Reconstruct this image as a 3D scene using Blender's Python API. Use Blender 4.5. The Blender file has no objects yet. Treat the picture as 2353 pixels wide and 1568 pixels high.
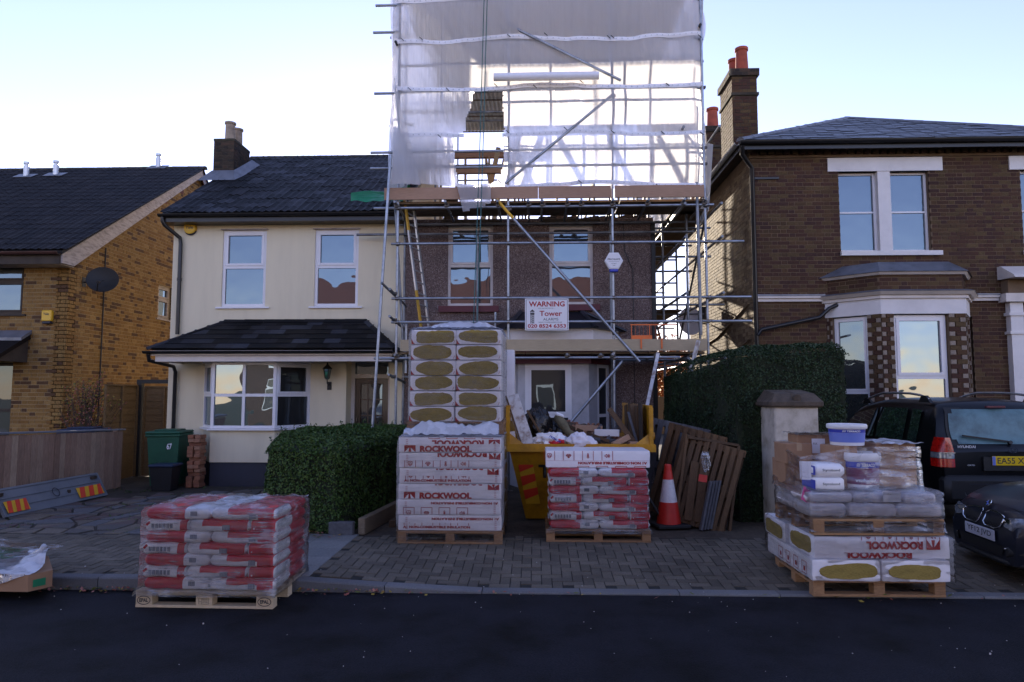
import bpy, bmesh, math, random
from math import sin, cos, pi, radians, tan, atan2, sqrt
from mathutils import Vector, Matrix, noise
random.seed(7)
R = random.Random(11)
C = bpy.context.scene.collection
sc = bpy.context.scene

# ------------------------------------------------------------------ camera, sky, sun, exposure
CAM_H, YAW, PITCH = 1.83, radians(2.0), radians(4.4)
cam_d = bpy.data.cameras.new('camera'); cam = bpy.data.objects.new('camera', cam_d); C.objects.link(cam)
cam.location = (0, 0, CAM_H); cam.rotation_euler = (radians(90) + PITCH, 0, YAW)
cam_d.lens = 24; cam_d.sensor_width = 36; cam_d.clip_end = 2000; cam_d.clip_start = 0.05
sc.camera = cam
SUN_AZ, SUN_EL = radians(10.0), radians(14.0)      # degrees west (left) of +Y, and up
w = bpy.data.worlds.new("World"); sc.world = w; w.use_nodes = True
wn = w.node_tree.nodes; wl = w.node_tree.links
bg = wn['Background']
sky = wn.new('ShaderNodeTexSky'); sky.sky_type = 'NISHITA'; sky.sun_disc = False
sky.sun_elevation = SUN_EL; sky.sun_rotation = -SUN_AZ
sky.air_density = 1.0; sky.dust_density = 0.05; sky.ozone_density = 1.2
tint = wn.new('ShaderNodeMix'); tint.data_type = 'RGBA'; tint.blend_type = 'MULTIPLY'; tint.inputs[0].default_value = 1; tint.inputs[7].default_value = (1.08, .865, 1.06, 1)
wl.new(sky.outputs[0], tint.inputs[6]); wl.new(tint.outputs[2], bg.inputs[0]); bg.inputs[1].default_value = 0.15
sun_d = bpy.data.lights.new('sun', 'SUN'); sun_d.energy = 4.5; sun_d.angle = radians(0.53); sun_d.color = (1.0, 0.86, 0.68)
sun = bpy.data.objects.new('sun', sun_d); C.objects.link(sun)
_s = Vector((-sin(SUN_AZ) * cos(SUN_EL), cos(SUN_AZ) * cos(SUN_EL), sin(SUN_EL)))
sun.rotation_euler = _s.to_track_quat('Z', 'Y').to_euler(); sun.location = _s * 60
sc.view_settings.view_transform = 'Standard'; sc.view_settings.look = 'None'
sc.view_settings.exposure = 1.34; sc.view_settings.gamma = 1.0; sc.view_settings.use_curve_mapping = False
sc.cycles.max_bounces = 8; sc.cycles.transparent_max_bounces = 24; sc.cycles.transmission_bounces = 6
sc.cycles.sample_clamp_indirect = 6.0; sc.cycles.caustics_reflective = False; sc.cycles.caustics_refractive = False

# ------------------------------------------------------------------ surveying helpers (photo measurement -> place in the world)
FP = 2353 * 24 / 36
def ray(px, py):
    a = (px - 1176.5) / FP; b = -(py - 784) / FP
    c, s = cos(YAW), sin(YAW); cp, sp = cos(PITCH), sin(PITCH)
    return Vector((a * c - s * cp + b * s * sp, a * s + c * cp - b * c * sp, sp + b * cp))
def W(px, py, Y):
    d = ray(px, py); t = Y / d.y
    return Vector((d.x * t, Y, CAM_H + d.z * t))

# ------------------------------------------------------------------ object helpers
OFF = {}
def off_of(p):
    return OFF.get(p.name, Vector((0, 0, 0))) if p else Vector((0, 0, 0))
def tag(o, label=None, cat=None, group=None, kind=None):
    if label: o['label'] = label
    if cat: o['category'] = cat
    if group: o['group'] = group
    if kind: o['kind'] = kind
    return o
def thing(name, label, cat, loc=(0, 0, 0), group=None):
    o = bpy.data.objects.new(name, None); C.objects.link(o); o.location = loc; o.empty_display_size = .1
    OFF[o.name] = Vector(loc)
    return tag(o, label, cat, group)
def reg(o, parent):
    if parent: o.parent = parent
    OFF[o.name] = off_of(parent).copy()
    return o
class MB:
    def __init__(s): s.v = []; s.f = []; s.m = []
    def add(s, vs, fs, m=0):
        b = len(s.v); s.v.extend(tuple(x) for x in vs)
        for q in fs: s.f.append(tuple(b + i for i in q)); s.m.append(m)
        return s
    def box(s, x0, x1, y0, y1, z0, z1, m=0):
        if x0 > x1: x0, x1 = x1, x0
        if y0 > y1: y0, y1 = y1, y0
        if z0 > z1: z0, z1 = z1, z0
        return s.add([(x0,y0,z0),(x1,y0,z0),(x1,y1,z0),(x0,y1,z0),(x0,y0,z1),(x1,y0,z1),(x1,y1,z1),(x0,y1,z1)],
              [(0,3,2,1),(4,5,6,7),(0,1,5,4),(1,2,6,5),(2,3,7,6),(3,0,4,7)], m)
    def mbox(s, M, sx, sy, sz, m=0, ch=0.0):
        hx, hy, hz = sx/2, sy/2, sz/2
        if ch <= 0:
            pts = [(-hx,-hy,-hz),(hx,-hy,-hz),(hx,hy,-hz),(-hx,hy,-hz),(-hx,-hy,hz),(hx,-hy,hz),(hx,hy,hz),(-hx,hy,hz)]
            return s.add([M @ Vector(p) for p in pts], [(0,3,2,1),(4,5,6,7),(0,1,5,4),(1,2,6,5),(2,3,7,6),(3,0,4,7)], m)
        vs, fs = chbox(hx, hy, hz, ch)
        return s.add([M @ Vector(p) for p in vs], fs, m)
    def bar(s, p0, p1, wd, th, up=Vector((0,0,1)), m=0, ch=0.0):
        p0, p1 = Vector(p0), Vector(p1); d = p1 - p0; L = d.length; x = d.normalized()
        z = (Vector(up) - x * x.dot(Vector(up)))
        z = z.normalized() if z.length > 1e-5 else Vector((0,1,0))
        y = z.cross(x); M = Matrix.Translation((p0 + p1) / 2) @ Matrix((x, y, z)).transposed().to_4x4()
        return s.mbox(M, L, wd, th, m, ch)
    def tube(s, pts, r, n=10, m=0, caps=True):
        pts = [Vector(p) for p in pts]; rr = r if isinstance(r, (list, tuple)) else [r] * len(pts)
        rings = []; prev = None
        for i, p in enumerate(pts):
            t = (pts[min(i+1, len(pts)-1)] - pts[max(i-1, 0)]).normalized()
            if prev is None:
                a = Vector((0,0,1)) if abs(t.z) < .9 else Vector((1,0,0)); u = t.cross(a).normalized()
            else: u = (prev - t * prev.dot(t)).normalized()
            prev = u; v = t.cross(u)
            rings.append([p + (u * cos(2*pi*k/n) + v * sin(2*pi*k/n)) * rr[i] for k in range(n)])
        vs = [q for ring in rings for q in ring]; fs = []
        for i in range(len(pts)-1):
            for k in range(n):
                k2 = (k+1) % n; fs.append((i*n+k, i*n+k2, (i+1)*n+k2, (i+1)*n+k))
        if caps: fs.append(tuple(range(n))[::-1]); fs.append(tuple((len(pts)-1)*n + k for k in range(n)))
        return s.add(vs, fs, m)
    def lathe(s, c, prof, n=24, m=0, sx=1, sy=1):
        c = Vector(c); vs = []; fs = []
        for (r, z) in prof:
            for k in range(n): vs.append(c + Vector((r*cos(2*pi*k/n)*sx, r*sin(2*pi*k/n)*sy, z)))
        for i in range(len(prof)-1):
            for k in range(n):
                k2 = (k+1) % n; fs.append((i*n+k, i*n+k2, (i+1)*n+k2, (i+1)*n+k))
        if prof[-1][0] > 1e-4: fs.append(tuple((len(prof)-1)*n + k for k in range(n)))
        if prof[0][0] > 1e-4: fs.append(tuple(range(n))[::-1])
        return s.add(vs, fs, m)
    def grid(s, fn, nu, nv, m=0, keep=None, mf=None):
        b = len(s.v)
        for j in range(nv+1):
            for i in range(nu+1): s.v.append(tuple(fn(i/nu, j/nv)))
        for j in range(nv):
            for i in range(nu):
                if keep and not keep((i+.5)/nu, (j+.5)/nv): continue
                a = b + j*(nu+1) + i; s.f.append((a, a+1, a+nu+2, a+nu+1)); s.m.append(mf((i+.5)/nu, (j+.5)/nv) if mf else m)
        return s
    def prism(s, poly, fn0, fn1, m=0):
        """poly: list of 2d points; fn0/fn1 map them to the two end faces"""
        n = len(poly); vs = [fn0(p) for p in poly] + [fn1(p) for p in poly]
        fs = [tuple(range(n))[::-1], tuple(range(n, 2*n))] + [(i, (i+1) % n, n+(i+1) % n, n+i) for i in range(n)]
        return s.add(vs, fs, m)
    def prism_y(s, poly, y0, y1, m=0): return s.prism(poly, lambda p: (p[0], y0, p[1]), lambda p: (p[0], y1, p[1]), m)
    def prism_x(s, poly, x0, x1, m=0): return s.prism(poly, lambda p: (x0, p[0], p[1]), lambda p: (x1, p[0], p[1]), m)
    def prism_z(s, poly, z0, z1, m=0): return s.prism(poly, lambda p: (p[0], p[1], z0), lambda p: (p[0], p[1], z1), m)
    def mesh(s, name, mats, parent=None, smooth=None, o=None, fix=True):
        me = bpy.data.meshes.new(name); o = off_of(parent) if o is None else o
        me.from_pydata([(x-o[0], y-o[1], z-o[2]) for x, y, z in s.v], [], s.f)
        if not isinstance(mats, (list, tuple)): mats = [mats]
        for mt in mats: me.materials.append(mt)
        if len(mats) > 1: me.polygons.foreach_set('material_index', s.m)
        if fix:
            bm = bmesh.new(); bm.from_mesh(me); bmesh.ops.recalc_face_normals(bm, faces=bm.faces); bm.to_mesh(me); bm.free()
        if smooth is not None:
            me.polygons.foreach_set('use_smooth', [True] * len(me.polygons))
            me.set_sharp_from_angle(angle=radians(smooth))
        me.update(); return me
    def build(s, name, mats, parent=None, smooth=None, label=None, cat=None, group=None, kind=None, fix=True):
        me = s.mesh(name, mats, parent, smooth, fix=fix)
        ob = bpy.data.objects.new(name, me); C.objects.link(ob); reg(ob, parent)
        return tag(ob, label, cat, group, kind)
def chbox(hx, hy, hz, c):
    vs = []; 
    for sx in (-1,1):
        for sy in (-1,1):
            for sz in (-1,1):
                vs += [(sx*(hx-c), sy*(hy-c), sz*hz), (sx*(hx-c), sy*hy, sz*(hz-c)), (sx*hx, sy*(hy-c), sz*(hz-c))]
    def i(a,b,d,k): return ((a*2+b)*2+d)*3+k
    fs = [(i(0,0,1,0),i(1,0,1,0),i(1,1,1,0),i(0,1,1,0)),(i(0,0,0,0),i(0,1,0,0),i(1,1,0,0),i(1,0,0,0)),
          (i(0,0,0,1),i(1,0,0,1),i(1,0,1,1),i(0,0,1,1)),(i(0,1,0,1),i(0,1,1,1),i(1,1,1,1),i(1,1,0,1)),
          (i(0,0,0,2),i(0,0,1,2),i(0,1,1,2),i(0,1,0,2)),(i(1,0,0,2),i(1,1,0,2),i(1,1,1,2),i(1,0,1,2))]
    for b in (0,1):
        for d in (0,1):
            fs.append((i(0,b,d,0),i(1,b,d,0),i(1,b,d,1),i(0,b,d,1)))
            fs.append((i(b,0,d,0),i(b,1,d,0),i(b,1,d,2),i(b,0,d,2)))
            fs.append((i(b,d,0,1),i(b,d,1,1),i(b,d,1,2),i(b,d,0,2)))
            for a in (0,1): fs.append((i(a,b,d,0),i(a,b,d,1),i(a,b,d,2)))
    return vs, fs
def box_obj(name, x0, x1, y0, y1, z0, z1, mat, parent=None, **k):
    ch = k.pop('ch', 0)
    m = MB()
    if ch: m.mbox(Matrix.Translation(((x0+x1)/2, (y0+y1)/2, (z0+z1)/2)), abs(x1-x0), abs(y1-y0), abs(z1-z0), 0, ch)
    else: m.box(x0, x1, y0, y1, z0, z1)
    return m.build(name, mat, parent, **k)
def add_mesh(name, me, parent, M=None, label=None):
    ob = bpy.data.objects.new(name, me); C.objects.link(ob); reg(ob, parent)
    if M is not None:
        M = M.copy(); M.translation = M.translation - off_of(parent); ob.matrix_basis = M
    if label: ob['label'] = label
    return ob
def copy_tree(o, parent=None):
    c = o.copy(); C.objects.link(c)
    if parent: c.parent = parent
    for ch in list(o.children): copy_tree(ch, c)
    return c
def place(root, loc, rz=0, label=None, group=None, rx=0, ry=0):
    root.location = loc; root.rotation_euler = (rx, ry, rz)
    if label: root['label'] = label
    if group: root['group'] = group
    return root
UNIT = {}
def unit_box(kind='plain', ch=0.03):
    if kind not in UNIT:
        m = MB()
        if kind == 'plain': m.box(-.5,.5,-.5,.5,-.5,.5)
        else: m.mbox(Matrix.Identity(4), 1, 1, 1, 0, ch)
        UNIT[kind] = m
    return UNIT[kind]
def pieces(parent, name, mb, mats, Ms, maxn=295, ref=None, smooth=None, plural=None):
    """many alike pieces: the ones nearest the camera as parts sharing one mesh, the rest joined"""
    if not Ms: return
    ref = Vector((0, 0, CAM_H)) if ref is None else ref
    Ms = sorted(Ms, key=lambda M: (M.translation - ref).length)
    me = mb.mesh(name, mats, None, smooth, o=(0, 0, 0))
    for M in Ms[:maxn]: add_mesh(name, me, parent, M)
    rest = Ms[maxn:]
    if rest:
        big = MB(); fv = [Vector(v) for v in mb.v]
        for M in rest:
            b = len(big.v); big.v.extend(tuple(M @ v) for v in fv)
            for q, mi in zip(mb.f, mb.m): big.f.append(tuple(b+i for i in q)); big.m.append(mi)
        big.build(plural or (name + '_field'), mats, parent, kind='stuff', smooth=smooth)

# ------------------------------------------------------------------ materials
def new_mat(name):
    m = bpy.data.materials.new(name); m.use_nodes = True; n = m.node_tree.nodes; l = m.node_tree.links
    return m, n, l, n['Principled BSDF']
def ramp(n, cols, pos=None, interp='LINEAR'):
    r = n.new('ShaderNodeValToRGB'); e = r.color_ramp.elements; r.color_ramp.interpolation = interp
    k = len(cols); pos = pos or [i/(k-1) if k > 1 else 0 for i in range(k)]
    while len(e) < k: e.new(.5)
    for i, c in enumerate(cols): e[i].position = pos[i]; e[i].color = (*c[:3], 1)
    return r
def nz(n, l, scale, detail=4, rough=.6, vec='Object', stretch=None):
    tc = n.new('ShaderNodeTexCoord'); t = n.new('ShaderNodeTexNoise'); t.inputs['Scale'].default_value = scale
    t.inputs['Detail'].default_value = detail; t.inputs['Roughness'].default_value = rough
    if stretch:
        mp = n.new('ShaderNodeMapping'); mp.inputs['Scale'].default_value = stretch
        l.new(tc.outputs[vec], mp.inputs[0]); l.new(mp.outputs[0], t.inputs[0])
    else: l.new(tc.outputs[vec], t.inputs[0])
    return t
def simple(name, col, rough=.6, metal=0, var=.12, vs=3.0, bump=0, bs=60, spec=.5, col2=None, fine=0, stretch=None, coat=0):
    """principled with two-scale noise colour variation and relief"""
    m, n, l, p = new_mat(name)
    c = Vector(col[:3]); d = Vector(col2[:3]) if col2 else c * (1 - var * 1.6)
    t = nz(n, l, vs, 5, .65, stretch=stretch)
    r = ramp(n, [tuple(d), tuple(c), tuple(c * (1 + var))], [.3, .52, .75])
    l.new(t.outputs[0], r.inputs[0]); out = r.outputs[0]
    if fine:
        t2 = nz(n, l, bs, 2, .6, stretch=stretch); mx = n.new('ShaderNodeMix'); mx.data_type = 'RGBA'; mx.blend_type = 'MULTIPLY'
        mx.inputs[0].default_value = fine; r2 = ramp(n, [(.35,.35,.35),(1.3,1.3,1.3)], [.35, .65])
        l.new(t2.outputs[0], r2.inputs[0]); l.new(out, mx.inputs[6]); l.new(r2.outputs[0], mx.inputs[7]); out = mx.outputs[2]
    l.new(out, p.inputs['Base Color']); p.inputs['Roughness'].default_value = rough; p.inputs['Metallic'].default_value = metal
    p.inputs['Specular IOR Level'].default_value = spec
    if coat: p.inputs['Coat Weight'].default_value = coat; p.inputs['Coat Roughness'].default_value = .05
    if bump:
        b = n.new('ShaderNodeBump'); b.inputs['Strength'].default_value = bump; b.inputs['Distance'].default_value = .01
        tb = nz(n, l, bs, 4, .6, stretch=stretch); l.new(tb.outputs[0], b.inputs['Height']); l.new(b.outputs[0], p.inputs['Normal'])
    return m
def piece_mat(name, cols, rough=.85, bump=.5, bs=70, pos=None, dirt=.35, ds=1.2, spec=.4, stretch=None, grain=.5, interp='LINEAR'):
    """colour picked per piece (object or loose island), with wear on top"""
    m, n, l, p = new_mat(name)
    oi = n.new('ShaderNodeObjectInfo'); ge = n.new('ShaderNodeNewGeometry'); ad = n.new('ShaderNodeMath'); ad.operation = 'ADD'
    l.new(oi.outputs['Random'], ad.inputs[0]); l.new(ge.outputs['Random Per Island'], ad.inputs[1])
    fr = n.new('ShaderNodeMath'); fr.operation = 'FRACT'; l.new(ad.outputs[0], fr.inputs[0])
    r = ramp(n, cols, pos, interp); l.new(fr.outputs[0], r.inputs[0])
    def world_noise(scale, det, st=None):
        t = n.new('ShaderNodeTexNoise'); t.inputs['Scale'].default_value = scale; t.inputs['Detail'].default_value = det; t.inputs['Roughness'].default_value = .65
        if st:
            mp = n.new('ShaderNodeMapping'); mp.inputs['Scale'].default_value = st; l.new(ge.outputs['Position'], mp.inputs[0]); l.new(mp.outputs[0], t.inputs[0])
        else: l.new(ge.outputs['Position'], t.inputs[0])
        return t
    def mul(a, tex, lo, hi, f, p0=.35, p1=.7):
        mx = n.new('ShaderNodeMix'); mx.data_type = 'RGBA'; mx.blend_type = 'MULTIPLY'; mx.inputs[0].default_value = f
        rr = ramp(n, [(lo,)*3, (hi,)*3], [p0, p1]); l.new(tex.outputs[0], rr.inputs[0]); l.new(a, mx.inputs[6]); l.new(rr.outputs[0], mx.inputs[7]); return mx.outputs[2]
    out = mul(r.outputs[0], world_noise(ds, 5), .45, 1.15, dirt)
    out = mul(out, world_noise(bs, 3, stretch), .5, 1.25, grain)
    l.new(out, p.inputs['Base Color']); p.inputs['Roughness'].default_value = rough; p.inputs['Specular IOR Level'].default_value = spec
    if bump:
        b = n.new('ShaderNodeBump'); b.inputs['Strength'].default_value = bump; b.inputs['Distance'].default_value = .006
        l.new(world_noise(bs*1.3, 4, stretch).outputs[0], b.inputs['Height']); l.new(b.outputs[0], p.inputs['Normal'])
    return m
def glass_mat(name, tint=(.02,.025,.03), refl=.35, rough=.01, wob=.02, ws=2.5):
    m, n, l, p = new_mat(name)
    p.inputs['Base Color'].default_value = (*tint, 1); p.inputs['Roughness'].default_value = .4; p.inputs['Specular IOR Level'].default_value = .3
    g = n.new('ShaderNodeBsdfGlossy'); g.inputs['Roughness'].default_value = rough; g.inputs['Color'].default_value = (.62,.82,1,1)
    mx = n.new('ShaderNodeMixShader'); lw = n.new('ShaderNodeLayerWeight'); lw.inputs[0].default_value = .35
    mr = n.new('ShaderNodeMapRange'); mr.inputs['To Min'].default_value = refl; mr.inputs['To Max'].default_value = 1
    l.new(lw.outputs['Fresnel'], mr.inputs[0]); l.new(mr.outputs[0], mx.inputs[0]); l.new(p.outputs[0], mx.inputs[1]); l.new(g.outputs[0], mx.inputs[2])
    l.new(mx.outputs[0], n['Material Output'].inputs[0])
    t = n.new('ShaderNodeTexNoise'); ge = n.new('ShaderNodeNewGeometry'); l.new(ge.outputs['Position'], t.inputs[0]); t.inputs['Scale'].default_value = ws; t.inputs['Detail'].default_value = 1
    b = n.new('ShaderNodeBump'); b.inputs['Strength'].default_value = wob * 10; b.inputs['Distance'].default_value = .02; l.new(t.outputs[0], b.inputs['Height']); l.new(b.outputs[0], g.inputs['Normal'])
    return m
def film_mat(name, alpha=.3, col=(.85,.87,.95), streak=(1.5,1.5,60), rough=.12, lo=.05, bump=1.0, scale=1.0, spec=.75):
    """stretch film: mostly clear, whitish streaks where it is layered, glossy"""
    m, n, l, p = new_mat(name)
    p.inputs['Base Color'].default_value = (*col, 1); p.inputs['Roughness'].default_value = .35
    tr = n.new('ShaderNodeBsdfTransparent'); gl = n.new('ShaderNodeBsdfGlossy'); gl.inputs['Roughness'].default_value = rough
    tl = n.new('ShaderNodeBsdfTranslucent'); tl.inputs[0].default_value = (*col, 1); m2 = n.new('ShaderNodeMixShader'); m2.inputs[0].default_value = .4
    l.new(p.outputs[0], m2.inputs[1]); l.new(tl.outputs[0], m2.inputs[2])
    ge = n.new('ShaderNodeNewGeometry'); mp = n.new('ShaderNodeMapping'); mp.inputs['Scale'].default_value = streak; mp.inputs['Rotation'].default_value = (.03, .08, 0)
    l.new(ge.outputs['Position'], mp.inputs[0]); t = n.new('ShaderNodeTexNoise'); t.inputs['Scale'].default_value = scale; t.inputs['Detail'].default_value = 5; t.inputs['Roughness'].default_value = .6
    l.new(mp.outputs[0], t.inputs[0])
    t2 = n.new('ShaderNodeTexNoise'); t2.inputs['Scale'].default_value = 5; t2.inputs['Detail'].default_value = 4; l.new(ge.outputs['Position'], t2.inputs[0])
    mu = n.new('ShaderNodeMath'); mu.operation = 'MULTIPLY'; l.new(t.outputs[0], mu.inputs[0]); l.new(t2.outputs[0], mu.inputs[1])
    mr = n.new('ShaderNodeMapRange'); mr.inputs['From Min'].default_value = .24; mr.inputs['From Max'].default_value = .42; mr.inputs['To Min'].default_value = lo; mr.inputs['To Max'].default_value = alpha * 1.6
    l.new(mu.outputs[0], mr.inputs[0])
    a = n.new('ShaderNodeMixShader'); l.new(mr.outputs[0], a.inputs[0]); l.new(tr.outputs[0], a.inputs[1]); l.new(m2.outputs[0], a.inputs[2])
    fr = n.new('ShaderNodeFresnel'); fr.inputs[0].default_value = 1.5
    b = n.new('ShaderNodeBump'); b.inputs['Strength'].default_value = bump; b.inputs['Distance'].default_value = .02
    ad = n.new('ShaderNodeMath'); ad.operation = 'ADD'; l.new(t.outputs[0], ad.inputs[0]); l.new(t2.outputs[0], ad.inputs[1]); l.new(ad.outputs[0], b.inputs['Height'])
    for q in (gl, fr, p): l.new(b.outputs[0], q.inputs['Normal'])
    f2 = n.new('ShaderNodeMath'); f2.operation = 'MULTIPLY_ADD'; f2.inputs[1].default_value = spec; f2.inputs[2].default_value = .0; l.new(fr.outputs[0], f2.inputs[0])
    g = n.new('ShaderNodeMixShader'); l.new(f2.outputs[0], g.inputs[0]); l.new(a.outputs[0], g.inputs[1]); l.new(gl.outputs[0], g.inputs[2])
    l.new(g.outputs[0], n['Material Output'].inputs[0])
    return m

M = {}
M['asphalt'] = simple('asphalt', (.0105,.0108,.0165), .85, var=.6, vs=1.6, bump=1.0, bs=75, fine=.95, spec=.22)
M['kerb'] = piece_mat('kerb_granite', [(.13,.13,.14),(.2,.2,.205)], .8, bs=90)
M['paver'] = piece_mat('block_paver', [(.10,.085,.066),(.15,.125,.095),(.185,.155,.12),(.125,.106,.084)], .8, .5, 90, dirt=.7, ds=.9, grain=.6)
M['joint'] = simple('sandy_joint', (.022,.021,.018), .95, var=.3, vs=6, bump=.4, bs=120)
M['slab'] = piece_mat('flagstone', [(.2,.2,.2),(.26,.255,.25)], .8, bs=60, dirt=.4)
M['crazy'] = piece_mat('crazy_stone', [(.11,.10,.095),(.17,.14,.11),(.12,.085,.08),(.13,.13,.14),(.2,.17,.13)], .75, .5, 40, dirt=.5, interp='CONSTANT')
M['dirt'] = simple('mud', (.07,.052,.036), .9, var=.4, vs=2.5, bump=.8, bs=30, fine=.5)
M['soil'] = simple('garden_soil', (.045,.035,.025), .95, var=.4, vs=3, bump=.8, bs=25, fine=.5)
M['grass'] = simple('rear_grass', (.05,.075,.025), .95, var=.4, vs=2, bump=.5, bs=30)
M['cream'] = simple('cream_render', (.74,.655,.475), .85, var=.04, vs=1.3, bump=.35, bs=90, col2=(.68,.60,.435), stretch=(2.2,2.2,.35))
M['navy'] = simple('navy_plinth', (.022,.026,.045), .6, var=.2, vs=2, bump=.3, bs=60)
M['upvc'] = simple('white_upvc', (.74,.73,.76), .35, var=.03, vs=2)
M['upvc_d'] = simple('aged_white_upvc', (.62,.57,.55), .45, var=.08, vs=4)
M['white_paint'] = simple('white_masonry_paint', (.74,.71,.70), .65, var=.07, vs=2.5, bump=.2, bs=50)
M['casing'] = simple('shaded_white_casing', (.46,.45,.48), .5, var=.15, vs=3)  # white casing, its shade in the bay put into a greyer colour
M['fascia'] = simple('painted_fascia', (.66,.60,.56), .5, var=.08, vs=3)
M['glass'] = glass_mat('window_glass', refl=.11)
M['glass_w'] = glass_mat('warped_glass', tint=(.03,.03,.03), refl=.17, wob=.03, ws=2.2)
M['glass_d'] = glass_mat('dim_glass', refl=.03, tint=(.012,.013,.015), wob=.01)
M['pane_backing'] = simple('net_curtain', (.35,.36,.38), .9, var=.25, vs=8, stretch=(12,1,.4))
M['tile'] = piece_mat('dark_concrete_tile', [(.006,.006,.007),(.010,.010,.011),(.018,.017,.02),(.05,.054,.068)], .6, .5, 60, dirt=.5, spec=.16)
M['tile_b'] = piece_mat('brown_concrete_tile', [(.009,.007,.007),(.013,.010,.010),(.022,.018,.017)], .62, .5, 60, dirt=.5, spec=.16)
M['slate'] = piece_mat('slate', [(.014,.016,.022),(.024,.027,.036),(.045,.05,.065)], .42, .4, 50, dirt=.5, spec=.6)
M['moss_ridge'] = simple('mossy_ridge', (.05,.045,.03), .9, var=.5, vs=5, bump=.5, bs=40)
M['black_gutter'] = simple('black_plastic', (.012,.012,.014), .35, var=.2, vs=4)
M['brown_gutter'] = simple('brown_plastic', (.07,.03,.025), .4, var=.2)
M['barge'] = simple('weathered_white_timber', (.42,.36,.33), .75, var=.3, vs=6, bump=.3, bs=40, stretch=(1,1,4))
M['lead'] = simple('lead_flashing', (.17,.18,.21), .45, metal=.3, var=.25, vs=3, bump=.3, bs=14)
M['brick_y'] = piece_mat('yellow_stock_brick', [(.27,.145,.04),(.30,.17,.05),(.23,.115,.03),(.28,.155,.045),(.11,.055,.025),(.27,.145,.042),(.33,.195,.065),(.17,.09,.028)], .9, .7, 60, dirt=.35, ds=.7, grain=.65, interp='CONSTANT')
M['mortar_y'] = simple('buff_mortar', (.33,.24,.13), .95, var=.2, vs=2, bump=.4, bs=80)
M['brick_r'] = piece_mat('brown_stock_brick', [(.092,.044,.024),(.078,.034,.021),(.11,.058,.026),(.068,.031,.023),(.094,.052,.024),(.12,.074,.032),(.082,.036,.023),(.05,.028,.021)], .88, .7, 60, dirt=.45, ds=.6, grain=.65, interp='CONSTANT')
M['far_brick'] = piece_mat('far_brick', [(.07,.045,.035),(.09,.055,.04)], .9, 0, 20)
M['far_white'] = simple('far_white_render', (.36,.36,.37), .8)
M['brick_y2'] = piece_mat('sunlit_stock_brick', [(.26,.19,.11),(.20,.14,.08),(.31,.23,.14),(.15,.10,.06),(.24,.17,.10)], .85, .7, 60, dirt=.45, ds=.6, grain=.65, interp='CONSTANT')  # yellow stock brick, colour lightened so the side wall looks sunlit
M['mortar_r'] = simple('grey_buff_mortar', (.17,.115,.072), .95, var=.25, vs=1.5, bump=.4, bs=80)
M['brick_c'] = piece_mat('sooty_chimney_brick', [(.055,.04,.03),(.08,.05,.035),(.035,.028,.025),(.10,.06,.035)], .9, .7, 60, dirt=.6, interp='CONSTANT')
M['mortar_c'] = simple('sooty_mortar', (.07,.06,.045), .95, var=.3)
M['brick_new'] = piece_mat('loose_red_brick', [(.33,.13,.07),(.42,.22,.13),(.26,.10,.06),(.38,.17,.09)], .85, .6, 60, dirt=.3)
M['pot_buff'] = simple('buff_chimney_pot', (.36,.29,.22), .85, var=.25, vs=4)
M['pot_red'] = simple('terracotta_pot', (.36,.07,.035), .75, var=.25, vs=4)
M['pebble'] = None
M['steel'] = simple('galvanised_tube', (.34,.37,.42), .42, metal=.75, var=.25, vs=5, bump=.1, bs=60)
M['steel_old'] = simple('dull_galvanised_tube', (.22,.235,.26), .5, metal=.7, var=.35, vs=4)
M['coupler'] = simple('rusty_coupler', (.14,.13,.12), .55, metal=.7, var=.5, vs=30, col2=(.16,.08,.03))
M['board'] = piece_mat('scaffold_board', [(.20,.15,.10),(.27,.2,.13),(.16,.13,.1)], .85, .5, 14, stretch=(1,6,6), dirt=.4)
M['toe'] = piece_mat('new_softwood', [(.40,.24,.16),(.46,.29,.19)], .75, .4, 10, stretch=(.6,8,14), dirt=.25, grain=.35)
M['toe_b'] = piece_mat('pale_softwood', [(.42,.34,.22),(.47,.38,.26)], .75, .4, 10, stretch=(.6,8,14), dirt=.25, grain=.3)
M['pallet'] = piece_mat('pallet_wood', [(.34,.185,.09),(.42,.24,.12),(.28,.15,.075)], .8, .5, 16, stretch=(1.5,6,6), dirt=.25, grain=.4)
M['pallet_new'] = piece_mat('fresh_pallet_wood', [(.56,.43,.28),(.62,.49,.33)], .75, .4, 16, stretch=(1.5,6,6), dirt=.15, grain=.3)
M['pallet_old'] = piece_mat('old_pallet_wood', [(.11,.062,.032),(.16,.092,.045),(.085,.052,.03)], .85, .6, 16, stretch=(4,4,1), dirt=.4)
M['wood_grey'] = piece_mat('grey_timber', [(.10,.10,.115),(.14,.14,.15)], .85, .5, 16, dirt=.4)
M['fence_wood'] = piece_mat('cedar_board', [(.30,.19,.14),(.37,.25,.185),(.25,.155,.115),(.41,.30,.22)], .8, .5, 12, stretch=(6,6,.8), dirt=.35, ds=1.5, grain=.5)
M['lap_wood'] = piece_mat('treated_lap_wood', [(.16,.10,.045),(.2,.125,.055)], .85, .5, 12, stretch=(1,1,6), dirt=.35)
M['ply_dark'] = simple('dark_timber', (.055,.04,.03), .8, var=.3)
M['door_wood'] = simple('door_varnish', (.06,.035,.022), .35, var=.25, vs=3, stretch=(8,8,1), coat=.3)
M['alu'] = simple('painted_aluminium', (.20,.22,.26), .5, metal=.35, var=.12, vs=2, bump=.05, bs=30)
M['haz_red'] = simple('reflective_red', (.75,.06,.03), .35, var=.1)
M['haz_yel'] = simple('reflective_yellow', (.75,.42,.03), .35, var=.1)
M['white_refl'] = simple('white_reflective', (.72,.68,.68), .4, var=.15, vs=12)
M['cone_red'] = simple('cone_red', (.60,.028,.018), .45, var=.15)
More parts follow.
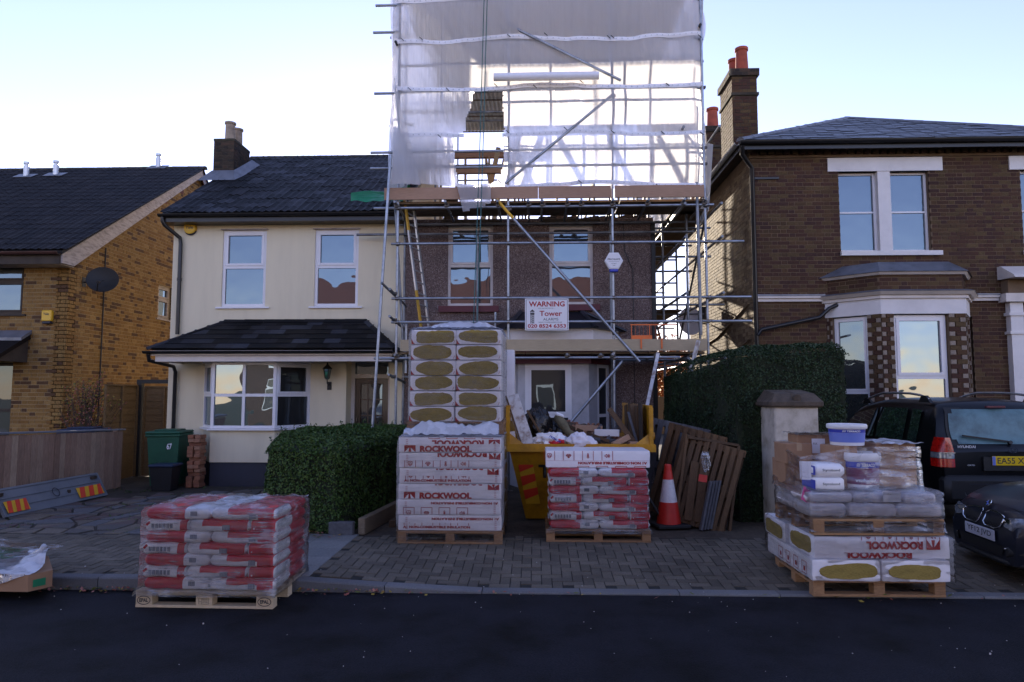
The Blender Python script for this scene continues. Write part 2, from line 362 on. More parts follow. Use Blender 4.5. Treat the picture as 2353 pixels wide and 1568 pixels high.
M['rubber'] = simple('black_rubber', (.012,.012,.013), .75, var=.3, bump=.2)
M['skip_y'] = simple('skip_yellow', (.50,.24,.006), .5, var=.12, vs=3, col2=(.30,.13,.008), bump=.25, bs=18, fine=.15)
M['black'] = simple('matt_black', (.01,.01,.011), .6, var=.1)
M['bin_g'] = simple('green_bin_plastic', (.012,.085,.045), .5, var=.15, bump=.1)
M['bin_b'] = simple('black_bin_plastic', (.012,.014,.017), .5, var=.15)
M['bin_n'] = simple('navy_bin_plastic', (.015,.03,.07), .45, var=.15)
M['film'] = film_mat('stretch_film', .25)
M['film_h'] = film_mat('heavy_stretch_film', .34, lo=.03, spec=1.05, rough=.08, bump=1.2, streak=(3,3,45))
M['film_d'] = film_mat('clear_stretch_film', .07, lo=.01, streak=(2,2,30))
M['film_t'] = film_mat('tented_film', .36, lo=.06, streak=(4,4,22), rough=.15, bump=1.0)
M['film_w'] = film_mat('white_top_film', .9, col=(.84,.86,.94), lo=.8, streak=(6,6,6), rough=.2)
M['pack'] = simple('white_pack_film', (.86,.83,.87), .32, var=.05, vs=3, bump=.5, bs=16, spec=.5)
M['wool'] = simple('mineral_wool', (.32,.235,.06), .95, var=.12, vs=6, bump=.6, bs=45, fine=.25, stretch=(1,1,3))
M['red_print'] = simple('red_print', (.36,.004,.010), .4, var=.06)
M['bag_red'] = simple('red_bag_print', (.62,.012,.03), .3, var=.08, bump=.5, bs=14)
M['bag_white'] = simple('white_bag_paper', (.88,.86,.88), .5, var=.06, bump=.5, bs=14)
M['bag_grey'] = simple('grey_cement_bag', (.74,.70,.74), .5, var=.08, bump=.6, bs=12)
M['card'] = simple('cardboard', (.33,.19,.11), .8, var=.1, vs=3, bump=.2, bs=30)
M['blue_print'] = simple('blue_print', (.03,.05,.42), .35, var=.05)
M['blue_light'] = simple('light_blue_print', (.16,.22,.62), .35, var=.05)
M['maroon'] = simple('maroon_paint', (.10,.012,.02), .5, var=.2)
M['purple_print'] = simple('plum_print', (.16,.02,.09), .4, var=.05)
M['pink'] = simple('pink_label', (.75,.12,.35), .5, var=.1)
M['paper'] = simple('paper_label', (.75,.74,.80), .6, var=.04)
M['ink'] = simple('dark_ink', (.03,.03,.035), .5, var=.05)
M['tarp'] = simple('green_tarpaulin', (.01,.22,.10), .45, var=.2, vs=3, bump=.6, bs=6)
M['rope'] = simple('teal_rope', (.04,.13,.14), .7, var=.2)
M['ladder_y'] = simple('yellow_fibreglass', (.62,.36,.04), .45, var=.12)
M['alu_b'] = simple('bare_aluminium', (.55,.56,.58), .35, metal=.7, var=.1)
M['leaf'] = piece_mat('hedge_leaf', [(.025,.062,.010),(.04,.095,.014),(.06,.13,.02),(.09,.14,.022)], .55, 0, 30, dirt=.4, spec=.4)
M['leaf_d'] = piece_mat('privet_leaf', [(.014,.036,.010),(.022,.05,.013),(.032,.065,.018)], .55, 0, 30, dirt=.4, spec=.4)
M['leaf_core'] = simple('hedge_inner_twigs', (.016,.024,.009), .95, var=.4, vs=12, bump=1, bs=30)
M['leaf_a'] = piece_mat('autumn_leaf', [(.5,.12,.01),(.6,.2,.015),(.42,.08,.01),(.35,.22,.03)], .6, 0, 30, dirt=.3)
M['leaf_p'] = piece_mat('mixed_autumn_leaf', [(.4,.16,.12),(.35,.25,.04),(.12,.14,.03),(.3,.08,.05),(.4,.32,.2)], .6, 0, 30, dirt=.3, interp='CONSTANT')
M['bark'] = simple('bark', (.08,.055,.04), .9, var=.3, bump=.8, bs=25)
M['car_black'] = simple('black_car_paint', (.0035,.004,.006), .3, var=.1, spec=.35, coat=.12)
M['car_blue'] = simple('graphite_car_paint', (.016,.018,.028), .32, metal=.2, var=.05, spec=.35, coat=.15)
M['badge_silver'] = simple('badge_silver', (.6,.6,.63), .4)
M['car_glass'] = glass_mat('car_glass', tint=(.012,.02,.022), refl=.06, wob=0)
M['frost_glass'] = simple('misted_rear_window', (.10,.19,.21), .35, var=.35, vs=3, spec=.6)
M['trim'] = simple('black_trim', (.012,.012,.013), .55, var=.1)
M['chrome'] = simple('chrome', (.75,.76,.78), .1, metal=1, var=.03)
M['tail_red'] = simple('tail_lamp_red', (.42,.006,.004), .2, var=.4, vs=40, spec=.6, coat=.3)
M['lamp_clear'] = simple('clear_lamp', (.25,.27,.3), .15, metal=.4, var=.4, vs=25)
M['plate_y'] = simple('yellow_plate', (.78,.52,.01), .35, var=.03)
M['plate_w'] = simple('white_plate', (.62,.62,.68), .35, var=.04)
M['stone_cap'] = simple('weathered_stone', (.10,.075,.055), .9, var=.35, vs=5, bump=.6, bs=25)
M['stain_white'] = simple('stained_white_paint', (.52,.47,.40), .8, var=.2, vs=3.5, bump=.4, bs=22, col2=(.26,.22,.16))
M['terra'] = piece_mat('red_clay_tile', [(.17,.05,.03),(.20,.065,.035),(.13,.04,.025)], .8, .3, 30)
M['orange'] = simple('orange_plastic', (.75,.16,.03), .5, var=.1)
M['sign_w'] = simple('sign_white', (.74,.73,.76), .4, var=.02)
M['old_wool'] = simple('old_insulation', (.15,.125,.07), .9, var=.3, vs=8, bump=.5)
M['tin'] = simple('corrugated_tin', (.42,.43,.47), .55, metal=.1, var=.25, vs=3)
M['yel_plastic'] = simple('yellow_alarm_plastic', (.72,.43,.03), .4, var=.05)
M['wplank'] = simple('peeling_white_paint', (.62,.60,.60), .7, var=.1, vs=9, col2=(.22,.12,.07), bump=.4, bs=30)
M['rubble'] = simple('rubble', (.10,.068,.042), .95, var=.5, vs=7, bump=1, bs=30, fine=.6)

def pebble():
    m, n, l, p = new_mat('pebbledash'); ge = n.new('ShaderNodeNewGeometry')
    v = n.new('ShaderNodeTexVoronoi'); v.inputs['Scale'].default_value = 85; l.new(ge.outputs['Position'], v.inputs['Vector'])
    sp = n.new('ShaderNodeSeparateColor'); l.new(v.outputs['Color'], sp.inputs[0])
    r = ramp(n, [(.08,.05,.046),(.155,.105,.095),(.225,.165,.15),(.36,.29,.27)], [.0,.45,.8,1]); l.new(sp.outputs[0], r.inputs[0])
    t = n.new('ShaderNodeTexNoise'); t.inputs['Scale'].default_value = 1.3; t.inputs['Detail'].default_value = 4; l.new(ge.outputs['Position'], t.inputs[0])
    mx = n.new('ShaderNodeMix'); mx.data_type = 'RGBA'; mx.blend_type = 'MULTIPLY'; mx.inputs[0].default_value = .5
    rr = ramp(n, [(.55,)*3,(1.15,)*3], [.35,.65]); l.new(t.outputs[0], rr.inputs[0]); l.new(r.outputs[0], mx.inputs[6]); l.new(rr.outputs[0], mx.inputs[7])
    l.new(mx.outputs[2], p.inputs['Base Color']); p.inputs['Roughness'].default_value = .85
    b = n.new('ShaderNodeBump'); b.inputs['Strength'].default_value = .8; b.inputs['Distance'].default_value = .012; b.invert = True
    l.new(v.outputs['Distance'], b.inputs['Height']); l.new(b.outputs[0], p.inputs['Normal']); return m
M['pebble'] = pebble()
def sheeting():
    m, n, l, p = new_mat('debris_sheeting')
    ge = n.new('ShaderNodeNewGeometry')
    tr = n.new('ShaderNodeBsdfTransparent'); tr.inputs[0].default_value = (.92,.93,.96,1)
    tl = n.new('ShaderNodeBsdfTranslucent'); tl.inputs[0].default_value = (.93,.92,.95,1)
    rf = n.new('ShaderNodeBsdfRefraction'); rf.inputs['Roughness'].default_value = .55; rf.inputs['IOR'].default_value = 1.12; rf.inputs[0].default_value = (.9,.9,.93,1)
    df = n.new('ShaderNodeBsdfDiffuse'); df.inputs[0].default_value = (.86,.87,.92,1)
    mp = n.new('ShaderNodeMapping'); mp.inputs['Scale'].default_value = (16, 4, .7); l.new(ge.outputs['Position'], mp.inputs[0])
    t = n.new('ShaderNodeTexNoise'); t.inputs['Scale'].default_value = 1.0; t.inputs['Detail'].default_value = 6; t.inputs['Roughness'].default_value = .65; l.new(mp.outputs[0], t.inputs[0])
    b = n.new('ShaderNodeBump'); b.inputs['Strength'].default_value = .5; b.inputs['Distance'].default_value = .05; l.new(t.outputs[0], b.inputs['Height'])
    for q in (tl, rf, df): l.new(b.outputs[0], q.inputs['Normal'])
    a = n.new('ShaderNodeMixShader'); a.inputs[0].default_value = .5; l.new(tl.outputs[0], a.inputs[1]); l.new(rf.outputs[0], a.inputs[2])
    c = n.new('ShaderNodeMixShader'); c.inputs[0].default_value = .28; l.new(a.outputs[0], c.inputs[1]); l.new(df.outputs[0], c.inputs[2])
    mr = n.new('ShaderNodeMapRange'); mr.inputs['From Min'].default_value = .3; mr.inputs['From Max'].default_value = .7; mr.inputs['To Min'].default_value = .92; mr.inputs['To Max'].default_value = .99
    l.new(t.outputs[0], mr.inputs[0]); d = n.new('ShaderNodeMixShader'); l.new(mr.outputs[0], d.inputs[0]); l.new(tr.outputs[0], d.inputs[1]); l.new(c.outputs[0], d.inputs[2])
    l.new(d.outputs[0], n['Material Output'].inputs[0]); return m
M['sheet'] = sheeting()
M['band'] = simple('reinforced_band', (.80,.80,.86), .6, var=.05)

# ------------------------------------------------------------------ lettering
FRONT = Matrix(((1,0,0,0),(0,0,-1,0),(0,1,0,0),(0,0,0,1)))          # text plane facing -Y
def text(s, parent, origin, h=None, width=None, mat=None, flip=False, bold=.0, clip=None, frame=FRONT, name='lettering', align='L', squeeze=None, ext=.0006):
    """origin: point of the text's left (or centre) baseline on the surface; frame: text axes -> world"""
    cu = bpy.data.curves.new(name, 'FONT'); cu.body = s; cu.size = 1; cu.extrude = 0; cu.offset = bold; cu.resolution_u = 3
    tmp = bpy.data.objects.new('tmp', cu); me = bpy.data.meshes.new_from_object(tmp); bpy.data.objects.remove(tmp); bpy.data.curves.remove(cu)
    xs = [v.co.x for v in me.vertices]; ys = [v.co.y for v in me.vertices]
    if not xs: return None
    x0, x1, y0, y1 = min(xs), max(xs), min(ys), max(ys)
    k = (h / (y1 - y0)) if h else width / (x1 - x0)
    kx = width / (x1 - x0) if width else k * (squeeze or 1)
    F = frame.to_3x3(); o = Vector(origin) - off_of(parent)
    bm = bmesh.new(); bm.from_mesh(me)
    for v in bm.verts:
        x = (v.co.x - (x0 if align == 'L' else (x0 + x1) / 2)) * kx; y = (v.co.y - y0) * k
        if flip: x = (x1 - x0) * kx - x if align == 'L' else -x; y = (y1 - y0) * k - y
        v.co = Vector((x, y, ext))
    if flip: pass
    if clip:
        for co, no in (((0, clip[0], 0), (0, -1, 0)), ((0, clip[1], 0), (0, 1, 0))):
            bmesh.ops.bisect_plane(bm, geom=bm.verts[:] + bm.edges[:] + bm.faces[:], plane_co=co, plane_no=no, clear_outer=True)
    for v in bm.verts: v.co = o + F @ v.co
    bm.to_mesh(me); bm.free(); me.name = name; me.materials.clear(); me.materials.append(mat)
    ob = bpy.data.objects.new(name, me); C.objects.link(ob); reg(ob, parent); return ob
# ------------------------------------------------------------------ the ground
KY = 6.40
def smooth(a, b, x):
    t = max(0, min(1, (x - a) / (b - a))); return t*t*(3-2*t)
def hgt(x, y):
    """pavement height: raised kerb at left, dropped crossing from the middle to the right"""
    edge = .115 + (.022 - .115) * smooth(-2.15, -.75, x)
    back = .13
    return edge + (back - edge) * smooth(KY, 8.2, y)
struct = dict(kind='structure')
g = MB(); g.add([(-400,-400,-.02),(400,-400,-.02),(400,900,-.02),(-400,900,-.02)], [(0,1,2,3)]); g.build('ground', M['grass'], **struct)
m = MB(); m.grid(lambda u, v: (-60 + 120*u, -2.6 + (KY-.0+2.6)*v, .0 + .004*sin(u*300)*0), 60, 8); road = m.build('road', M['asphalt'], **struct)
m = MB(); m.box(-60, 60, -5.2, -2.6, -.3, .11); m.build('opposite_pavement', M['slab'], **struct)
# kerb stones
kerb = thing('kerb', None, None, (0, 6.4, 0)); kerb['kind'] = 'structure'
x = -14.0
while x < 14:
    L = .9; m = MB(); z0, z1 = hgt(x, KY), hgt(x+L, KY); c = .012
    def P(px, y, z): return (px, y, z)
    a, b = x + .004, x + L - .004
    prof0 = [(KY, -.1), (KY, z0-c), (KY+c, z0), (KY+.13, z0), (KY+.13, -.1)]; prof1 = [(KY, -.1), (KY, z1-c), (KY+c, z1), (KY+.13, z1), (KY+.13, -.1)]
    m.add([(a, *p) for p in prof0] + [(b, *p) for p in prof1], [(0,1,2,3,4),(9,8,7,6,5)] + [(i, 5+i, 5+(i+1)%5, (i+1)%5) for i in range(5)])
    m.build('kerb_stone', M['kerb'], kerb); x += L
# pavement bed + pavers
PB = 8.28
pav = MB(); pav.grid(lambda u, v: (-14 + 28*u, KY+.13 + (PB+.02-KY-.13)*v, hgt(-14+28*u, KY+.13+(PB-KY-.13)*v) - .008), 112, 10)
pavement = pav.build('pavement', M['joint'], **struct)
pm = MB(); pm.mbox(Matrix.Translation((0,0,-.02)), .192, .092, .04, 0, .003)
Ms = []
def slab_zone(x, y): return -3.05 < x < -2.12
def surf_M(x, y, rz=0, dz=0):
    e = .05; dx = (hgt(x+e, y) - hgt(x-e, y)) / (2*e); dy = (hgt(x, y+e) - hgt(x, y-e)) / (2*e)
    zz = Vector((-dx, -dy, 1)).normalized(); q = Vector((0,0,1)).rotation_difference(zz)
    return Matrix.Translation((x, y, hgt(x, y) + dz)) @ q.to_matrix().to_4x4() @ Matrix.Rotation(rz, 4, 'Z')
# herringbone laid square to the kerb
for i in range(-76, 90):
    for j in range(0, 24):
        k = (i + j) % 4; cx = i * .1; cy = KY + .18 + j * .1
        if k == 0: x, y, rz = cx + .05, cy, 0
        elif k == 2: x, y, rz = cx, cy + .05, pi/2
        else: continue
        if slab_zone(x, y) or not (KY+.17 < y < PB-.04) or not -7.6 < x < 8.5: continue
        if 2.6 < x < 3.3 and 7.93 < y < 8.2: continue
        Ms.append(surf_M(x, y, rz + R.uniform(-.012,.012), R.uniform(-.003,.002)))
Ms.sort(key=lambda q: (q.translation.x**2*.35 + (q.translation.y-6.6)**2))
pieces(pavement, 'paving_block', pm, [M['paver']], Ms, 290, ref=Vector((0, 5.5, 0)))
sm = MB(); sm.mbox(Matrix.Translation((0,0,-.02)), .445, .36, .04, 0, .004)
pieces(pavement, 'flagstone', sm, [M['slab']], [surf_M(x, KY+.32+.365*j, 0, 0) for x in (-2.82, -2.37) for j in range(5)])
# inspection cover frame by the right hedge
cv = thing('inspection_cover', 'rectangular metal inspection cover set in the block paving by the cone', 'cover', (2.95, 8.06, hgt(2.9,8.0)))
m = MB(); m.mbox(surf_M(2.95, 8.06, 0, -.012), .68, .26, .03, 0, .004); m.build('frame', M['coupler'], cv)
m = MB(); m.mbox(surf_M(2.95, 8.06, 0, -.004), .58, .17, .03, 0, .003); m.build('lid', M['slab'], cv)
# front gardens behind the pavement
m = MB(); m.grid(lambda u, v: (-9.4 + 6.6*u, PB + 6.1*v, .108 + .012*noise.noise(Vector((u*9, v*9, 3)))), 50, 40); crazy = m.build('crazy_paving', M['soil'], **struct)
m = MB(); m.grid(lambda u, v: (-2.8 + 5.7*u, PB + 5.1*v, .115 + .025*noise.noise(Vector((u*9, v*9, 5)))*min(1, v*8)), 60, 40); m.build('muddy_forecourt', M['dirt'], **struct)
m = MB(); m.grid(lambda u, v: (2.9 + 11*u, PB + 5.1*v, .112 + .006*noise.noise(Vector((u*9, v*9, 7)))), 40, 30); m.build('right_driveway', M['dirt'], **struct)
m = MB(); m.box(-60, -9.4, PB, 60, -.3, .1); m.box(13.9, 60, PB, 60, -.3, .1); m.box(-9.4, 13.9, PB+5.1, 60, -.3, .09); m.build('garden_ground', M['soil'], **struct)
# crazy paving: irregular polygons from a jittered grid, each its own stone
def crazy_stones():
    out = []; nx, ny = 22, 14; x0, x1, y0, y1 = -9.35, -3.05, PB+.02, 12.6
    P = [[Vector((x0 + (x1-x0)*(i + (R.uniform(-.38,.38) if 0 < i < nx else 0))/nx, y0 + (y1-y0)*(j + (R.uniform(-.38,.38) if 0 < j < ny else 0))/ny)) for i in range(nx+1)] for j in range(ny+1)]
    for j in range(ny):
        for i in range(nx):
            q = [P[j][i], P[j][i+1], P[j+1][i+1], P[j+1][i]]
            if R.random() < .35:
                out.append([q[0], q[1], q[2]]); out.append([q[0], q[2], q[3]])
            else: out.append(q)
    return out
cs = sorted(crazy_stones(), key=lambda q: q[0].length)
for n_, q in enumerate(cs[:300]):
    c = sum(q, Vector((0,0))) / len(q); pts = []
    for p in q: pts.append(c + (p - c) * (1 - .028/max(.05, (p-c).length)))
    dz = R.uniform(-.006, .008); m = MB(); nn = len(pts); t = .118 + dz
    inner = [c + (p - c) * .96 for p in pts]
    m.add([(p.x, p.y, .09) for p in pts] + [(p.x, p.y, t) for p in pts] + [(p.x, p.y, t+.006) for p in inner],
          [(i, (i+1)%nn, nn+(i+1)%nn, nn+i) for i in range(nn)] + [(nn+i, nn+(i+1)%nn, 2*nn+(i+1)%nn, 2*nn+i) for i in range(nn)] + [tuple(2*nn+i for i in range(nn))])
    m.build('paving_stone', M['crazy'], crazy)
# little weeds growing in the joints
m = MB()
for _ in range(900):
    q = R.choice(cs); a, b = q[0], q[1]; t = R.random(); p = a.lerp(b, t)
    if noise.noise(Vector((p.x*1.3, p.y*1.3, 0))) < .02: continue
    for k in range(3):
        an = R.uniform(0, 2*pi); h = R.uniform(.01,.04); d = Vector((cos(an), sin(an), 0))*R.uniform(.01,.03); b0 = Vector((p.x, p.y, .115))
        m.add([b0 + Vector((-d.y, d.x, 0))*.3, b0 - Vector((-d.y, d.x, 0))*.3, b0 + d + Vector((0,0,h))], [(0,1,2)])
m.build('weeds', M['leaf'], label='small green weeds growing in the joints of the crazy paving', cat='weeds', kind='stuff', fix=False)

# ------------------------------------------------------------------ walls of separate bricks
def brick_wall(parent, O, U, N, L, z0, z1, openings, mat, mortar, top=None, bl=.215, bh=.065, j=.0125, maxn=150, flemish=True, proud=.006, name='brick', u_min=0, cut=None, skip_back=False, rnd=True):
    """O origin at u=0,z=0 on the wall face; U along, N outward; bricks stand proud of a mortar bed"""
    U, N = Vector(U).normalized(), Vector(N).normalized(); O = Vector(O)
    full = []; odd = []
    k = 0; z = z0
    while z < z1 - .02:
        h = min(bh, z1 - z - j)
        if flemish: seq = [bl, (bl - j)/2]; off = (0 if k % 2 == 0 else -(bl*.75 + j))
        else: seq = [bl]; off = (0 if k % 2 == 0 else -(bl+j)/2)
        u = off; i = 0
        while u < L:
            w_ = seq[i % len(seq)]; a, b = max(u, 0), min(u + w_, L); i += 1; u += w_ + j
            segs = [(a, b)]
            for (oa, ob, oz0, oz1) in openings:
                if z + h > oz0 + .005 and z < oz1 - .005:
                    ns = []
                    for (p, q) in segs:
                        if q <= oa or p >= ob: ns.append((p, q))
                        else:
                            if p < oa: ns.append((p, oa))
                            if q > ob: ns.append((ob, q))
                    segs = ns
            for (p, q) in segs:
                hh = h
                if top:
                    tz = min(top(p), top(q))
                    if z + .02 > tz: continue
                    hh = min(h, tz - z)
                if q - p < .03 or hh < .015: continue
                rec = (p, q, z, hh, R.uniform(-.0025, .0025))
                (full if (abs(q - p - bl) < .002 and abs(hh - bh) < .002) else odd).append(rec)
        z += bh + j; k += 1
    dpt = .03
    def MT(r):
        p, q, zz, hh, d = r; c = O + U*((p+q)/2) + N*(proud + d - dpt/2); c.z += zz + hh/2
        return Matrix.Translation(c) @ Matrix((U, N, Vector((0,0,1)))).transposed().to_4x4() @ Matrix.Diagonal((q-p, dpt, hh, 1))
    ub = MB(); ub.box(-.5,.5,-.5,.5,-.5,.5)
    # nearest full bricks are parts; everything else is one joined field
    key = lambda r: (MT(r).translation - Vector((0,0,CAM_H))).length
    full.sort(key=key); parts = full[:maxn]; rest = full[maxn:] + odd
    me = ub.mesh(name, [mat], None, o=(0,0,0))
    for r in parts: add_mesh(name, me, parent, MT(r))
    if rest:
        big = MB()
        for r in rest:
            p, q, zz, hh, d = r; b = len(big.v); f0 = proud + d
            for (u_, nn, z_) in ((p,f0-dpt,zz),(q,f0-dpt,zz),(q,f0,zz),(p,f0,zz),(p,f0-dpt,zz+hh),(q,f0-dpt,zz+hh),(q,f0,zz+hh),(p,f0,zz+hh)):
                v = O + U*u_ + N*nn; big.v.append((v.x, v.y, v.z + z_))
            for f in ((0,1,5,4),(2,3,7,6),(4,5,6,7),(0,3,2,1),(1,2,6,5),(3,0,4,7)): big.f.append(tuple(b+i for i in f)); big.m.append(0)
        big.build('brickwork', mat, parent, kind='stuff')
def wall_panel(m, O, U, N, L, z0, z1, openings, th=.25, mi=0):
    """a wall slab with rectangular holes, made of butted blocks"""
    U, N = Vector(U).normalized(), Vector(N).normalized(); O = Vector(O)
    us = sorted({0, L, *[max(0,min(L,v)) for o in openings for v in o[:2]]}); zs = sorted({z0, z1, *[v for o in openings for v in o[2:] if z0 < v < z1]})
    for a, b in zip(us, us[1:]):
        run = None
        for c, d in zip(zs, zs[1:]):
            hole = any(o[0] <= (a+b)/2 <= o[1] and o[2] <= (c+d)/2 <= o[3] for o in openings)
            if hole:
                continue
            P = []
            for (u_, nn, z_) in ((a,-th,c),(b,-th,c),(b,0,c),(a,0,c),(a,-th,d),(b,-th,d),(b,0,d),(a,0,d)):
                v = O + U*u_ + N*nn; P.append((v.x, v.y, z_))
            m.add(P, [(0,1,2,3),(4,7,6,5),(0,4,5,1),(1,5,6,2),(2,6,7,3),(3,7,4,0)], mi)
    return m
def window(parent, O, U, N, w_, z0, z1, layout, frame=None, glass=None, fw=.065, recess=.08, sill=True, gl_d=None, mid=.06, pane_backing=False, name='window', sill_over=.09, sill_mat=None, sash=.035, back=True):
    """layout: list of (u0,u1,v0,v1,opening) in 0..1 of the clear opening; each pane in its own frame"""
    frame = frame or M['upvc']; glass = glass or M['glass']
    U, N = Vector(U).normalized(), Vector(N).normalized(); O = Vector(O)
    def bx(m, a, b, n0, n1, c, d):
        P = []
        for (u_, nn, z_) in ((a,n0,c),(b,n0,c),(b,n1,c),(a,n1,c),(a,n0,d),(b,n0,d),(b,n1,d),(a,n1,d)):
            v = O + U*u_ + N*nn; P.append((v.x, v.y, z_))
        m.add(P, [(0,1,2,3),(4,7,6,5),(0,4,5,1),(1,5,6,2),(2,6,7,3),(3,7,4,0)])
    f = MB(); r0 = -recess
    bx(f, 0, fw, r0-.06, r0, z0, z1); bx(f, w_-fw, w_, r0-.06, r0, z0, z1); bx(f, fw, w_-fw, r0-.06, r0, z1-fw, z1); bx(f, fw, w_-fw, r0-.06, r0, z0, z0+fw)
    W_, H_ = w_ - 2*fw, z1 - z0 - 2*fw
    cuts = []
    for (u0, u1, v0, v1, op) in layout:
        a, b = fw + u0*W_ + (mid/2 if u0 > 0 else 0), fw + u1*W_ - (mid/2 if u1 < 1 else 0)
        c, d = z0 + fw + v0*H_ + (mid/2 if v0 > 0 else 0), z0 + fw + v1*H_ - (mid/2 if v1 < 1 else 0)
        cuts.append((a, b, c, d, op))
        if u1 < 1: bx(f, b, b+mid, r0-.06, r0-.004, c - (mid/2 if v0>0 else 0), d + (mid/2 if v1 < 1 else 0))
    vs = sorted({v1 for (_,_,_,v1,_) in layout if v1 < 1})
    for v in vs:
        zc = z0 + fw + v*H_; bx(f, fw, w_-fw, r0-.06, r0-.002, zc-mid/2, zc+mid/2)
    if len(layout) == 1 and False: pass
    wo = f.build(name, frame, parent)
    for (a, b, c, d, op) in cuts:
        gm = MB()
        if op:
            s = sash; q = MB()
            bx(q, a, b, r0-.05, r0+.012, d-s, d); bx(q, a, b, r0-.05, r0+.012, c, c+s); bx(q, a, a+s, r0-.05, r0+.012, c+s, d-s); bx(q, b-s, b, r0-.05, r0+.012, c+s, d-s)
            q.build('sash', frame, wo); a, b, c, d = a+s, b-s, c+s, d-s
        bx(gm, a, b, r0-.04, r0-.028, c, d); gm.build('pane', gl_d if (gl_d and not op) else glass, wo)
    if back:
        q = MB(); bx(q, .01, w_-.01, r0-.36, r0-.35, z0, z1); q.build('pane_backing', M['pane_backing'] if pane_backing else M['black'], wo)  # black backing stands in for the unlit room where no net hangs
    if sill:
        q = MB(); bx(q, -sill_over, w_+sill_over, r0-.02, .045, z0-.035, z0-.002); q.build('sill', sill_mat or frame, wo)
    return wo
def downpipe(parent, pts, r=.034, mat=None, name='downpipe'):
    m = MB(); m.tube(pts, r, 10); return m.build(name, mat or M['black_gutter'], parent, smooth=40)
def gutter(parent, p0, p1, mat, r=.055, name='gutter', ):
    p0, p1 = Vector(p0), Vector(p1); d = (p1-p0).normalized(); s = Vector((0,0,1)).cross(d); m = MB(); n = 8; vs = []
    for p in (p0, p1):
        for k in range(n+1): a = pi + pi*k/n; vs.append(p + s*cos(a)*r + Vector((0,0,sin(a)*r)))
        for k in range(n+1): a = 2*pi - pi*k/n; vs.append(p + s*cos(a)*(r-.006) + Vector((0,0,sin(a)*(r-.006))))
    K = 2*(n+1); m.add(vs, [(i, (i+1)%K, K+(i+1)%K, K+i) for i in range(K)] + [tuple(range(K))[::-1], tuple(range(K, 2*K))])
    return m.build(name, mat, parent, smooth=50)
def tile_mesh(w_=.30, l=.40, roll=.028, th=.014, flat=False, n=8):
    """a roof tile: x across, y up the slope, z normal; lower edge at y=0"""
    m = MB(); prof = []
    for i in range(n+1):
        u = i/n; z = 0 if flat else roll*(.5 + .5*cos(2*pi*(u*2 + .0))) ; prof.append((u*w_, z))
    vs = []
    for (y, dz) in ((0, 0), (l, -.0)):
        for (x, z) in prof: vs.append((x, y, z + th + dz*1))
    for (x, z) in prof: vs.append((x, 0, z))
    K = n+1; fs = [(i, i+1, K+i+1, K+i) for i in range(n)] + [(2*K+i, 2*K+i+1, i+1, i) for i in range(n)]
    m.add(vs, fs); return m
def lay_tiles(parent, A, U, V, rows, width_at, gauge, tw, mb, mats, name='roof_tile', maxn=290, tilt=.02, stagger=0, smooth=50, jit=.004, plural=None, spacing=None):
    """A lower-left corner; U along eave, V up the slope; width_at(row)->(u0,u1)"""
    A, U, V = Vector(A), Vector(U).normalized(), Vector(V).normalized(); Nn = U.cross(V)
    if Nn.z < 0: Nn = -Nn
    Ms = []; sp = spacing or tw
    for r in range(rows):
        u0, u1 = width_at(r); u = u0 - (sp*stagger if r % 2 else 0)
        k = math.ceil((u1-u)/sp - .15)
        for i in range(k):
            uu = u + i*sp
            if uu < u0 - sp*.55 or uu + sp > u1 + sp*.55: continue
            o = A + U*uu + V*(r*gauge) + Nn*(.012 + R.uniform(-jit, jit)*.5)
            Vt = (V + Nn*(-tilt + R.uniform(-.004,.004))).normalized(); Nt = U.cross(Vt)
            if Nt.z < 0: Nt = -Nt
            Ms.append(Matrix.Translation(o) @ Matrix((U, Vt, Nt)).transposed().to_4x4())
    pieces(parent, name, mb, mats, Ms, maxn, smooth=smooth, plural=plural)
def ridge(parent, p0, p1, mat, r=.10, L=.42, name='ridge_tile'):
    p0, p1 = Vector(p0), Vector(p1); n = max(1, int(round((p1-p0).length / L))); d = (p1-p0).normalized(); s = Vector((0,0,1)).cross(d).normalized(); up = d.cross(s)
    for i in range(n):
        a = p0 + (p1-p0)*(i/n); b = p0 + (p1-p0)*((i+1)/n + .01); m = MB(); vs = []
        for j, p in enumerate((a, b)):
            rr = r * (1.0 if j == 0 else .93)
            for k in range(9): an = pi*(k/8)*1.1 - .05*pi; vs.append(p + s*cos(an)*rr + up*(sin(an)*rr*.72 + R.uniform(-.002,.002)))
        m.add(vs, [(k, k+1, 9+k+1, 9+k) for k in range(8)] + [tuple(range(9))[::-1], tuple(range(9, 18))]); m.build(name, mat, parent, smooth=50)

# ================================================================== LEFT HOUSE (yellow brick)
XL = -9.40; FY = 13.3
lh = thing('brick_house', 'yellow brick house with dark tiled gable roof, left end of the row', 'house', (XL-4, FY, 0))
EZ, RY, RZ = 4.62, 18.3, 8.10
RY2 = 21.3
m = MB()
lwins = [(XL-.95-1.5+0.0, XL-.95, 3.0, 4.45)]
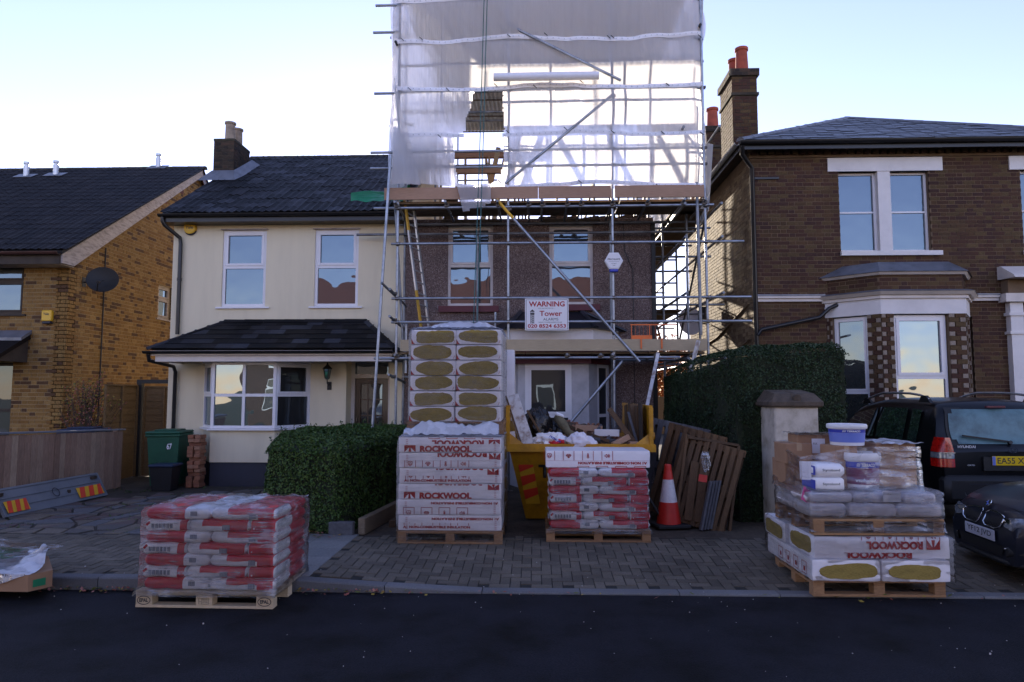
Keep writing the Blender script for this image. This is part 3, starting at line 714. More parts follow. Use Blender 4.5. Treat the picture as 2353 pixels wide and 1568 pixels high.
# front wall: u from 0 at x=XL-6
ox = XL - 6.0
def U_(x): return x - ox
up_win = (U_(-12.0), U_(XL-.93), 3.42, 4.55)     # first-floor window at the frame's left edge
gr_win = (U_(-12.0), U_(XL-1.05), .95, 2.45)
wall_panel(m, (ox, FY, 0), (1,0,0), (0,-1,0), 6.0, .0, EZ+.1, [up_win, gr_win])
sw = (3.26, 3.86, 3.70, 4.55)
O = Vector((XL, FY+.25, 0)); wall_panel(m, (XL, FY, 0), (0,1,0), (1,0,0), 8.0, .0, EZ, [sw])
m.prism_x([(FY+.0, EZ), (RY2, EZ), (RY, RZ-.12)], XL-.25, XL)
m.box(ox, XL-.25, RY2-.25, RY2, 0, EZ)
m.build('wall', M['mortar_y'], lh)
gt = lambda u: EZ + min(u/5.0, (8-u)/3.0) * (RZ-.15-EZ) + .0
brick_wall(lh, (ox, FY, 0), (1,0,0), (0,-1,0), 6.0, .15, EZ+.1, [up_win, gr_win], M['brick_y'], None, maxn=140)
brick_wall(lh, (XL, FY, 0), (0,1,0), (1,0,0), 8.0, .15, RZ, [sw], M['brick_y'], None, top=gt, maxn=150)
for (yy, zz) in ((FY+4.15, 7.35-.12), (FY+3.35, 6.75)):
    m = MB(); m.box(XL+.002, XL+.012, yy-.11, yy+.11, zz-.11, zz+.11); m.build('vent_brick', M['terra'], lh)
dark = M['black_gutter']
window(lh, (-12.0, FY, 0), (1,0,0), (0,-1,0), XL-.93+12.0, 3.42, 4.55, [(0,.52,0,1,False),(.52,1,0,.62,True),(.52,1,.62,1,True)], frame=M['ply_dark'], sill=True, glass=M['glass'])
window(lh, (-12.0, FY, 0), (1,0,0), (0,-1,0), XL-1.05+12.0, .95, 2.45, [(0,.55,0,1,False),(.55,1,0,.35,False),(.55,1,.35,1,False)], frame=M['ply_dark'], glass=M['glass_d'], sill=True, pane_backing=False)
window(lh, (XL, FY+3.26, 0), (0,1,0), (1,0,0), .60, 3.70, 4.55, [(0,1,0,.62,True),(0,1,.62,1,True)], frame=M['barge'], sill=True, recess=.05)
# roof
ang = atan2(RZ-EZ, RY-(FY-.45)); V = Vector((0, cos(ang), sin(ang))); sl = sqrt((RZ-EZ)**2 + (RY-FY+.45)**2)
m = MB(); x0, x1 = ox-.3, XL+.16
m.add([(x0,FY-.45,EZ),(x1,FY-.45,EZ),(x1,RY,RZ),(x0,RY,RZ),(x0,RY2+.45,EZ),(x1,RY2+.45,EZ),(x0,FY-.45,EZ-.06),(x1,FY-.45,EZ-.06),(x1,RY,RZ-.06),(x0,RY,RZ-.06),(x0,RY2+.45,EZ-.06),(x1,RY2+.45,EZ-.06)],
      [(0,1,2,3),(3,2,5,4),(6,9,8,7),(9,10,11,8),(0,6,7,1),(4,5,11,10),(1,7,8,2),(2,8,11,5),(0,3,9,6),(3,4,10,9)])
m.build('roof', M['tile_b'], lh)
rows = int(sl/.30)
lay_tiles(lh, (x0, FY-.45, EZ), (1,0,0), V, rows, lambda r: (0, x1-x0), sl/rows, .30, tile_mesh(.30, .37, .026), [M['tile_b']], plural='roof_tiles')
ridge(lh, (x0, RY, RZ-.02), (x1, RY, RZ-.02), M['moss_ridge'])
m = MB()
m.prism_x([(FY-.40, EZ-.06), (FY-.40, EZ-.24), (FY-.05, EZ-.24), (RY, RZ-.24), (RY, RZ-.06)], XL+.10, XL+.135)
m.build('bargeboard', M['barge'], lh)
m = MB(); m.prism_x([(RY2+.4, EZ-.06), (RY2+.4, EZ-.24), (RY, RZ-.32), (RY, RZ-.06)], XL+.10, XL+.135); m.build('bargeboard', M['brown_gutter'], lh)
m = MB(); m.box(ox-.3, XL+.10, FY-.43, FY-.40, EZ-.26, EZ-.07); m.build('fascia', M['ply_dark'], lh)
m = MB(); m.box(ox-.3, XL+.09, FY-.40, FY, EZ-.26, EZ-.245); m.build('soffit', M['barge'], lh)
gutter(lh, (ox-.3, FY-.49, EZ-.03), (XL+.12, FY-.49, EZ-.03), M['brown_gutter'], .06)
for (px, py, base) in ((60, 408, 380), (128, 405, 376), (364, 388, 370)):
    p = None
    d = ray(px, py)                                          # where the flue meets the slope
    t = ((EZ) + (-(FY-.45))*tan(ang) - CAM_H) / (d.z - d.y*tan(ang)); p = Vector((0,0,CAM_H)) + d*t
    v = MB(); v.tube([p - Vector((0,0,.1)), p + Vector((0,0,.30))], .07, 12); v.tube([p + Vector((0,0,.30)), p + Vector((0,0,.36))], .05, 12); v.tube([p + Vector((0,0,.36)), p + Vector((0,0,.42))], .075, 12)
    fo = v.build('flue_pipe', M['alu_b'], lh, smooth=40)
    m = MB(); Nn = Vector((0, -sin(ang), cos(ang))); m.bar(p - Vector((.26,0,0)) + Nn*.05, p + Vector((.26,0,0)) + Nn*.05, .3, .012, up=Nn); m.build('flashing', M['lead'], fo)
# entrance canopy at the frame's edge
m = MB(); m.prism_x([(FY, 3.02), (FY, 2.92), (FY-.85, 2.45), (FY-.85, 2.53)], -12.2, XL-.72); cn = m.build('porch_roof', M['tile_b'], lh)
m = MB(); m.prism_x([(FY, 3.10), (FY, 3.03), (FY-.28, 2.87), (FY-.28, 2.93)], -12.2, XL-.70); m.build('lead_apron', M['lead'], cn)
m = MB(); m.prism_x([(FY-.01, 2.90), (FY-.01, 2.45), (FY-.80, 2.45)], XL-.80, XL-.76); m.build('porch_cheek', M['ply_dark'], cn)
m = MB(); m.tube([(XL+.02, 14.4, .2), (XL+.02, 14.4, 5.0)], .012, 6); m.build('cable', M['black'], lh)
# dish and alarm box on the yellow house
ds = thing('satellite_dish', 'dark grey satellite dish fixed to the yellow brick gable wall', 'satellite dish', (XL+.4, 13.62, 4.15))
c = Vector((XL+.42, 13.75, 4.17)); m = MB(); ax = Vector((.25,-.93,.28)).normalized(); q = Vector((0,0,1)).rotation_difference(ax).to_matrix()
vs = []; fs = []; n = 28
for i, (r, z) in enumerate([(0.001,0),(.08,.003),(.16,.016),(.24,.038),(.31,.062),(.315,.058),(.24,.03),(.12,.002)]):
    for k in range(n): a = 2*pi*k/n; vs.append(c + q @ Vector((r*cos(a)*1.0, r*sin(a)*.9, z)))
for i in range(7):
    for k in range(n): fs.append((i*n+k, i*n+(k+1)%n, (i+1)*n+(k+1)%n, (i+1)*n+k))
m.add(vs, fs); m.build('reflector', M['trim'], ds, smooth=40)
m = MB(); m.tube([(XL+.01, 13.75, 4.14), (XL+.28, 13.8, 4.14), c], .016, 8); m.box(XL, XL+.012, 13.69, 13.81, 4.04, 4.24); m.build('wall_bracket', M['black'], ds)
e = c + ax*.38 + Vector((.02,0,-.2)); m = MB(); m.tube([c + q @ Vector((0,-.27,.05)), e], .010, 6); m.tube([e, e + (c-e).normalized()*.09], .028, 10); m.build('receiver_arm', M['black'], ds)
al = thing('alarm_box', 'yellow burglar alarm box with dark base on yellow brick house', 'alarm box', (-9.74, FY, 3.36))
m = MB(); m.mbox(Matrix.Translation((-9.76, FY-.055, 3.38)), .20, .09, .22, 0, .015); m.build('cover', M['yel_plastic'], al)
m = MB(); m.mbox(Matrix.Translation((-9.76, FY-.055, 3.245)), .17, .085, .05, 0, .01); m.build('strobe', M['navy'], al)
text('Yale', al, (-9.76, FY-.1015, 3.39), h=.05, mat=M['ink'], bold=.02, align='C')

# ================================================================== CREAM HOUSE
CX0, CX1 = -7.28, -2.60
ch = thing('rendered_house', 'cream rendered two-storey house with dark tiled roof and bay', 'house', (-5, FY, 0))
CEZ, CRY, CRZ = 5.36, 17.1, 7.93
w1 = (-6.27, -5.38, 3.55, 5.10); w2 = (-4.40, -3.52, 3.55, 5.10); door_o = (-3.72, -2.86, .1, 2.52); bayo = (-6.45, -4.55, .2, 2.45)
def uo(o): return (o[0]-CX0, o[1]-CX0, o[2], o[3])
m = MB(); wall_panel(m, (CX0, FY, 0), (1,0,0), (0,-1,0), CX1-CX0, 0, CEZ, [uo(w1), uo(w2), uo(door_o), uo(bayo)])
wall_panel(m, (CX0, FY+.25, 0), (0,1,0), (-1,0,0), 7.3, 0, CEZ, [])
wall_panel(m, (CX1, FY+.25, 0), (0,1,0), (1,0,0), 7.3, 0, CEZ, [])
m.prism_x([(FY, CEZ), (FY+7.6, CEZ), (CRY, CRZ-.1)], CX0, CX0+.25); m.prism_x([(FY, CEZ), (FY+7.6, CEZ), (CRY, CRZ-.1)], CX1-.25, CX1)
m.box(CX0+.25, CX1-.25, FY+7.3, FY+7.55, 0, CEZ); m.box(-3.9, -2.8, FY+.60, FY+.66, .1, 2.6)
m.box(-3.76, -3.72, FY+.25, FY+.6, .1, 2.6); m.box(-2.86, -2.82, FY+.25, FY+.6, .1, 2.6)
m.build('wall', M['cream'], ch)
for o in (w1, w2):
    window(ch, (o[0], FY, 0), (1,0,0), (0,-1,0), o[1]-o[0], o[2], o[3], [(0,1,0,.52,False),(0,1,.52,1,True)], fw=.06, recess=.03, sash=.045)
    m = MB(); m.box(o[0]-.03, o[1]+.03, FY-.05, FY, o[3], o[3]+.02); m.build('drip_bead', M['barge'], ch)
# bay: three faces
B = [(-6.55, FY), (-6.10, 12.68), (-4.88, 12.68), (-4.43, FY)]
SZ, TZ = 1.18, 2.42
def face(p, q):
    p, q = Vector((*p, 0)), Vector((*q, 0)); u = (q-p).normalized(); return p, u, Vector((u.y, -u.x, 0)), (q-p).length
m = MB(); m.prism_z([(x, y) for x, y in B] + [(-4.43, FY+.0), (-6.55, FY+.0)][:0], .55, SZ-.035); m.build('bay_apron', M['cream'], ch)
Bp = [(-6.53, FY), (-6.10, 12.71), (-4.88, 12.71), (-4.45, FY)]
m = MB(); m.prism_z(Bp, .1, .55); m.box(CX0+.002, -6.53, FY-.02, FY, .1, .55); m.box(-4.45, -3.76, FY-.02, FY, .1, .55); m.build('plinth', M['navy'], ch)
m = MB(); m.prism_z([(-6.62, FY), (-6.13, 12.60), (-4.85, 12.60), (-4.36, FY)], SZ-.035, SZ-.003); m.build('bay_sill', M['upvc'], ch)
for i, (p, q) in enumerate(zip(B, B[1:])):
    P, u, nn, L = face(p, q)
    lay = [(0,1,0,.5,False),(0,1,.5,1,True)] if i != 1 else [(0,.5,0,.5,False),(.5,1,0,.5,False),(0,.5,.5,1,False),(.5,1,.5,1,False)]
    window(ch, P, u, nn, L, SZ, TZ, lay, fw=.05, recess=.0, sill=False, glass=M['glass_w'] if i == 1 else M['glass_d'], mid=.055, sash=.04, pane_backing=(i != 1), name='bay_window')
m = MB(); m.prism_z([(-6.6, FY), (-6.13, 12.63), (-4.85, 12.63), (-4.38, FY)], TZ, 2.50); m.build('bay_head', M['upvc'], ch)
# front door with fanlight
df = MB(); dx0, dx1, DY = -3.70, -2.92, FY+.42
df.box(dx0-.02, dx0+.05, DY-.05, DY+.03, .1, 2.52); df.box(dx1-.05, dx1+.02, DY-.05, DY+.03, .1, 2.52); df.box(dx0+.05, dx1-.05, DY-.05, DY+.03, 2.14, 2.22); df.box(dx0+.05, dx1-.05, DY-.05, DY+.03, 2.46, 2.52)
df.build('door_frame', M['fascia'], ch)
fl = MB(); fl.box(dx0+.05, dx1-.05, DY-.01, DY, 2.22, 2.46); fl.build('fanlight', M['glass_w'], ch)
d_ = MB(); a, b = dx0+.055, dx1-.055; st = .11
d_.box(a, a+st, DY-.02, DY+.02, .12, 2.13); d_.box(b-st, b, DY-.02, DY+.02, .12, 2.13); d_.box(a+st, b-st, DY-.02, DY+.02, 2.03, 2.13); d_.box(a+st, b-st, DY-.02, DY+.02, .12, .75)
gx = [a+st + (b-st-a-st)*k/3 for k in range(4)]; gz = [.75 + (2.03-.75)*k/4 for k in range(5)]
for k in (1,2): d_.box(gx[k]-.014, gx[k]+.014, DY-.018, DY+.018, .75, 2.03)
for k in (1,2,3): d_.box(gx[0], gx[3], DY-.015, DY+.015, gz[k]-.014, gz[k]+.014)
do = d_.build('door', M['door_wood'], ch)
for i in range(3):
    for j_ in range(4):
        q = MB(); q.box(gx[i]+.014, gx[i+1]-.014, DY-.003, DY+.003, gz[j_]+.014, gz[j_+1]-.014); q.build('pane', M['glass_w'], do)
m = MB(); m.tube([(a+.05, DY-.03, 1.35), (a+.05, DY-.06, 1.35), (a+.05, DY-.06, 1.27), (a+.05, DY-.03, 1.27)], .008, 6); m.build('handle', M['chrome'], do)
text('67', ch, ((dx0+dx1)/2, DY-.0215, 2.055), h=.05, mat=M['ink'], align='C', name='house_number')
# main roof
ang = atan2(CRZ-CEZ, CRY-(FY-.32)); V = Vector((0, cos(ang), sin(ang))); sl = sqrt((CRZ-CEZ)**2 + (CRY-FY+.32)**2)
x0, x1, ey = CX0-.10, CX1+.0, FY-.32
m = MB(); by = FY+7.85
m.add([(x0,ey,CEZ),(x1,ey,CEZ),(x1,CRY,CRZ),(x0,CRY,CRZ),(x0,by,CEZ),(x1,by,CEZ),(x0,ey,CEZ-.05),(x1,ey,CEZ-.05),(x1,CRY,CRZ-.05),(x0,CRY,CRZ-.05),(x0,by,CEZ-.05),(x1,by,CEZ-.05)],
      [(0,1,2,3),(3,2,5,4),(6,9,8,7),(9,10,11,8),(0,6,7,1),(4,5,11,10),(1,7,8,2),(2,8,11,5),(0,3,9,6),(3,4,10,9)])
m.build('roof', M['tile'], ch)
rows = int(sl/.29)
lay_tiles(ch, (x0, ey, CEZ), (1,0,0), V, rows, lambda r: (0, x1-x0), sl/rows, .30, tile_mesh(.30, .36, .03), [M['tile']], plural='roof_tiles', jit=.010)
ridge(ch, (x0, CRY, CRZ-.02), (x1, CRY, CRZ-.02), M['moss_ridge'])
gutter(ch, (x0-.02, ey-.05, CEZ-.02), (x1, ey-.05, CEZ-.02), dark, .055)
m = MB(); m.box(x0, x1, ey, ey+.02, CEZ-.16, CEZ-.05); m.box(x0, x1, ey+.02, FY, CEZ-.16, CEZ-.145); m.build('fascia', M['black_gutter'], ch)
downpipe(ch, [(-7.33, ey-.03, CEZ-.06), (-7.33, ey-.03, CEZ-.14), (-7.30, ey, CEZ-.22), (-7.12, FY-.06, CEZ-.42), (-7.10, FY-.06, CEZ-.55), (-7.10, FY-.06, 3.0)], .038)
for z in (4.1,): m = MB(); m.tube([(-7.10, FY-.06, z-.03), (-7.10, FY-.06, z+.03)], .047, 10); m.build('pipe_clip', dark, ch)
# chimney
cx0, cx1, cy0, cy1, cz0, cz1 = -7.62, -7.13, 15.3, 16.15, 6.3, 7.72
cx0, cx1 = -7.50, -7.02
m = MB(); m.box(cx0, cx1, cy0, cy1, cz0, cz1); cm = m.build('chimney', M['mortar_c'], ch)
brick_wall(cm, (cx0, cy0, 0), (1,0,0), (0,-1,0), cx1-cx0, cz0+.3, cz1, [], M['brick_c'], None, maxn=40)
brick_wall(cm, (cx1, cy0, 0), (0,1,0), (1,0,0), cy1-cy0, cz0+.3, cz1, [], M['brick_c'], None, maxn=60)
m = MB(); m.box(cx0-.01, cx1+.01, cy0-.01, cy1+.01, cz1, cz1+.05); m.build('flaunching', M['moss_ridge'], cm)
for y in (15.55, 15.95): m = MB(); m.lathe((-7.24, y, cz1+.03), [(.135,0),(.118,.06),(.108,.44),(.13,.46),(.13,.5),(.10,.5),(.095,.4)], 20); m.build('chimney_pot', M['pot_buff'], cm, smooth=40)
Nn = Vector((0,-sin(ang), cos(ang)))
def roofz(y): return CEZ + (y-ey)*tan(ang)
m = MB(); m.add([(cx0-.22, cy0-.28, roofz(cy0-.28)+.06),(cx1+.16, cy0-.28, roofz(cy0-.28)+.06),(cx1+.02, cy0-.02, roofz(cy0)+.2),(cx0-.02, cy0-.02, roofz(cy0)+.2)],[(0,1,2,3)])
m.add([(cx1+.16, cy0-.28, roofz(cy0-.28)+.06),(cx1+.3, cy1+.1, roofz(cy1)+.07),(cx1+.02, cy1+.1, roofz(cy1)+.25),(cx1+.02, cy0-.02, roofz(cy0)+.2)],[(0,1,2,3)]); m.build('flashing', M['lead'], cm)
# front canopy roof over bay and door
ez, tz, ey2 = 2.64, 3.24, 12.38
A = [(CX0+.02, ey2), (CX1+.0, ey2), (-3.35, FY), (-6.15, FY)]
m = MB(); v = [(-7.16,ey2,ez),(-2.58,ey2,ez),(-3.35,FY,tz),(-6.15,FY,tz),(-7.16,FY,ez),(-2.58,FY,ez)]
m.add(v, [(0,1,2,3),(0,3,4),(1,5,2),(0,4,5,1)]); m.build('canopy_roof', M['tile'], ch)
sv = Vector((0, FY-ey2, tz-ez)); L = sv.length; sv.normalize()
lay_tiles(ch, (-7.16, ey2-.03, ez+.005), (1,0,0), sv, 6, lambda r: (1.01*(r+.3)/6*1.0, 4.58-.77*(r+.3)/6), L/6, .30, tile_mesh(.298, .2, flat=True, th=.016), [M['tile']], name='canopy_tile', tilt=.05, smooth=None)
ridge(ch, (-7.18, ey2-.02, ez), (-6.15, FY-.03, tz), M['tile'], .07, .35); ridge(ch, (-6.15, FY-.04, tz), (-3.35, FY-.04, tz), M['tile'], .08, .4); ridge(ch, (-2.56, ey2-.02, ez), (-3.35, FY-.03, tz), M['tile'], .07, .35)
gutter(ch, (-7.22, ey2-.08, ez-.03), (-2.60, ey2-.08, ez-.03), dark, .05)
m = MB(); m.box(-7.12, -2.62, ey2-.03, ey2, ez-.11, ez-.02); m.box(-7.05, -2.64, ey2+.02, ey2+.06, ez-.22, ez-.112); m.box(-7.05, -7.01, ey2+.06, FY, ez-.22, ez-.02); m.build('canopy_fascia', M['fascia'], ch)
m = MB(); m.box(-7.01, -2.64, ey2+.06, FY, ez-.10, ez-.085); m.build('canopy_soffit', M['fascia'], ch)
downpipe(ch, [(-7.14, ey2-.06, ez-.08), (-7.14, ey2-.02, ez-.2), (-7.12, FY-.12, ez-.28), (-7.11, FY-.06, ez-.38), (-7.11, FY-.06, .15)], .036)
ln = thing('wall_lantern', 'black coach lantern on cream wall between bay window and front door', 'lantern', (-4.05, FY, 2.2))
c = Vector((-4.05, FY-.16, 2.22)); m = MB(); m.tube([(-4.05, FY, 2.02), (-4.05, FY-.04, 2.0), (-4.05, FY-.15, 2.03), (-4.05, FY-.16, 2.1)], .012, 8); m.box(-4.09, -4.01, FY-.02, FY, 1.9, 2.06); m.build('bracket', M['black'], ln)
m = MB(); m.lathe(c, [(.03,-.12),(.045,-.10),(.075,.08),(.085,.085)], 6); m.build('lamp_glass', M['glass_w'], ln)
m = MB(); m.lathe(c, [(.10,.085),(.085,.11),(.03,.16),(.012,.19),(.02,.2),(.0,.22)], 6)
for k in range(6): a_ = 2*pi*k/6; m.tube([c + Vector((.046*cos(a_), .046*sin(a_), -.1)), c + Vector((.078*cos(a_), .078*sin(a_), .085))], .005, 5)
m.build('lantern_cage', M['black'], ln)
ya = thing('round_alarm_box', 'round yellow burglar alarm under eaves of cream house', 'alarm box', (-6.93, FY, 5.14))
c = Vector((-6.93, FY, 5.14)); m = MB(); vs = []
Mr = Matrix.Translation(c) @ Matrix.Rotation(pi/2, 4, 'X')
t = MB(); t.lathe((0,0,0), [(.125,0),(.125,.05),(.115,.07),(.09,.078)], 28); m.add([Mr @ Vector(v) for v in t.v], t.f); m.build('cover', M['yel_plastic'], ya, smooth=40)
t = MB(); t.lathe((0,0,0), [(.118,0),(.118,.04),(.10,.06)], 28); m = MB(); m.add([Mr @ Vector(v) + Vector((0,0,-.022)) for v in t.v], t.f); m.build('strobe', M['navy'], ya, smooth=40)
text('Yale', ya, (-6.93, FY-.0795, 5.12), h=.065, mat=M['ink'], bold=.02, align='C')

# ================================================================== MIDDLE HOUSE (pebbledash, behind the scaffold)
MX0, MX1 = CX1, 2.31
mh = thing('pebbledashed_house', 'brown pebbledashed house with its roof off behind scaffolding', 'house', (0, FY, 0))
v1 = (-1.74, -.84, 3.55, 5.16); v2 = (.27, 1.13, 3.57, 5.16); vb = (-.55, 1.35, .15, 2.5); vd = (-2.3, -1.2, .1, 2.3)
m = MB(); fo = lambda o: (o[0]-MX0, o[1]-MX0, o[2], o[3])
wall_panel(m, (MX0+.002, FY-.02, 0), (1,0,0), (0,-1,0), MX1-MX0-.002, 0, 5.28, [fo(v1), fo(v2), fo(vb), fo(vd)], th=.27)
wall_panel(m, (MX1, FY+.25, 0), (0,1,0), (1,0,0), 7.3, 0, 5.28, []); m.box(MX0, MX1-.25, FY+7.3, FY+7.55, 0, 5.28)
m.box(MX0+.01, MX0+.2, FY+.25, FY+7.3, 0, 5.28)
m.build('wall', M['pebble'], mh)
for o in (v1, v2):
    window(mh, (o[0], FY-.02, 0), (1,0,0), (0,-1,0), o[1]-o[0], o[2], o[3], [(0,1,0,.5,False),(0,1,.5,1,True)], frame=M['upvc_d'], fw=.055, recess=.07, sill=False, sash=.04, glass=M['glass'])
    m = MB(); m.box(o[0]-.16, o[1]+.12, FY-.10, FY-.022, o[2]-.13, o[2]-.01); m.build('window_sill', M['maroon'], mh)
    m = MB(); m.box(o[0]-.14, o[1]+.14, FY-.035, FY-.021, o[3]+.01, 5.27); m.build('lintel', M['dirt'], mh)
m = MB(); m.box(MX1-.05, MX1+.03, FY-.06, FY-.021, .1, 5.2); m.build('corner_pipe', M['black'], mh)
downpipe(mh, [(1.72, FY-.03, 5.2), (1.75, FY-.03, 4.6), (1.9, FY-.03, 4.25), (1.9, FY-.03, .2)], .008)
# bay, canopy and white fascia
BB = [(-.62, FY-.03), (-.34, 12.70), (.98, 12.70), (1.42, FY-.03)]
for i, (p, q) in enumerate(zip(BB, BB[1:])):
    P, u, nn, L = face(p, q)
    if i == 1: window(mh, P + u*.14, u, nn, .86, 1.0, 2.38, [(0,1,0,.28,False),(0,1,.28,1,True)], frame=M['upvc'], recess=0, sill=False, glass=M['glass_d'], sash=.05, name='bay_window')
    elif i == 2: window(mh, P + u*.28, u, nn, L-.30, 1.0, 2.38, [(0,1,0,.28,False),(0,1,.28,1,False)], frame=M['upvc'], recess=0, sill=False, glass=M['glass_d'], name='bay_window')
    else: window(mh, P + u*.05, u, nn, L-.12, 1.0, 2.38, [(0,1,0,1,False)], frame=M['upvc'], recess=0, sill=False, glass=M['glass_d'], name='bay_window')
m = MB()
P, u, nn, L = face(BB[1], BB[2])
def vpan(m, P, u, nn, a, b, z0, z1, t=.05):
    p, q = P + u*a, P + u*b; m.add([(*(p - nn*t).to_2d(), z0), (*(q - nn*t).to_2d(), z0), (*q.to_2d(), z0), (*p.to_2d(), z0), (*(p - nn*t).to_2d(), z1), (*(q - nn*t).to_2d(), z1), (*q.to_2d(), z1), (*p.to_2d(), z1)], [(0,1,2,3),(4,7,6,5),(0,4,5,1),(1,5,6,2),(2,6,7,3),(3,7,4,0)])
vpan(m, P, u, nn, 0, .14, .1, 2.38); vpan(m, P, u, nn, 1.0, L, .1, 2.38); vpan(m, P, u, nn, .14, 1.0, .1, 1.0); P, u, nn, L = face(BB[2], BB[3]); vpan(m, P, u, nn, 0, .28, .1, 2.38); vpan(m, P, u, nn, .28, L, .1, 1.0)
P, u, nn, L = face(BB[0], BB[1]); vpan(m, P, u, nn, 0, L, .1, 1.0)
m.build('bay_casing', M['casing'], mh)
m = MB(); m.prism_z([(-.75, FY-.03), (-.40, 12.62), (1.02, 12.62), (1.50, FY-.03)], 2.38, 2.78); m.build('bay_soffit', M['maroon'], mh)
m = MB(); m.prism_z([(-.85, FY-.03), (-.46, 12.5), (1.05, 12.5), (1.60, FY-.03)], 2.80, 3.02); m.build('bay_fascia', M['white_paint'], mh)
m = MB(); v = [(-1.0,FY-.03,3.02),(-.52,12.42,3.02),(1.1,12.42,3.02),(1.75,FY-.03,3.02),(-.3,FY-.03,3.42),(.9,FY-.03,3.42)]
m.add(v, [(0,1,4),(1,2,5,4),(2,3,5),(0,3,2,1)]); m.build('bay_roof', M['slate'], mh)
ridge(mh, (1.1,12.42,3.03), (.9,FY-.05,3.42), M['slate'], .05, .3); ridge(mh, (1.75,FY-.06,3.03), (.9,FY-.06,3.42), M['slate'], .05, .3); ridge(mh, (-.52,12.42,3.03), (-.3,FY-.05,3.42), M['slate'], .05, .3)
m = MB(); m.box(-2.25, -1.25, FY+.05, FY+.1, .1, 2.28); m.build('front_door', M['bin_g'], mh)
# new loft timbers seen through the sheeting
frm = [((-1.35, 15.4, 5.1), (-.85, 15.4, 7.5)), ((-.95, 14.4, 5.2), (-.80, 17.4, 7.9))]
for (p, q) in frm: m = MB(); m.bar(p, q, .10, .10, up=(0,1,0)); m.build('timber_strut', M['toe_b'], mh)
for i, x_ in enumerate((-2.3, -1.7, -1.12, -.5, .15, .75, 1.4, 2.0)):
    m = MB(); m.bar((x_, 16.2, 5.25), (x_, 16.2, 7.55), .05, .10, up=(0,1,0)); m.build('stud', M['toe_b'], mh)
m = MB(); m.box(-2.4, 2.2, 16.13, 16.27, 7.55, 7.72); m.build('head_plate', M['toe'], mh)
for x_ in (-2.1, -1.2, -.3, .6, 1.5): m = MB(); m.bar((x_, 16.2, 7.5), (x_, 20.6, 7.1), .05, .16); m.build('rafter', M['toe_b'], mh)
m = MB(); m.box(-2.45, -.2, 14.9, 15.0, 6.75, 6.92); m.build('beam', M['toe'], mh)
m = MB(); m.box(-1.55, -.6, 15.2, 15.24, 6.05, 6.2); m.build('beam', M['toe_b'], mh)
m = MB(); m.mbox(Matrix.Translation((-2.15, 17.0, 6.1)), .34, .3, 1.6, 0, .06); m.build('chimney_stump', M['brick_c'], mh)
m = MB()
for _ in range(40): m.mbox(Matrix.Translation((R.uniform(.1,2.2), R.uniform(13.4,13.6), 5.30+R.uniform(0,.05))) @ Matrix.Rotation(R.uniform(0,3),4,'Z'), .2, .1, .06)
m.build('broken_brickwork', M['brick_c'], mh, kind='stuff')
# ================================================================== RIGHT HOUSE (brown brick, Victorian)
QX = 4.22
rh = thing('brick_villa', 'brown brick villa with white bay window and slate roof, at the right', 'house', (8, FY, 0))
QE = 6.68
QX1 = 11.26
bw = (5.93, 7.66, 4.58, 6.16); b2 = (9.40, 11.1, 4.58, 6.16); bayw = (5.75, 8.35, .2, 3.3); dw = (9.2, 10.6, .1, 3.0)
fo = lambda o: (o[0]-QX, o[1]-QX, o[2], o[3])
m = MB(); ops = [fo(bw), fo(b2), fo(bayw), fo(dw)]
wall_panel(m, (QX, FY, 0), (1,0,0), (0,-1,0), QX1-QX, 0, QE-.1, ops)
wall_panel(m, (QX, FY+.25, 0), (0,1,0), (-1,0,0), 5.2, 0, QE-.1, []); m.box(QX+.25, QX1, FY+5.2, FY+5.45, 0, QE-.1); m.box(QX1-.25, QX1, FY+.25, FY+5.2, 0, QE-.1)
m.build('wall', M['mortar_r'], rh)
brick_wall(rh, (QX, FY, 0), (1,0,0), (0,-1,0), 6.6, .15, 6.44, ops, M['brick_r'], None, maxn=160)
brick_wall(rh, (QX, FY, 0), (0,1,0), (-1,0,0), 5.45, .15, QE-.3, [], M['brick_y2'] if 'brick_y2' in M else M['brick_r'], None, maxn=130, bh=.064)
# dentil cornice
m = MB(); m.box(QX-.02, QX1, FY-.04, FY, 6.445, 6.495); m.box(QX-.04, QX1, FY-.10, FY, 6.585, 6.65); m.build('cornice', M['mortar_r'], rh)
Ms = [Matrix.Translation((QX+.08+.155*i, FY-.05, 6.54)) @ Matrix.Diagonal((.09,.09,.08,1)) for i in range(42)]
pieces(rh, 'dentil_brick', unit_box(), [M['brick_r']], Ms)
# windows: pair of sashes with central mullion
wl_, wr_ = bw[0], bw[1]; mid_ = (wl_+wr_)/2
for (a, b) in ((wl_, mid_-.12), (mid_+.12, wr_)):
    window(rh, (a, FY, 0), (1,0,0), (0,-1,0), b-a, bw[2], bw[3], [(0,1,0,.5,False),(0,1,.5,1,False)], fw=.045, recess=.10, sill=False, mid=.035)
m = MB(); m.box(mid_-.12, mid_+.12, FY-.02, FY+.15, bw[2], bw[3]); m.build('mullion', M['white_paint'], rh)
for (a, b, o) in ((5.72, 7.92, bw), (9.19, 11.4, b2)):
    m = MB(); m.box(a, b, FY-.035, FY+.1, o[3], o[3]+.27); m.build('lintel', M['white_paint'], rh)
    m = MB(); m.box(o[0]-.02, o[1]+.17, FY-.07, FY+.02, o[2]-.09, o[2]-.002); m.build('window_sill', M['white_paint'], rh)
window(rh, (b2[0], FY, 0), (1,0,0), (0,-1,0), .78, b2[2], b2[3], [(0,1,0,.5,False),(0,1,.5,1,False)], fw=.045, recess=.10, sill=False, mid=.035)
window(rh, (b2[0]+.92, FY, 0), (1,0,0), (0,-1,0), .78, b2[2], b2[3], [(0,1,0,.5,False),(0,1,.5,1,False)], fw=.045, recess=.10, sill=False, mid=.035)
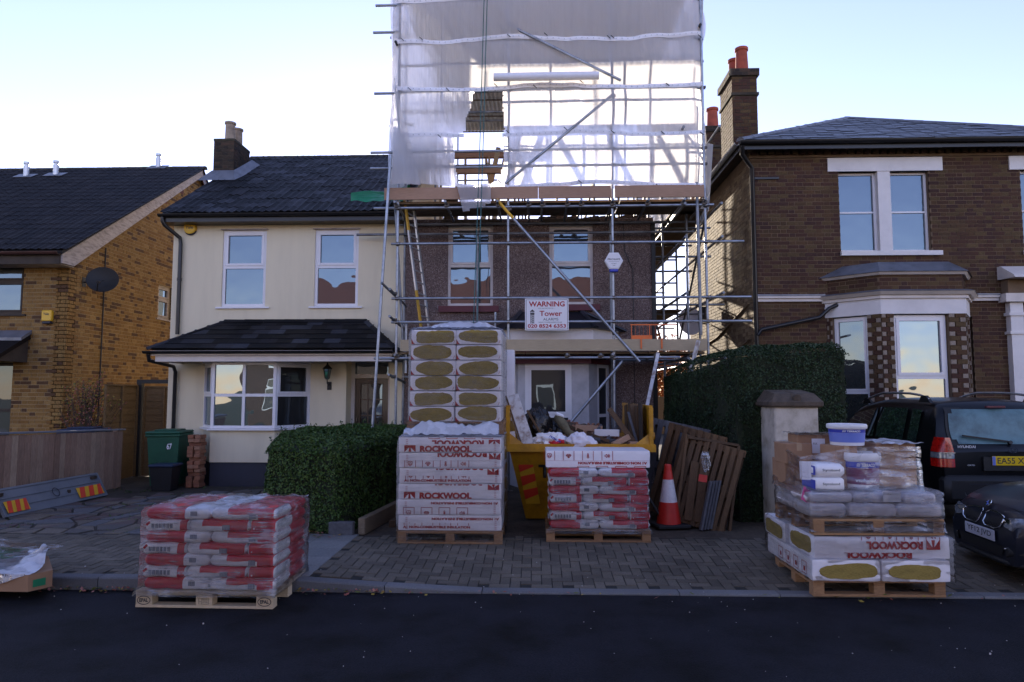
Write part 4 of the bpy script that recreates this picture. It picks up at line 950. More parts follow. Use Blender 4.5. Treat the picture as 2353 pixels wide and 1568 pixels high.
# string course
def course(prefix, segs, lst, mat=None):
    for nm, off, z0, z1, mt in lst:
        m = MB()
        for (p, q) in segs:
            p, q = Vector(p), Vector(q); u = (q-p).normalized(); nn = Vector((u.y, -u.x))
            e0 = p; e1 = q
            m.add([(*(e0+nn*off), z0), (*(e1+nn*off), z0), (*(e1-nn*.02), z0), (*(e0-nn*.02), z0), (*(e0+nn*off), z1), (*(e1+nn*off), z1), (*(e1-nn*.02), z1), (*(e0-nn*.02), z1)], [(0,1,2,3),(4,7,6,5),(0,4,5,1),(1,5,6,2),(2,6,7,3),(3,7,4,0)])
        m.build(nm, mt, rh)
BP = [(5.62, FY), (6.30, 12.62), (7.80, 12.62), (8.28, FY)]
def offs(P, o):
    """mitred outward offset of the bay outline"""
    V_ = [Vector(p) for p in P]; out = []
    ns = []
    for a, b in zip(V_, V_[1:]): u = (b-a).normalized(); ns.append(Vector((u.y, -u.x)))
    first = V_[0] + Vector((1,0)) * (-(o / max(.2, abs(ns[0].x)))); last = V_[-1] + Vector((1,0)) * (o / max(.2, abs(ns[-1].x)))
    out.append(tuple(first))
    for i in range(1, len(V_)-1):
        bis = (ns[i-1] + ns[i]).normalized(); out.append(tuple(V_[i] + bis * (o / bis.dot(ns[i]))))
    out.append(tuple(last)); return out
def slab_(name, o, z0, z1, mat, o1=None):
    P0, P1 = offs(BP, o), offs(BP, o if o1 is None else o1); n = 4; m = MB()
    m.add([(*p, z0) for p in P0] + [(*p, z1) for p in P1], [(3,2,1,0),(4,5,6,7),(0,1,5,4),(1,2,6,5),(2,3,7,6),(3,0,4,7)]); return m.build(name, mat, rh)
slab_('bay_frieze', .03, 3.28, 3.56, M['white_paint'])
slab_('bay_moulding', .07, 3.562, 3.62, M['fascia']); slab_('bay_cornice', .11, 3.622, 3.68, M['fascia'], .17); slab_('bay_cornice_lead', .18, 3.682, 3.72, M['lead'], .08)
slab_('bay_parapet', -.02, 3.722, 4.0, M['mortar_r'])
slab_('parapet_moulding', .03, 4.002, 4.05, M['fascia'], .07); slab_('bay_coping', .10, 4.052, 4.28, M['lead'], -.22)
PP = offs(BP, -.02)
for a, b in zip(PP, PP[1:]):
    u = (Vector(b)-Vector(a)).normalized(); brick_wall(rh, (*a, 0), (u.x, u.y, 0), (u.y, -u.x, 0), (Vector(b)-Vector(a)).length, 3.73, 4.0, [], M['brick_r'], None, maxn=15)
for (xa, xb) in ((QX-.0, 5.56), (8.34, 8.84)):
    for nm, o_, z0, z1, mt in (('string_course', .05, 3.60, 3.66, M['fascia']), ('string_course', .09, 3.662, 3.70, M['fascia']), ('string_course_lead', .10, 3.702, 3.735, M['lead'])):
        m = MB(); m.box(xa, xb, FY-o_, FY-.001, z0, z1); m.build(nm, mt, rh)
# piers with alternate brick / stone quoins
def pier(P, u, nn, a, b, z0=.15, z1=3.27):
    m = MB(); vpan(m, P, u, nn, a, b, z0, z1, .2); m.build('pier', M['mortar_r'], rh)
    k = 0; z = z0; Ba = []; Sa = []
    while z < z1 - .05:
        h = .085
        for side in (0, 1):
            ww = (b-a)*(.62 if (k+side) % 2 else .34); aa = a if side == 0 else b - ww
            c = P + u*(aa+ww/2) + nn*.008; c.z = z + h/2
            (Sa if (k+side) % 2 == 0 else Ba).append(Matrix.Translation(c) @ Matrix((u, nn, Vector((0,0,1)))).transposed().to_4x4() @ Matrix.Diagonal((ww-.008, .03, h-.008, 1)))
        z += h; k += 1
    pieces(rh, 'quoin_brick', unit_box(), [M['brick_r']], Ba); pieces(rh, 'quoin_stone', unit_box(), [M['white_stone']], Sa)
M['white_stone'] = piece_mat('painted_quoin', [(.30,.24,.19),(.37,.30,.24),(.24,.19,.15)], .8, bs=50, dirt=.4)
segs = [face(p, q) for p, q in zip(BP, BP[1:])]
P, u, nn, L = segs[1]; pier(P, u, nn, 0, .22); pier(P, u, nn, L-.30, L)
window(rh, P + u*.24, u, nn, L-.56, .9, 3.26, [(0,1,0,.52,False),(0,1,.52,1,True)], fw=.05, recess=.06, sill=True, glass=M['glass_w'], sash=.055, name='bay_window')
P, u, nn, L = segs[0]; pier(P, u, nn, L-.24, L); pier(P, u, nn, 0, .10); window(rh, P + u*.11, u, nn, L-.36, .9, 3.26, [(0,1,0,.40,False),(0,1,.40,1,True)], fw=.04, recess=.05, sill=True, glass=M['glass_w'], name='bay_window')
P, u, nn, L = segs[2]; pier(P, u, nn, 0, .12); window(rh, P + u*.13, u, nn, L-.36, .9, 3.26, [(0,1,0,.52,False),(0,1,.52,1,True)], fw=.04, recess=.05, sill=True, glass=M['glass_w'], name='bay_window'); pier(P, u, nn, L-.22, L)
for P, u, nn, L in segs: m = MB(); vpan(m, P, u, nn, 0, L, .1, .86, .1); m.build('bay_base', M['mortar_r'], rh)
# porch pilaster at the frame's edge
m = MB(); m.box(8.98, 9.22, FY-.14, FY, .1, 3.55); m.box(8.94, 9.26, FY-.17, FY, 3.30, 3.36); m.box(8.94, 9.26, FY-.17, FY, 2.95, 3.0); m.build('pilaster', M['white_paint'], rh)
m = MB(); m.box(8.86, 10.9, FY-.22, FY, 3.56, 3.72); m.prism_x([(FY, 4.25), (FY, 4.0), (FY-.5, 3.98), (FY-.45, 4.04), (FY-.1, 4.25)], 8.86, 10.9); m.build('porch_cornice', M['fascia'], rh)
m = MB(); m.box(8.92, 10.9, FY-.2, FY, 3.722, 3.99); m.build('porch_parapet', M['mortar_r'], rh)
m = MB(); m.box(9.24, 10.5, FY-.05, FY, .1, 2.9); m.build('porch_door', M['ply_dark'], rh)
# roof: hipped
px_, py_ = QX-.28, FY-.35; hx = 3.80
apx = (QX-.28 + hx, FY-.35+hx, QE+1.95); bpx = (QX-.28+hx, FY+8.05, QE+1.95)
A0 = (px_, py_, QE); A1 = (QX1+.28, py_, QE); A2 = (QX1+.28, FY+5.45+2.6, QE); A3 = (px_, FY+5.45+2.6, QE)
m = MB(); m.add([A0, A1, A2, A3, apx, bpx], [(0,1,4),(1,2,5,4),(2,3,5),(3,0,4,5)]); 
rb = m.build('roof', M['slate'], rh)
m = MB(); m.add([(px_, py_, QE-.02), (QX1+.28, py_, QE-.02), (QX1+.28, FY+8, QE-.02), (px_, FY+8, QE-.02)], [(0,1,2,3)]); m.build('eaves_board', M['ply_dark'], rh)
sv = (Vector((0, hx, 1.95))).normalized(); sl = Vector((0, hx, 1.95)).length; rows = int(sl/.2)
lay_tiles(rh, (px_, py_, QE+.005), (1,0,0), sv, rows, lambda r: (hx*(r+.2)/rows, QX1+.28-px_-hx*(r+.2)/rows), sl/rows, .26, tile_mesh(.256, .3, flat=True, th=.009, n=1), [M['slate']], name='slate', stagger=.5, smooth=None, jit=.012, tilt=.03, plural='slates')
ridge(rh, (px_, py_, QE+.01), apx, M['lead'], .08, .45); ridge(rh, apx, bpx, M['lead'], .09, .45); ridge(rh, (QX1+.28, py_, QE+.01), apx, M['lead'], .08, .45)
gutter(rh, (px_-.03, py_-.05, QE-.03), (QX1+.3, py_-.05, QE-.03), dark, .065)
gutter(rh, (px_-.05, py_, QE-.03), (px_-.05, FY+7.9, QE-.03), M['alu'], .06)
m = MB(); m.box(px_, QX1+.28, py_, py_+.02, QE-.17, QE-.02); m.box(px_-.0, px_+.02, py_+.02, FY+8, QE-.17, QE-.02); m.build('fascia', dark, rh)
downpipe(rh, [(px_+.02, py_-.05, QE-.1), (px_+.05, py_+.05, QE-.25), (QX+.02, FY-.07, QE-.45), (QX+.02, FY-.07, .1)], .045)
downpipe(rh, [(5.75, FY-.16, 3.52), (5.6, FY-.15, 3.45), (5.42, FY-.14, 3.28), (4.32, FY-.12, 3.05), (4.26, FY-.1, 2.95)], .04)
m = MB(); m.box(QX+.05, QX+.55, FY-.04, FY-.02, 6.02, 6.06); m.build('pipe_bracket', dark, rh)
for (q0, q1, r_) in (((QX-.02, 18.2, 2.9), (QX-.02, 13.5, 3.6), .02), ((QX-.02, 18.4, 2.2), (QX-.02, 13.5, 2.9), .018), ((QX-.02, 18.4, 1.7), (QX-.02, 13.5, 2.2), .018)):
    m = MB(); m.tube([q0, (Vector(q0)+Vector(q1))/2 + Vector((0,0,-.12)), q1], r_, 6); m.build('cable', M['brick_y2'], rh)
# chimney stacks on the side wall
def stack(x0, x1, y0, y1, z0, z1, pots, nm='chimney'):
    m = MB(); m.box(x0, x1, y0, y1, z0, z1); m.box(x0-.05, x1+.05, y0-.05, y1+.05, z1-.16, z1+.0); m.box(x0-.035, x1+.035, y0-.035, y1+.035, z1-.60, z1-.54); m.box(x0-.07, x1+.07, y0-.07, y1+.07, z0, z0+.5)
    c = m.build(nm, M['mortar_c'], rh)
    for (O_, U_2, N_, L_) in (((x0, y0, 0), (1,0,0), (0,-1,0), x1-x0), ((x0, y0, 0), (0,1,0), (-1,0,0), y1-y0)):
        brick_wall(c, O_, U_2, N_, L_, z0+.5, z1-.61, [], M['brick_r'], None, maxn=30); brick_wall(c, O_, U_2, N_, L_, z1-.53, z1-.17, [], M['brick_r'], None, maxn=12)
        o2 = Vector(O_) + Vector(N_)*.05; o3 = Vector(O_) + Vector(N_)*.07
        brick_wall(c, o2, U_2, N_, L_+.05, z1-.155, z1, [], M['brick_c'], None, maxn=8); brick_wall(c, o3, U_2, N_, L_+.05, z0, z0+.5, [], M['brick_r'], None, maxn=14)
    for (x_, y_, r_, h_) in pots: m = MB(); m.lathe((x_, y_, z1), [(r_*1.12,0),(r_*1.05,.1),(r_,.12),(r_*.88,h_-.08),(r_*1.05,h_-.06),(r_*1.05,h_),(r_*.8,h_),(r_*.75,h_-.1)], 20); m.build('chimney_pot', M['pot_red'], c, smooth=40)
stack(4.36, 4.90, 14.8, 15.75, 6.5, 9.0, [(4.66, 15.05, .14, .60), (4.62, 15.5, .13, .56)])
stack(4.72, 5.30, 18.5, 19.6, 6.5, 9.18, [(4.97, 18.8, .16, .62)])

# ================================================================== SCAFFOLD
YF, YI = 12.2, 13.12
sf = thing('scaffold', 'galvanised tube scaffold across the front of the pebbledashed house', 'scaffold', (0, YF, 0))
TR = .0242
def tube(name, p, q, mat=None, r=TR, par=None): m = MB(); m.tube([p, q], r, 10); return m.build(name, mat or M['steel'], par or sf, smooth=40)
def coupler(p, par=None):
    m = MB(); p = Vector(p); m.mbox(Matrix.Translation(p), .075, .085, .06, 0, .015); m.mbox(Matrix.Translation(p + Vector((.045,-.02,.01))), .03, .03, .05, 0, .006); m.tube([p + Vector((.05,-.05,0)), p + Vector((.05,.02,0))], .008, 6)
    return m.build('coupler', M['coupler'], par or sf)
SX = [-2.51, -.49, 1.395, 3.06]; SIX = [-2.56, -1.13, -.78, 1.45, 2.92]
ZT = 9.7
for x_ in SX:
    z_base = .12
    tube('standard', (x_, YF, z_base), (x_-.01, YF, ZT))
    m = MB(); m.box(x_-.075, x_+.075, YF-.075, YF+.075, z_base-.02, z_base+.006); m.build('base_plate', M['coupler'], sf)
for x_, z1 in zip(SIX, (9.3, 5.0, 3.4, 9.3, 9.3)): tube('standard', (x_, YI, .12), (x_, YI, z1), M['steel_old'] if z1 > 4 else M['steel'])
tube('standard', (-2.36, 12.32, 3.15), (-2.36, 12.32, 2.2)); tube('standard', (2.92, YF-.06, 2.86), (2.90, YF-.06, 5.62), M['steel_old'], .03)
tube('raker', (-2.62, 12.0, 6.15), (-2.86, 11.75, .4), M['steel'], .026); tube('raker', (-2.60, 12.3, 5.5), (-2.42, 12.35, 2.7), M['steel_old'])
# ledgers
for z_, xa, xb, y_ in ((4.54, -2.62, 3.72, YF-.05), (3.54, -2.60, 3.82, YF-.05), (3.11, -2.60, 3.82, YF-.05), (2.46, -2.9, 2.55, YF-.05), (5.20, -2.95, 3.20, YF-.05),
                       (5.98, -3.05, 3.12, YF+.05), (6.28, -3.05, 3.12, YF+.05), (7.41, -3.0, 3.12, YF+.05), (7.92, -2.5, 3.1, YF+.05), (8.34, -2.5, 3.1, YF+.05), (9.12, -3.0, 3.15, YF+.05),
                       (2.46, -2.8, 3.0, YI+.05), (5.15, -2.7, 3.1, YI+.05), (4.93, -3.5, 3.05, YI-.06), (7.41, -2.7, 3.1, YI+.05)):
    tube('ledger', (xa, y_, z_), (xb, y_, z_ + (.0 if xb > 3.5 else .01)), M['steel'] if y_ < YF+.2 else M['steel_old'])
for z_, xa, y_ in ((8.95, -2.9, 13.1), (8.62, -3.05, YF+.1), (7.05, -2.85, 12.9), (2.15, -2.58, YI)): tube('putlog', (xa, y_, z_), (xa+.5, y_, z_))
for z_ in (2.46, 3.11, 3.54, 4.54, 5.20, 5.98, 6.28, 7.41, 9.12):
    for x_ in SX: coupler((x_, YF-.03 if z_ < 5.5 else YF+.03, z_))
# transoms running back, their ends poking out
for x_ in (-2.53, -1.62, -.68, -.13, .12, .57, .82, 1.38, 2.01, 2.65, 3.02): tube('transom', (x_, YF-.24, 5.27), (x_, YI+.12, 5.23), M['steel_old']); coupler((x_, YF-.05, 5.23))
for x_ in (-2.5, -.6, .55, 1.14, 1.35, 2.12, 2.75): tube('transom', (x_, YF-.2, 2.52), (x_, YI+.10, 2.49), M['steel_old']); coupler((x_, YF-.05, 2.49))
for z_ in (3.12, 3.6, 2.1): tube('transom', (-2.56, YF-.40, z_+.06), (-2.54, YI+.1, z_-.06), M['steel_old']); coupler((-2.56, YF-.02, z_+.03))
tube('raker', (-2.72, 11.85, 3.78), (-2.5, YF+.1, 3.55), M['steel_old'])
# braces
for p, q, mt in (((-.70, 12.1, 5.33), (1.83, 12.1, 2.39), M['steel']), ((-.55, 12.1, 5.62), (1.43, 12.1, 7.27), M['steel']), ((-.51, 12.1, 8.62), (1.56, 12.1, 7.52), M['steel']), ((1.53, 12.1, 2.40), (.42, 12.1, 1.1), M['steel'])):
    tube('brace', p, q, mt, .0265); 
for p in ((-.49, 12.13, 5.14), (1.395, 12.13, 2.90), (1.395, 12.13, 2.24), (1.39, 12.13, 7.22), (-.49, 12.13, 8.60)): coupler(p)
m = MB(); m.tube([(-.70, 12.1, 5.33), (-.40, 12.1, 4.98)], .0275, 10); m.build('rust_patch', M['haz_yel'], sf)
# boards: top and lower platforms
for k in range(4):
    for (a, b) in ((-2.6, -.55), (-.53, 1.52), (1.54, 3.1)): m = MB(); m.box(a, b, YF+.0+.03 + .232*k, YF+.03+.232*k+.222, 5.30, 5.338); m.build('scaffold_board', M['board'], sf)
    for (a, b) in ((-2.45, -.2), (-.18, 2.0), (2.02, 3.0)): m = MB(); m.box(a, b, YF+.03 + .19*k, YF+.03+.19*k+.182, 2.54, 2.578); m.build('scaffold_board', M['board'], sf)
for (a, b) in ((-2.75, .05), (.055, 1.36), (1.43, 3.02)): m = MB(); m.box(a, b, YF-.10, YF-.062, 5.345, 5.565); m.build('toe_board', M['toe'], sf)
for (a, b) in ((-2.42, -1.75), (-.60, 3.02)): m = MB(); m.box(a, b, YF-.10, YF-.062, 2.585, 2.79); m.build('toe_board', M['toe_b'], sf)
m = MB(); m.box(2.98, 3.02, YF+.0, YF+2.6, 5.36, 5.56); m.build('toe_board', M['toe'], sf)
# return along the side gap
GX = 4.0
for y_ in (14.0, 15.7, 17.4, 19.1, 20.6):
    for x_ in (2.62, 3.35 if y_ < 15 else 3.25): tube('standard', (x_, y_, .1), (x_, y_, 7.5), M['steel_old'])
for z_ in (2.45, 3.6, 4.6, 5.2, 6.6):
    for x_ in (2.66, 3.3): tube('ledger', (x_, 12.0, z_), (x_, 21.0, z_), M['steel_old'])
    for y_ in (14.05, 15.75, 17.45, 19.15): tube('transom', (2.4, y_, z_+.05), (3.62 + (.25 if z_ == 3.6 else 0), y_, z_+.05), M['steel_old'])
for k in range(3):
    for (a, b) in ((12.9, 15.5), (15.52, 18.2), (18.22, 20.8)):
        m = MB(); m.box(2.62+.235*k, 2.62+.235*k+.225, a, b, 5.30, 5.338); m.build('scaffold_board', M['board'], sf)
        if a > 15: m = MB(); m.box(2.62+.235*k, 2.62+.235*k+.225, a, b, 3.70, 3.738); m.build('scaffold_board', M['board'], sf)
tube('brace', (2.66, 14.0, 2.5), (2.66, 17.4, 5.2), M['steel_old']); tube('brace', (3.3, 13.2, 5.2), (3.3, 16.4, 2.5), M['steel_old'])
m = MB(); m.bar((2.42, 12.4, .9), (2.83, 11.95, 2.75), .07, .04); m.build('loose_pole', M['wplank'], sf)
m = MB(); m.bar((2.30, 12.25, .6), (2.62, 12.0, 2.35), .06, .03); 
# temporary roof: tin sheets on beams behind the sheeting
for i in range(10):
    xa = -2.64 + .567*i
    m = MB(); m.grid(lambda u, v: (xa + .576*u, 12.7 + 8.4*v, 9.62 + .53*v + .022*sin(u*2*pi*5)), 30, 1); m.build('tin_sheet', M['tin'], sf, smooth=60, fix=False)
for y_ in (12.9, 14.2, 15.5, 16.8, 18.2, 19.5, 20.9): m = MB(); zz = 9.62 + .53*(y_-12.7)/8.4 - .08; m.tube([(-2.6, y_, zz), (3.0, y_, zz)], TR, 8); m.build('roof_purlin', M['coupler'], sf, smooth=40)
for y_ in (16.0, 20.6):
    for x_ in (-2.4, -.4, 1.4, 3.0): tube('standard', (x_, y_, 5.2), (x_, y_, 9.9), M['steel_old'])
    for z_ in (6.2, 7.3, 8.4): tube('ledger', (-2.7, y_, z_), (3.3, y_, z_), M['steel_old'])
for p in ((-.72, YF-.1, 8.86), (1.24, YF-.1, 8.84), (3.02, YF-.1, 8.55), (-2.58, YF-.1, 8.33)):
    m = MB(); m.tube([p, (p[0], p[1]+.3, p[2]+.03)], .026, 8); m.build('tube_end', M['black'], sf)
# orange brick guard on the lower lift
bg_ = MB(); 
for (p, q) in (((1.68,12.15,2.60),(2.35,12.15,2.60)), ((1.68,12.15,2.66),(2.35,12.15,2.66)), ((1.68,12.15,3.05),(2.5,12.15,3.05)), ((1.70,12.15,2.6),(1.70,12.15,3.05)), ((2.02,12.15,2.6),(2.02,12.15,3.05)), ((2.40,12.15,2.85),(2.5,12.15,2.85))): bg_.bar(p, q, .012, .02)
for k in range(1, 12): bg_.bar((1.70+.07*k, 12.15, 2.7), (1.70+.07*k, 12.15, 3.05), .003, .003)
for x_ in (1.86, 2.22): bg_.box(x_-.012, x_+.012, 12.08, 12.10, 2.62, 2.80)
bg_.box(1.70, 2.06, 12.14, 12.155, 2.79, 2.86); bg_.build('brick_guard', M['orange'], None, label='orange mesh brick guard hooked behind the pale lower toe board', cat='brick guard')

# ------------------------------------------------------------------ sheeting
SX0, SX1, SZ0, SZ1 = -2.66, 3.06, 5.62, 9.30
LV = [5.62, 6.56, 7.45, 8.33, 9.12, 9.4]
def bulge(x, z):
    k = 0
    for a, b in zip(LV, LV[1:]):
        if a <= z <= b: k = sin(pi*(z-a)/(b-a))
    n1 = noise.noise(Vector((x*.9, z*1.1, 1.7))); n2 = noise.noise(Vector((x*3.2, z*.8, 5.1)))
    return .05 + .05*k + .07*n1*(.4+.6*k) + .045*n2 + .012*noise.noise(Vector((x*9+z*3, z*2.5, 8)))
hole = [(-1.13,7.36),(-.60,7.38),(-.56,6.6),(-.57,6.0),(-.66,5.72),(-.85,5.60),(-1.40,5.60),(-1.47,6.05),(-1.50,6.52),(-1.28,6.62),(-1.26,6.85),(-1.17,7.05)]
def inside(x, z, P):
    c = False; j = len(P)-1
    for i in range(len(P)):
        if (P[i][1] > z) != (P[j][1] > z) and x < (P[j][0]-P[i][0])*(z-P[i][1])/(P[j][1]-P[i][1]) + P[i][0]: c = not c
        j = i
    return c
sh = thing('debris_sheeting', 'translucent white sheeting wrapped around the upper scaffold, torn open at one spot', 'sheeting', (0, YF, 7))
def zb(x):  # ragged lower hem
    return 5.62 - .06*smooth(-1.4,-1.9,-abs(x+1.6)) + .05*sin(x*1.7) + (.07 if x > 1.3 else 0)*-1
def fs_(u, v):
    x = SX0 + (SX1-SX0)*u; z = zb(x) + (SZ1+.35-zb(x))*v
    e = min(u, 1-u); y = YF - .02 - bulge(x, z) + max(0, .03-e)*6*1.2
    x += (.5 - (0 if u < .5 else 1))*-2*(.02 + .13*abs(noise.noise(Vector((z*1.1, 2 + u*3, 0))))) * smooth(.035, 0, e)
    return (x, y, z)
def kf(u, v):
    x = SX0 + (SX1-SX0)*u; z = zb(x) + (SZ1+.35-zb(x))*v
    jx = .02*noise.noise(Vector((x*30, z*30, 0)))
    return not inside(x + jx, z + jx, hole)
m = MB(); m.grid(fs_, 230, 150, keep=kf); m.build('front_sheet', M['sheet'], sh, smooth=180, fix=False)
for sx_, nm in ((SX0, 0), (SX1, 1)):
    sgn = -1 if nm == 0 else 1
    m = MB(); m.grid(lambda u, v: (sx_ + sgn*(.04 + .10*abs(noise.noise(Vector((u*7, v*4, 3+nm))))*min(1, u*8) + .03*sin(v*9)), YF + .1 + (8.6 if nm else 8.6)*u, 5.5 + (4.22 + .58*u)*v), 90, 60)
    m.build('side_sheet', M['sheet'], sh, smooth=180, fix=False)
# bands with eyelets
ey = MB()
for zb_, xa, xb in ((5.60, -.55, 3.02), (6.55, -2.6, -1.30), (6.55, -.60, 3.02), (7.43, -2.6, 3.04), (8.35, -2.55, 3.02), (9.14, -2.6, 3.04)):
    def bf(u, v):
        x = xa + (xb-xa)*u; z = zb_ + .035*sin(x*1.9+zb_) + .02*noise.noise(Vector((x*2, zb_, 0))) + (v-.5)*.075
        return (x, YF - .035 - bulge(x, z) - .006*sin(v*pi), z)
    m = MB(); m.grid(bf, 120, 2); m.build('reinforced_band', M['band'], sh, smooth=180, fix=False)
    x = xa + .05
    while x < xb - .03:
        p = bf((x-xa)/(xb-xa), .5); ey.mbox(Matrix.Translation((p[0], p[1]-.012, p[2])), .018, .004, .018); x += .105
ey.build('eyelets', M['alu_b'], sh, kind='stuff')
# toggles / bungee ties
for (px, py) in ((285,0),(300,0)): pass
for (x_, z_) in ((-2.45,8.36),(-2.1,8.36),(-.48,8.38),(.2,8.42),(1.35,8.35),(1.42,8.35),(3.0,8.32),(-2.3,7.40),(-1.6,7.38),(-.72,7.46),(.0,7.42),(.85,7.5),(2.4,7.42),(-2.45,6.55),(-1.75,6.52),(-.5,6.58),(.55,6.62),(1.4,6.55),(2.3,6.52),(3.0,6.5),(-.65,5.66),(.8,5.64),(2.2,5.56),(-.55,9.15),(1.3,9.15),(-2.2,9.15)):
    m = MB(); y_ = YF - .06 - bulge(x_, z_); m.bar((x_-.03, y_, z_+.03), (x_+.03, y_-.01, z_-.03), .012, .012); m.build('toggle_tie', M['black'], sh)
# torn flap hanging over the board, rolled sheet above
m = MB(); m.grid(lambda u, v: (-1.42 + .62*u + .12*v*(1-u) , YF - .16 - .02*sin(u*9) - .03*v, 5.60 - .52*v*(1 - .15*u + .0) + (.02*noise.noise(Vector((u*6,v*3,0))))), 16, 12, keep=lambda u, v: v < .85 + .15*(1-u)); m.build('torn_flap', M['sheet'], sh, smooth=180, fix=False)
m = MB(); m.tube([(-.75, YF-.22, 7.56), (.2, YF-.24, 7.55), (1.15, YF-.22, 7.56)], [.07,.075,.07], 12); m.build('rolled_sheet', M['band'], sh, smooth=60)
# loose folded corner pieces at left
m = MB(); m.grid(lambda u, v: (-2.58 + .5*u*(1-v), YF - .18 - .05*sin(v*5+u*4), 5.6 + 2.0*v), 8, 24); m.build('loose_fold', M['sheet'], sh, smooth=180, fix=False)
m = MB(); m.grid(lambda u, v: (3.10 + .12*u + .1*v, YF - .1 + 1.2*u, 5.1 + 1.2*v + .5*u*(v)), 8, 10); m.build('loose_corner', M['sheet'], sh, smooth=180, fix=False)

# ------------------------------------------------------------------ things fixed to the scaffold
ws = thing('warning_sign', 'white warning sign with red lettering fixed to the scaffold front', 'sign', (.2, YF-.1, 3.22))
sx0, sx1, sz0, sz1, sy = -.19, .585, 2.95, 3.52, YF-.10
m = MB(); m.box(sx0, sx1, sy, sy+.012, sz0, sz1); m.build('board', M['sign_w'], ws)
m = MB(); t_ = .007
for (a, b, c, d) in ((sx0+.018, sx1-.018, sz0+.018, sz0+.018+t_), (sx0+.018, sx1-.018, sz1-.018-t_, sz1-.018), (sx0+.018, sx0+.018+t_, sz0+.018+t_, sz1-.018-t_), (sx1-.018-t_, sx1-.018, sz0+.018+t_, sz1-.018-t_)): m.box(a, b, sy-.002, sy, c, d)
m.build('border', M['ink'], ws)
cxs = (sx0+sx1)/2; e = sy-.001
text('WARNING', ws, (cxs, e, sz1-.145), h=.095, width=.64, mat=M['red_print'], bold=.03, align='C')
text('SITE PROTECTED BY.....', ws, (cxs-.0, e, sz1-.187), h=.02, width=.30, mat=M['ink'], align='C')
text('Tower', ws, (cxs+.07, e, sz1-.315), h=.095, width=.40, mat=M['red_print'], bold=.018, align='C')
text('ALARMS', ws, (cxs+.07, e, sz1-.395), h=.048, width=.27, mat=M['ink'], align='C')
text('WWW.TOWERALARMS.CO.UK', ws, (cxs+.06, e, sz1-.437), h=.022, width=.42, mat=M['ink'], align='C')
text('020 8524 6353', ws, (cxs, e, sz0+.045), h=.068, width=.68, mat=M['red_print'], bold=.028, align='C')
m = MB(); bx_ = sx0+.13
def pl(m, poly, y=None): m.prism(poly, lambda p: (p[0], sy-.0015, p[1]), lambda p: (p[0], sy-.0001, p[1]))
pl(m, [(bx_-.045, sz1-.235), (bx_+.045, sz1-.235), (bx_, sz1-.195)]); pl(m, [(bx_-.035, sz1-.29), (bx_+.035, sz1-.29), (bx_+.04, sz1-.26), (bx_-.04, sz1-.26)])
for k in (-.033, -.008, .02): pl(m, [(bx_+k, sz1-.45), (bx_+k+.012, sz1-.45), (bx_+k+.012, sz1-.235), (bx_+k, sz1-.235)])
for k in range(4): pl(m, [(bx_-.03, sz1-.31-.035*k), (bx_+.03, sz1-.33-.035*k), (bx_+.03, sz1-.322-.035*k), (bx_-.03, sz1-.302-.035*k)])
m.build('tower_emblem', M['ink'], ws)
pa = thing('alarm_box', 'white hexagonal alarm box with blue base on a scaffold pole', 'alarm box', (1.4, YF-.1, 4.17))
hx_ = [(1.395 + .165*cos(pi/3*k), 4.19 + .17*sin(pi/3*k)) for k in range(6)]
m = MB(); m.prism_y(hx_, YF-.12, YF-.04); m.prism_y([(1.395+(x-1.395)*.9, 4.19+(z-4.19)*.9) for x, z in hx_], YF-.135, YF-.12); m.build('cover', M['sign_w'], pa)
m = MB(); m.mbox(Matrix.Translation((1.395, YF-.085, 4.02)), .15, .08, .06, 0, .012); m.build('blue_light', M['blue_print'], pa)
text('PROSAFE', pa, (1.395, YF-.136, 4.20), h=.030, width=.22, mat=M['navy'], bold=.015, align='C'); text('020 8524', pa, (1.395, YF-.136, 4.13), h=.016, mat=M['ink'], align='C'); text('6363', pa, (1.395, YF-.136, 4.095), h=.016, mat=M['ink'], align='C')
m = MB(); m.box(1.30, 1.49, YF-.1362, YF-.135, 4.172, 4.175); m.build('rule_line', M['ink'], pa)
ld = thing('ladder', 'yellow and aluminium ladder leaning inside the scaffold, left side', 'ladder', (-2.2, 12.6, 2.6))
def ladder(x, y0, z0, y1, z1, x1, wd=.38):
    a0, a1 = Vector((x, y0, z0)), Vector((x1, y1, z1)); side = Vector((.25, .97, 0)) * wd
    for k, (mt) in enumerate(('l', 'r')):
        o_ = side * k
        n_ = 5
        for i in range(n_):
            p, q = a0.lerp(a1, i/n_) + o_, a0.lerp(a1, (i+1)/n_) + o_; m = MB(); m.bar(p, q, .03, .07, up=side); m.build('stile', M['ladder_y'] if (i in (0,1,4) and k == 0) else M['alu_b'], ld)
    for i in range(1, 13): p = a0.lerp(a1, i/13); m = MB(); m.tube([p, p + side], .014, 8); m.build('rung', M['alu_b'], ld)
ladder(-2.06, 12.5, 2.62, 12.35, 5.4, -2.42)
for i, dx in enumerate((0, .035)):
    m = MB(); top = W(1113 + 7*i, -20, YF-.25); bot = W(1088 + 8*i, 745, YF-.32); m.tube([top, (top+bot)/2 + Vector((.01,0,0)), bot], .009, 6)
    m.build('hoist_rope', M['rope'], None, label=('left' if i == 0 else 'right') + ' one of the two teal hoist ropes hanging down over the sheeting', cat='rope', group='teal hoist ropes hanging side by side')
tp = MB()
def tf(u, v):
    x = -3.62 + 1.05*u; base = 5.75 + .28*v*u; z = base - .16*(1-v) + .035*noise.noise(Vector((u*5, v*6, 0))) + .04*sin(u*6)*v
    y = FY - .28 + .85*v*u + .1
    return (x, y - .1, max(z, CEZ + (y-.1-(FY-.32))*tan(atan2(CRZ-CEZ, CRY-(FY-.32))) + (.05 + .34*u*sin(v*pi))))
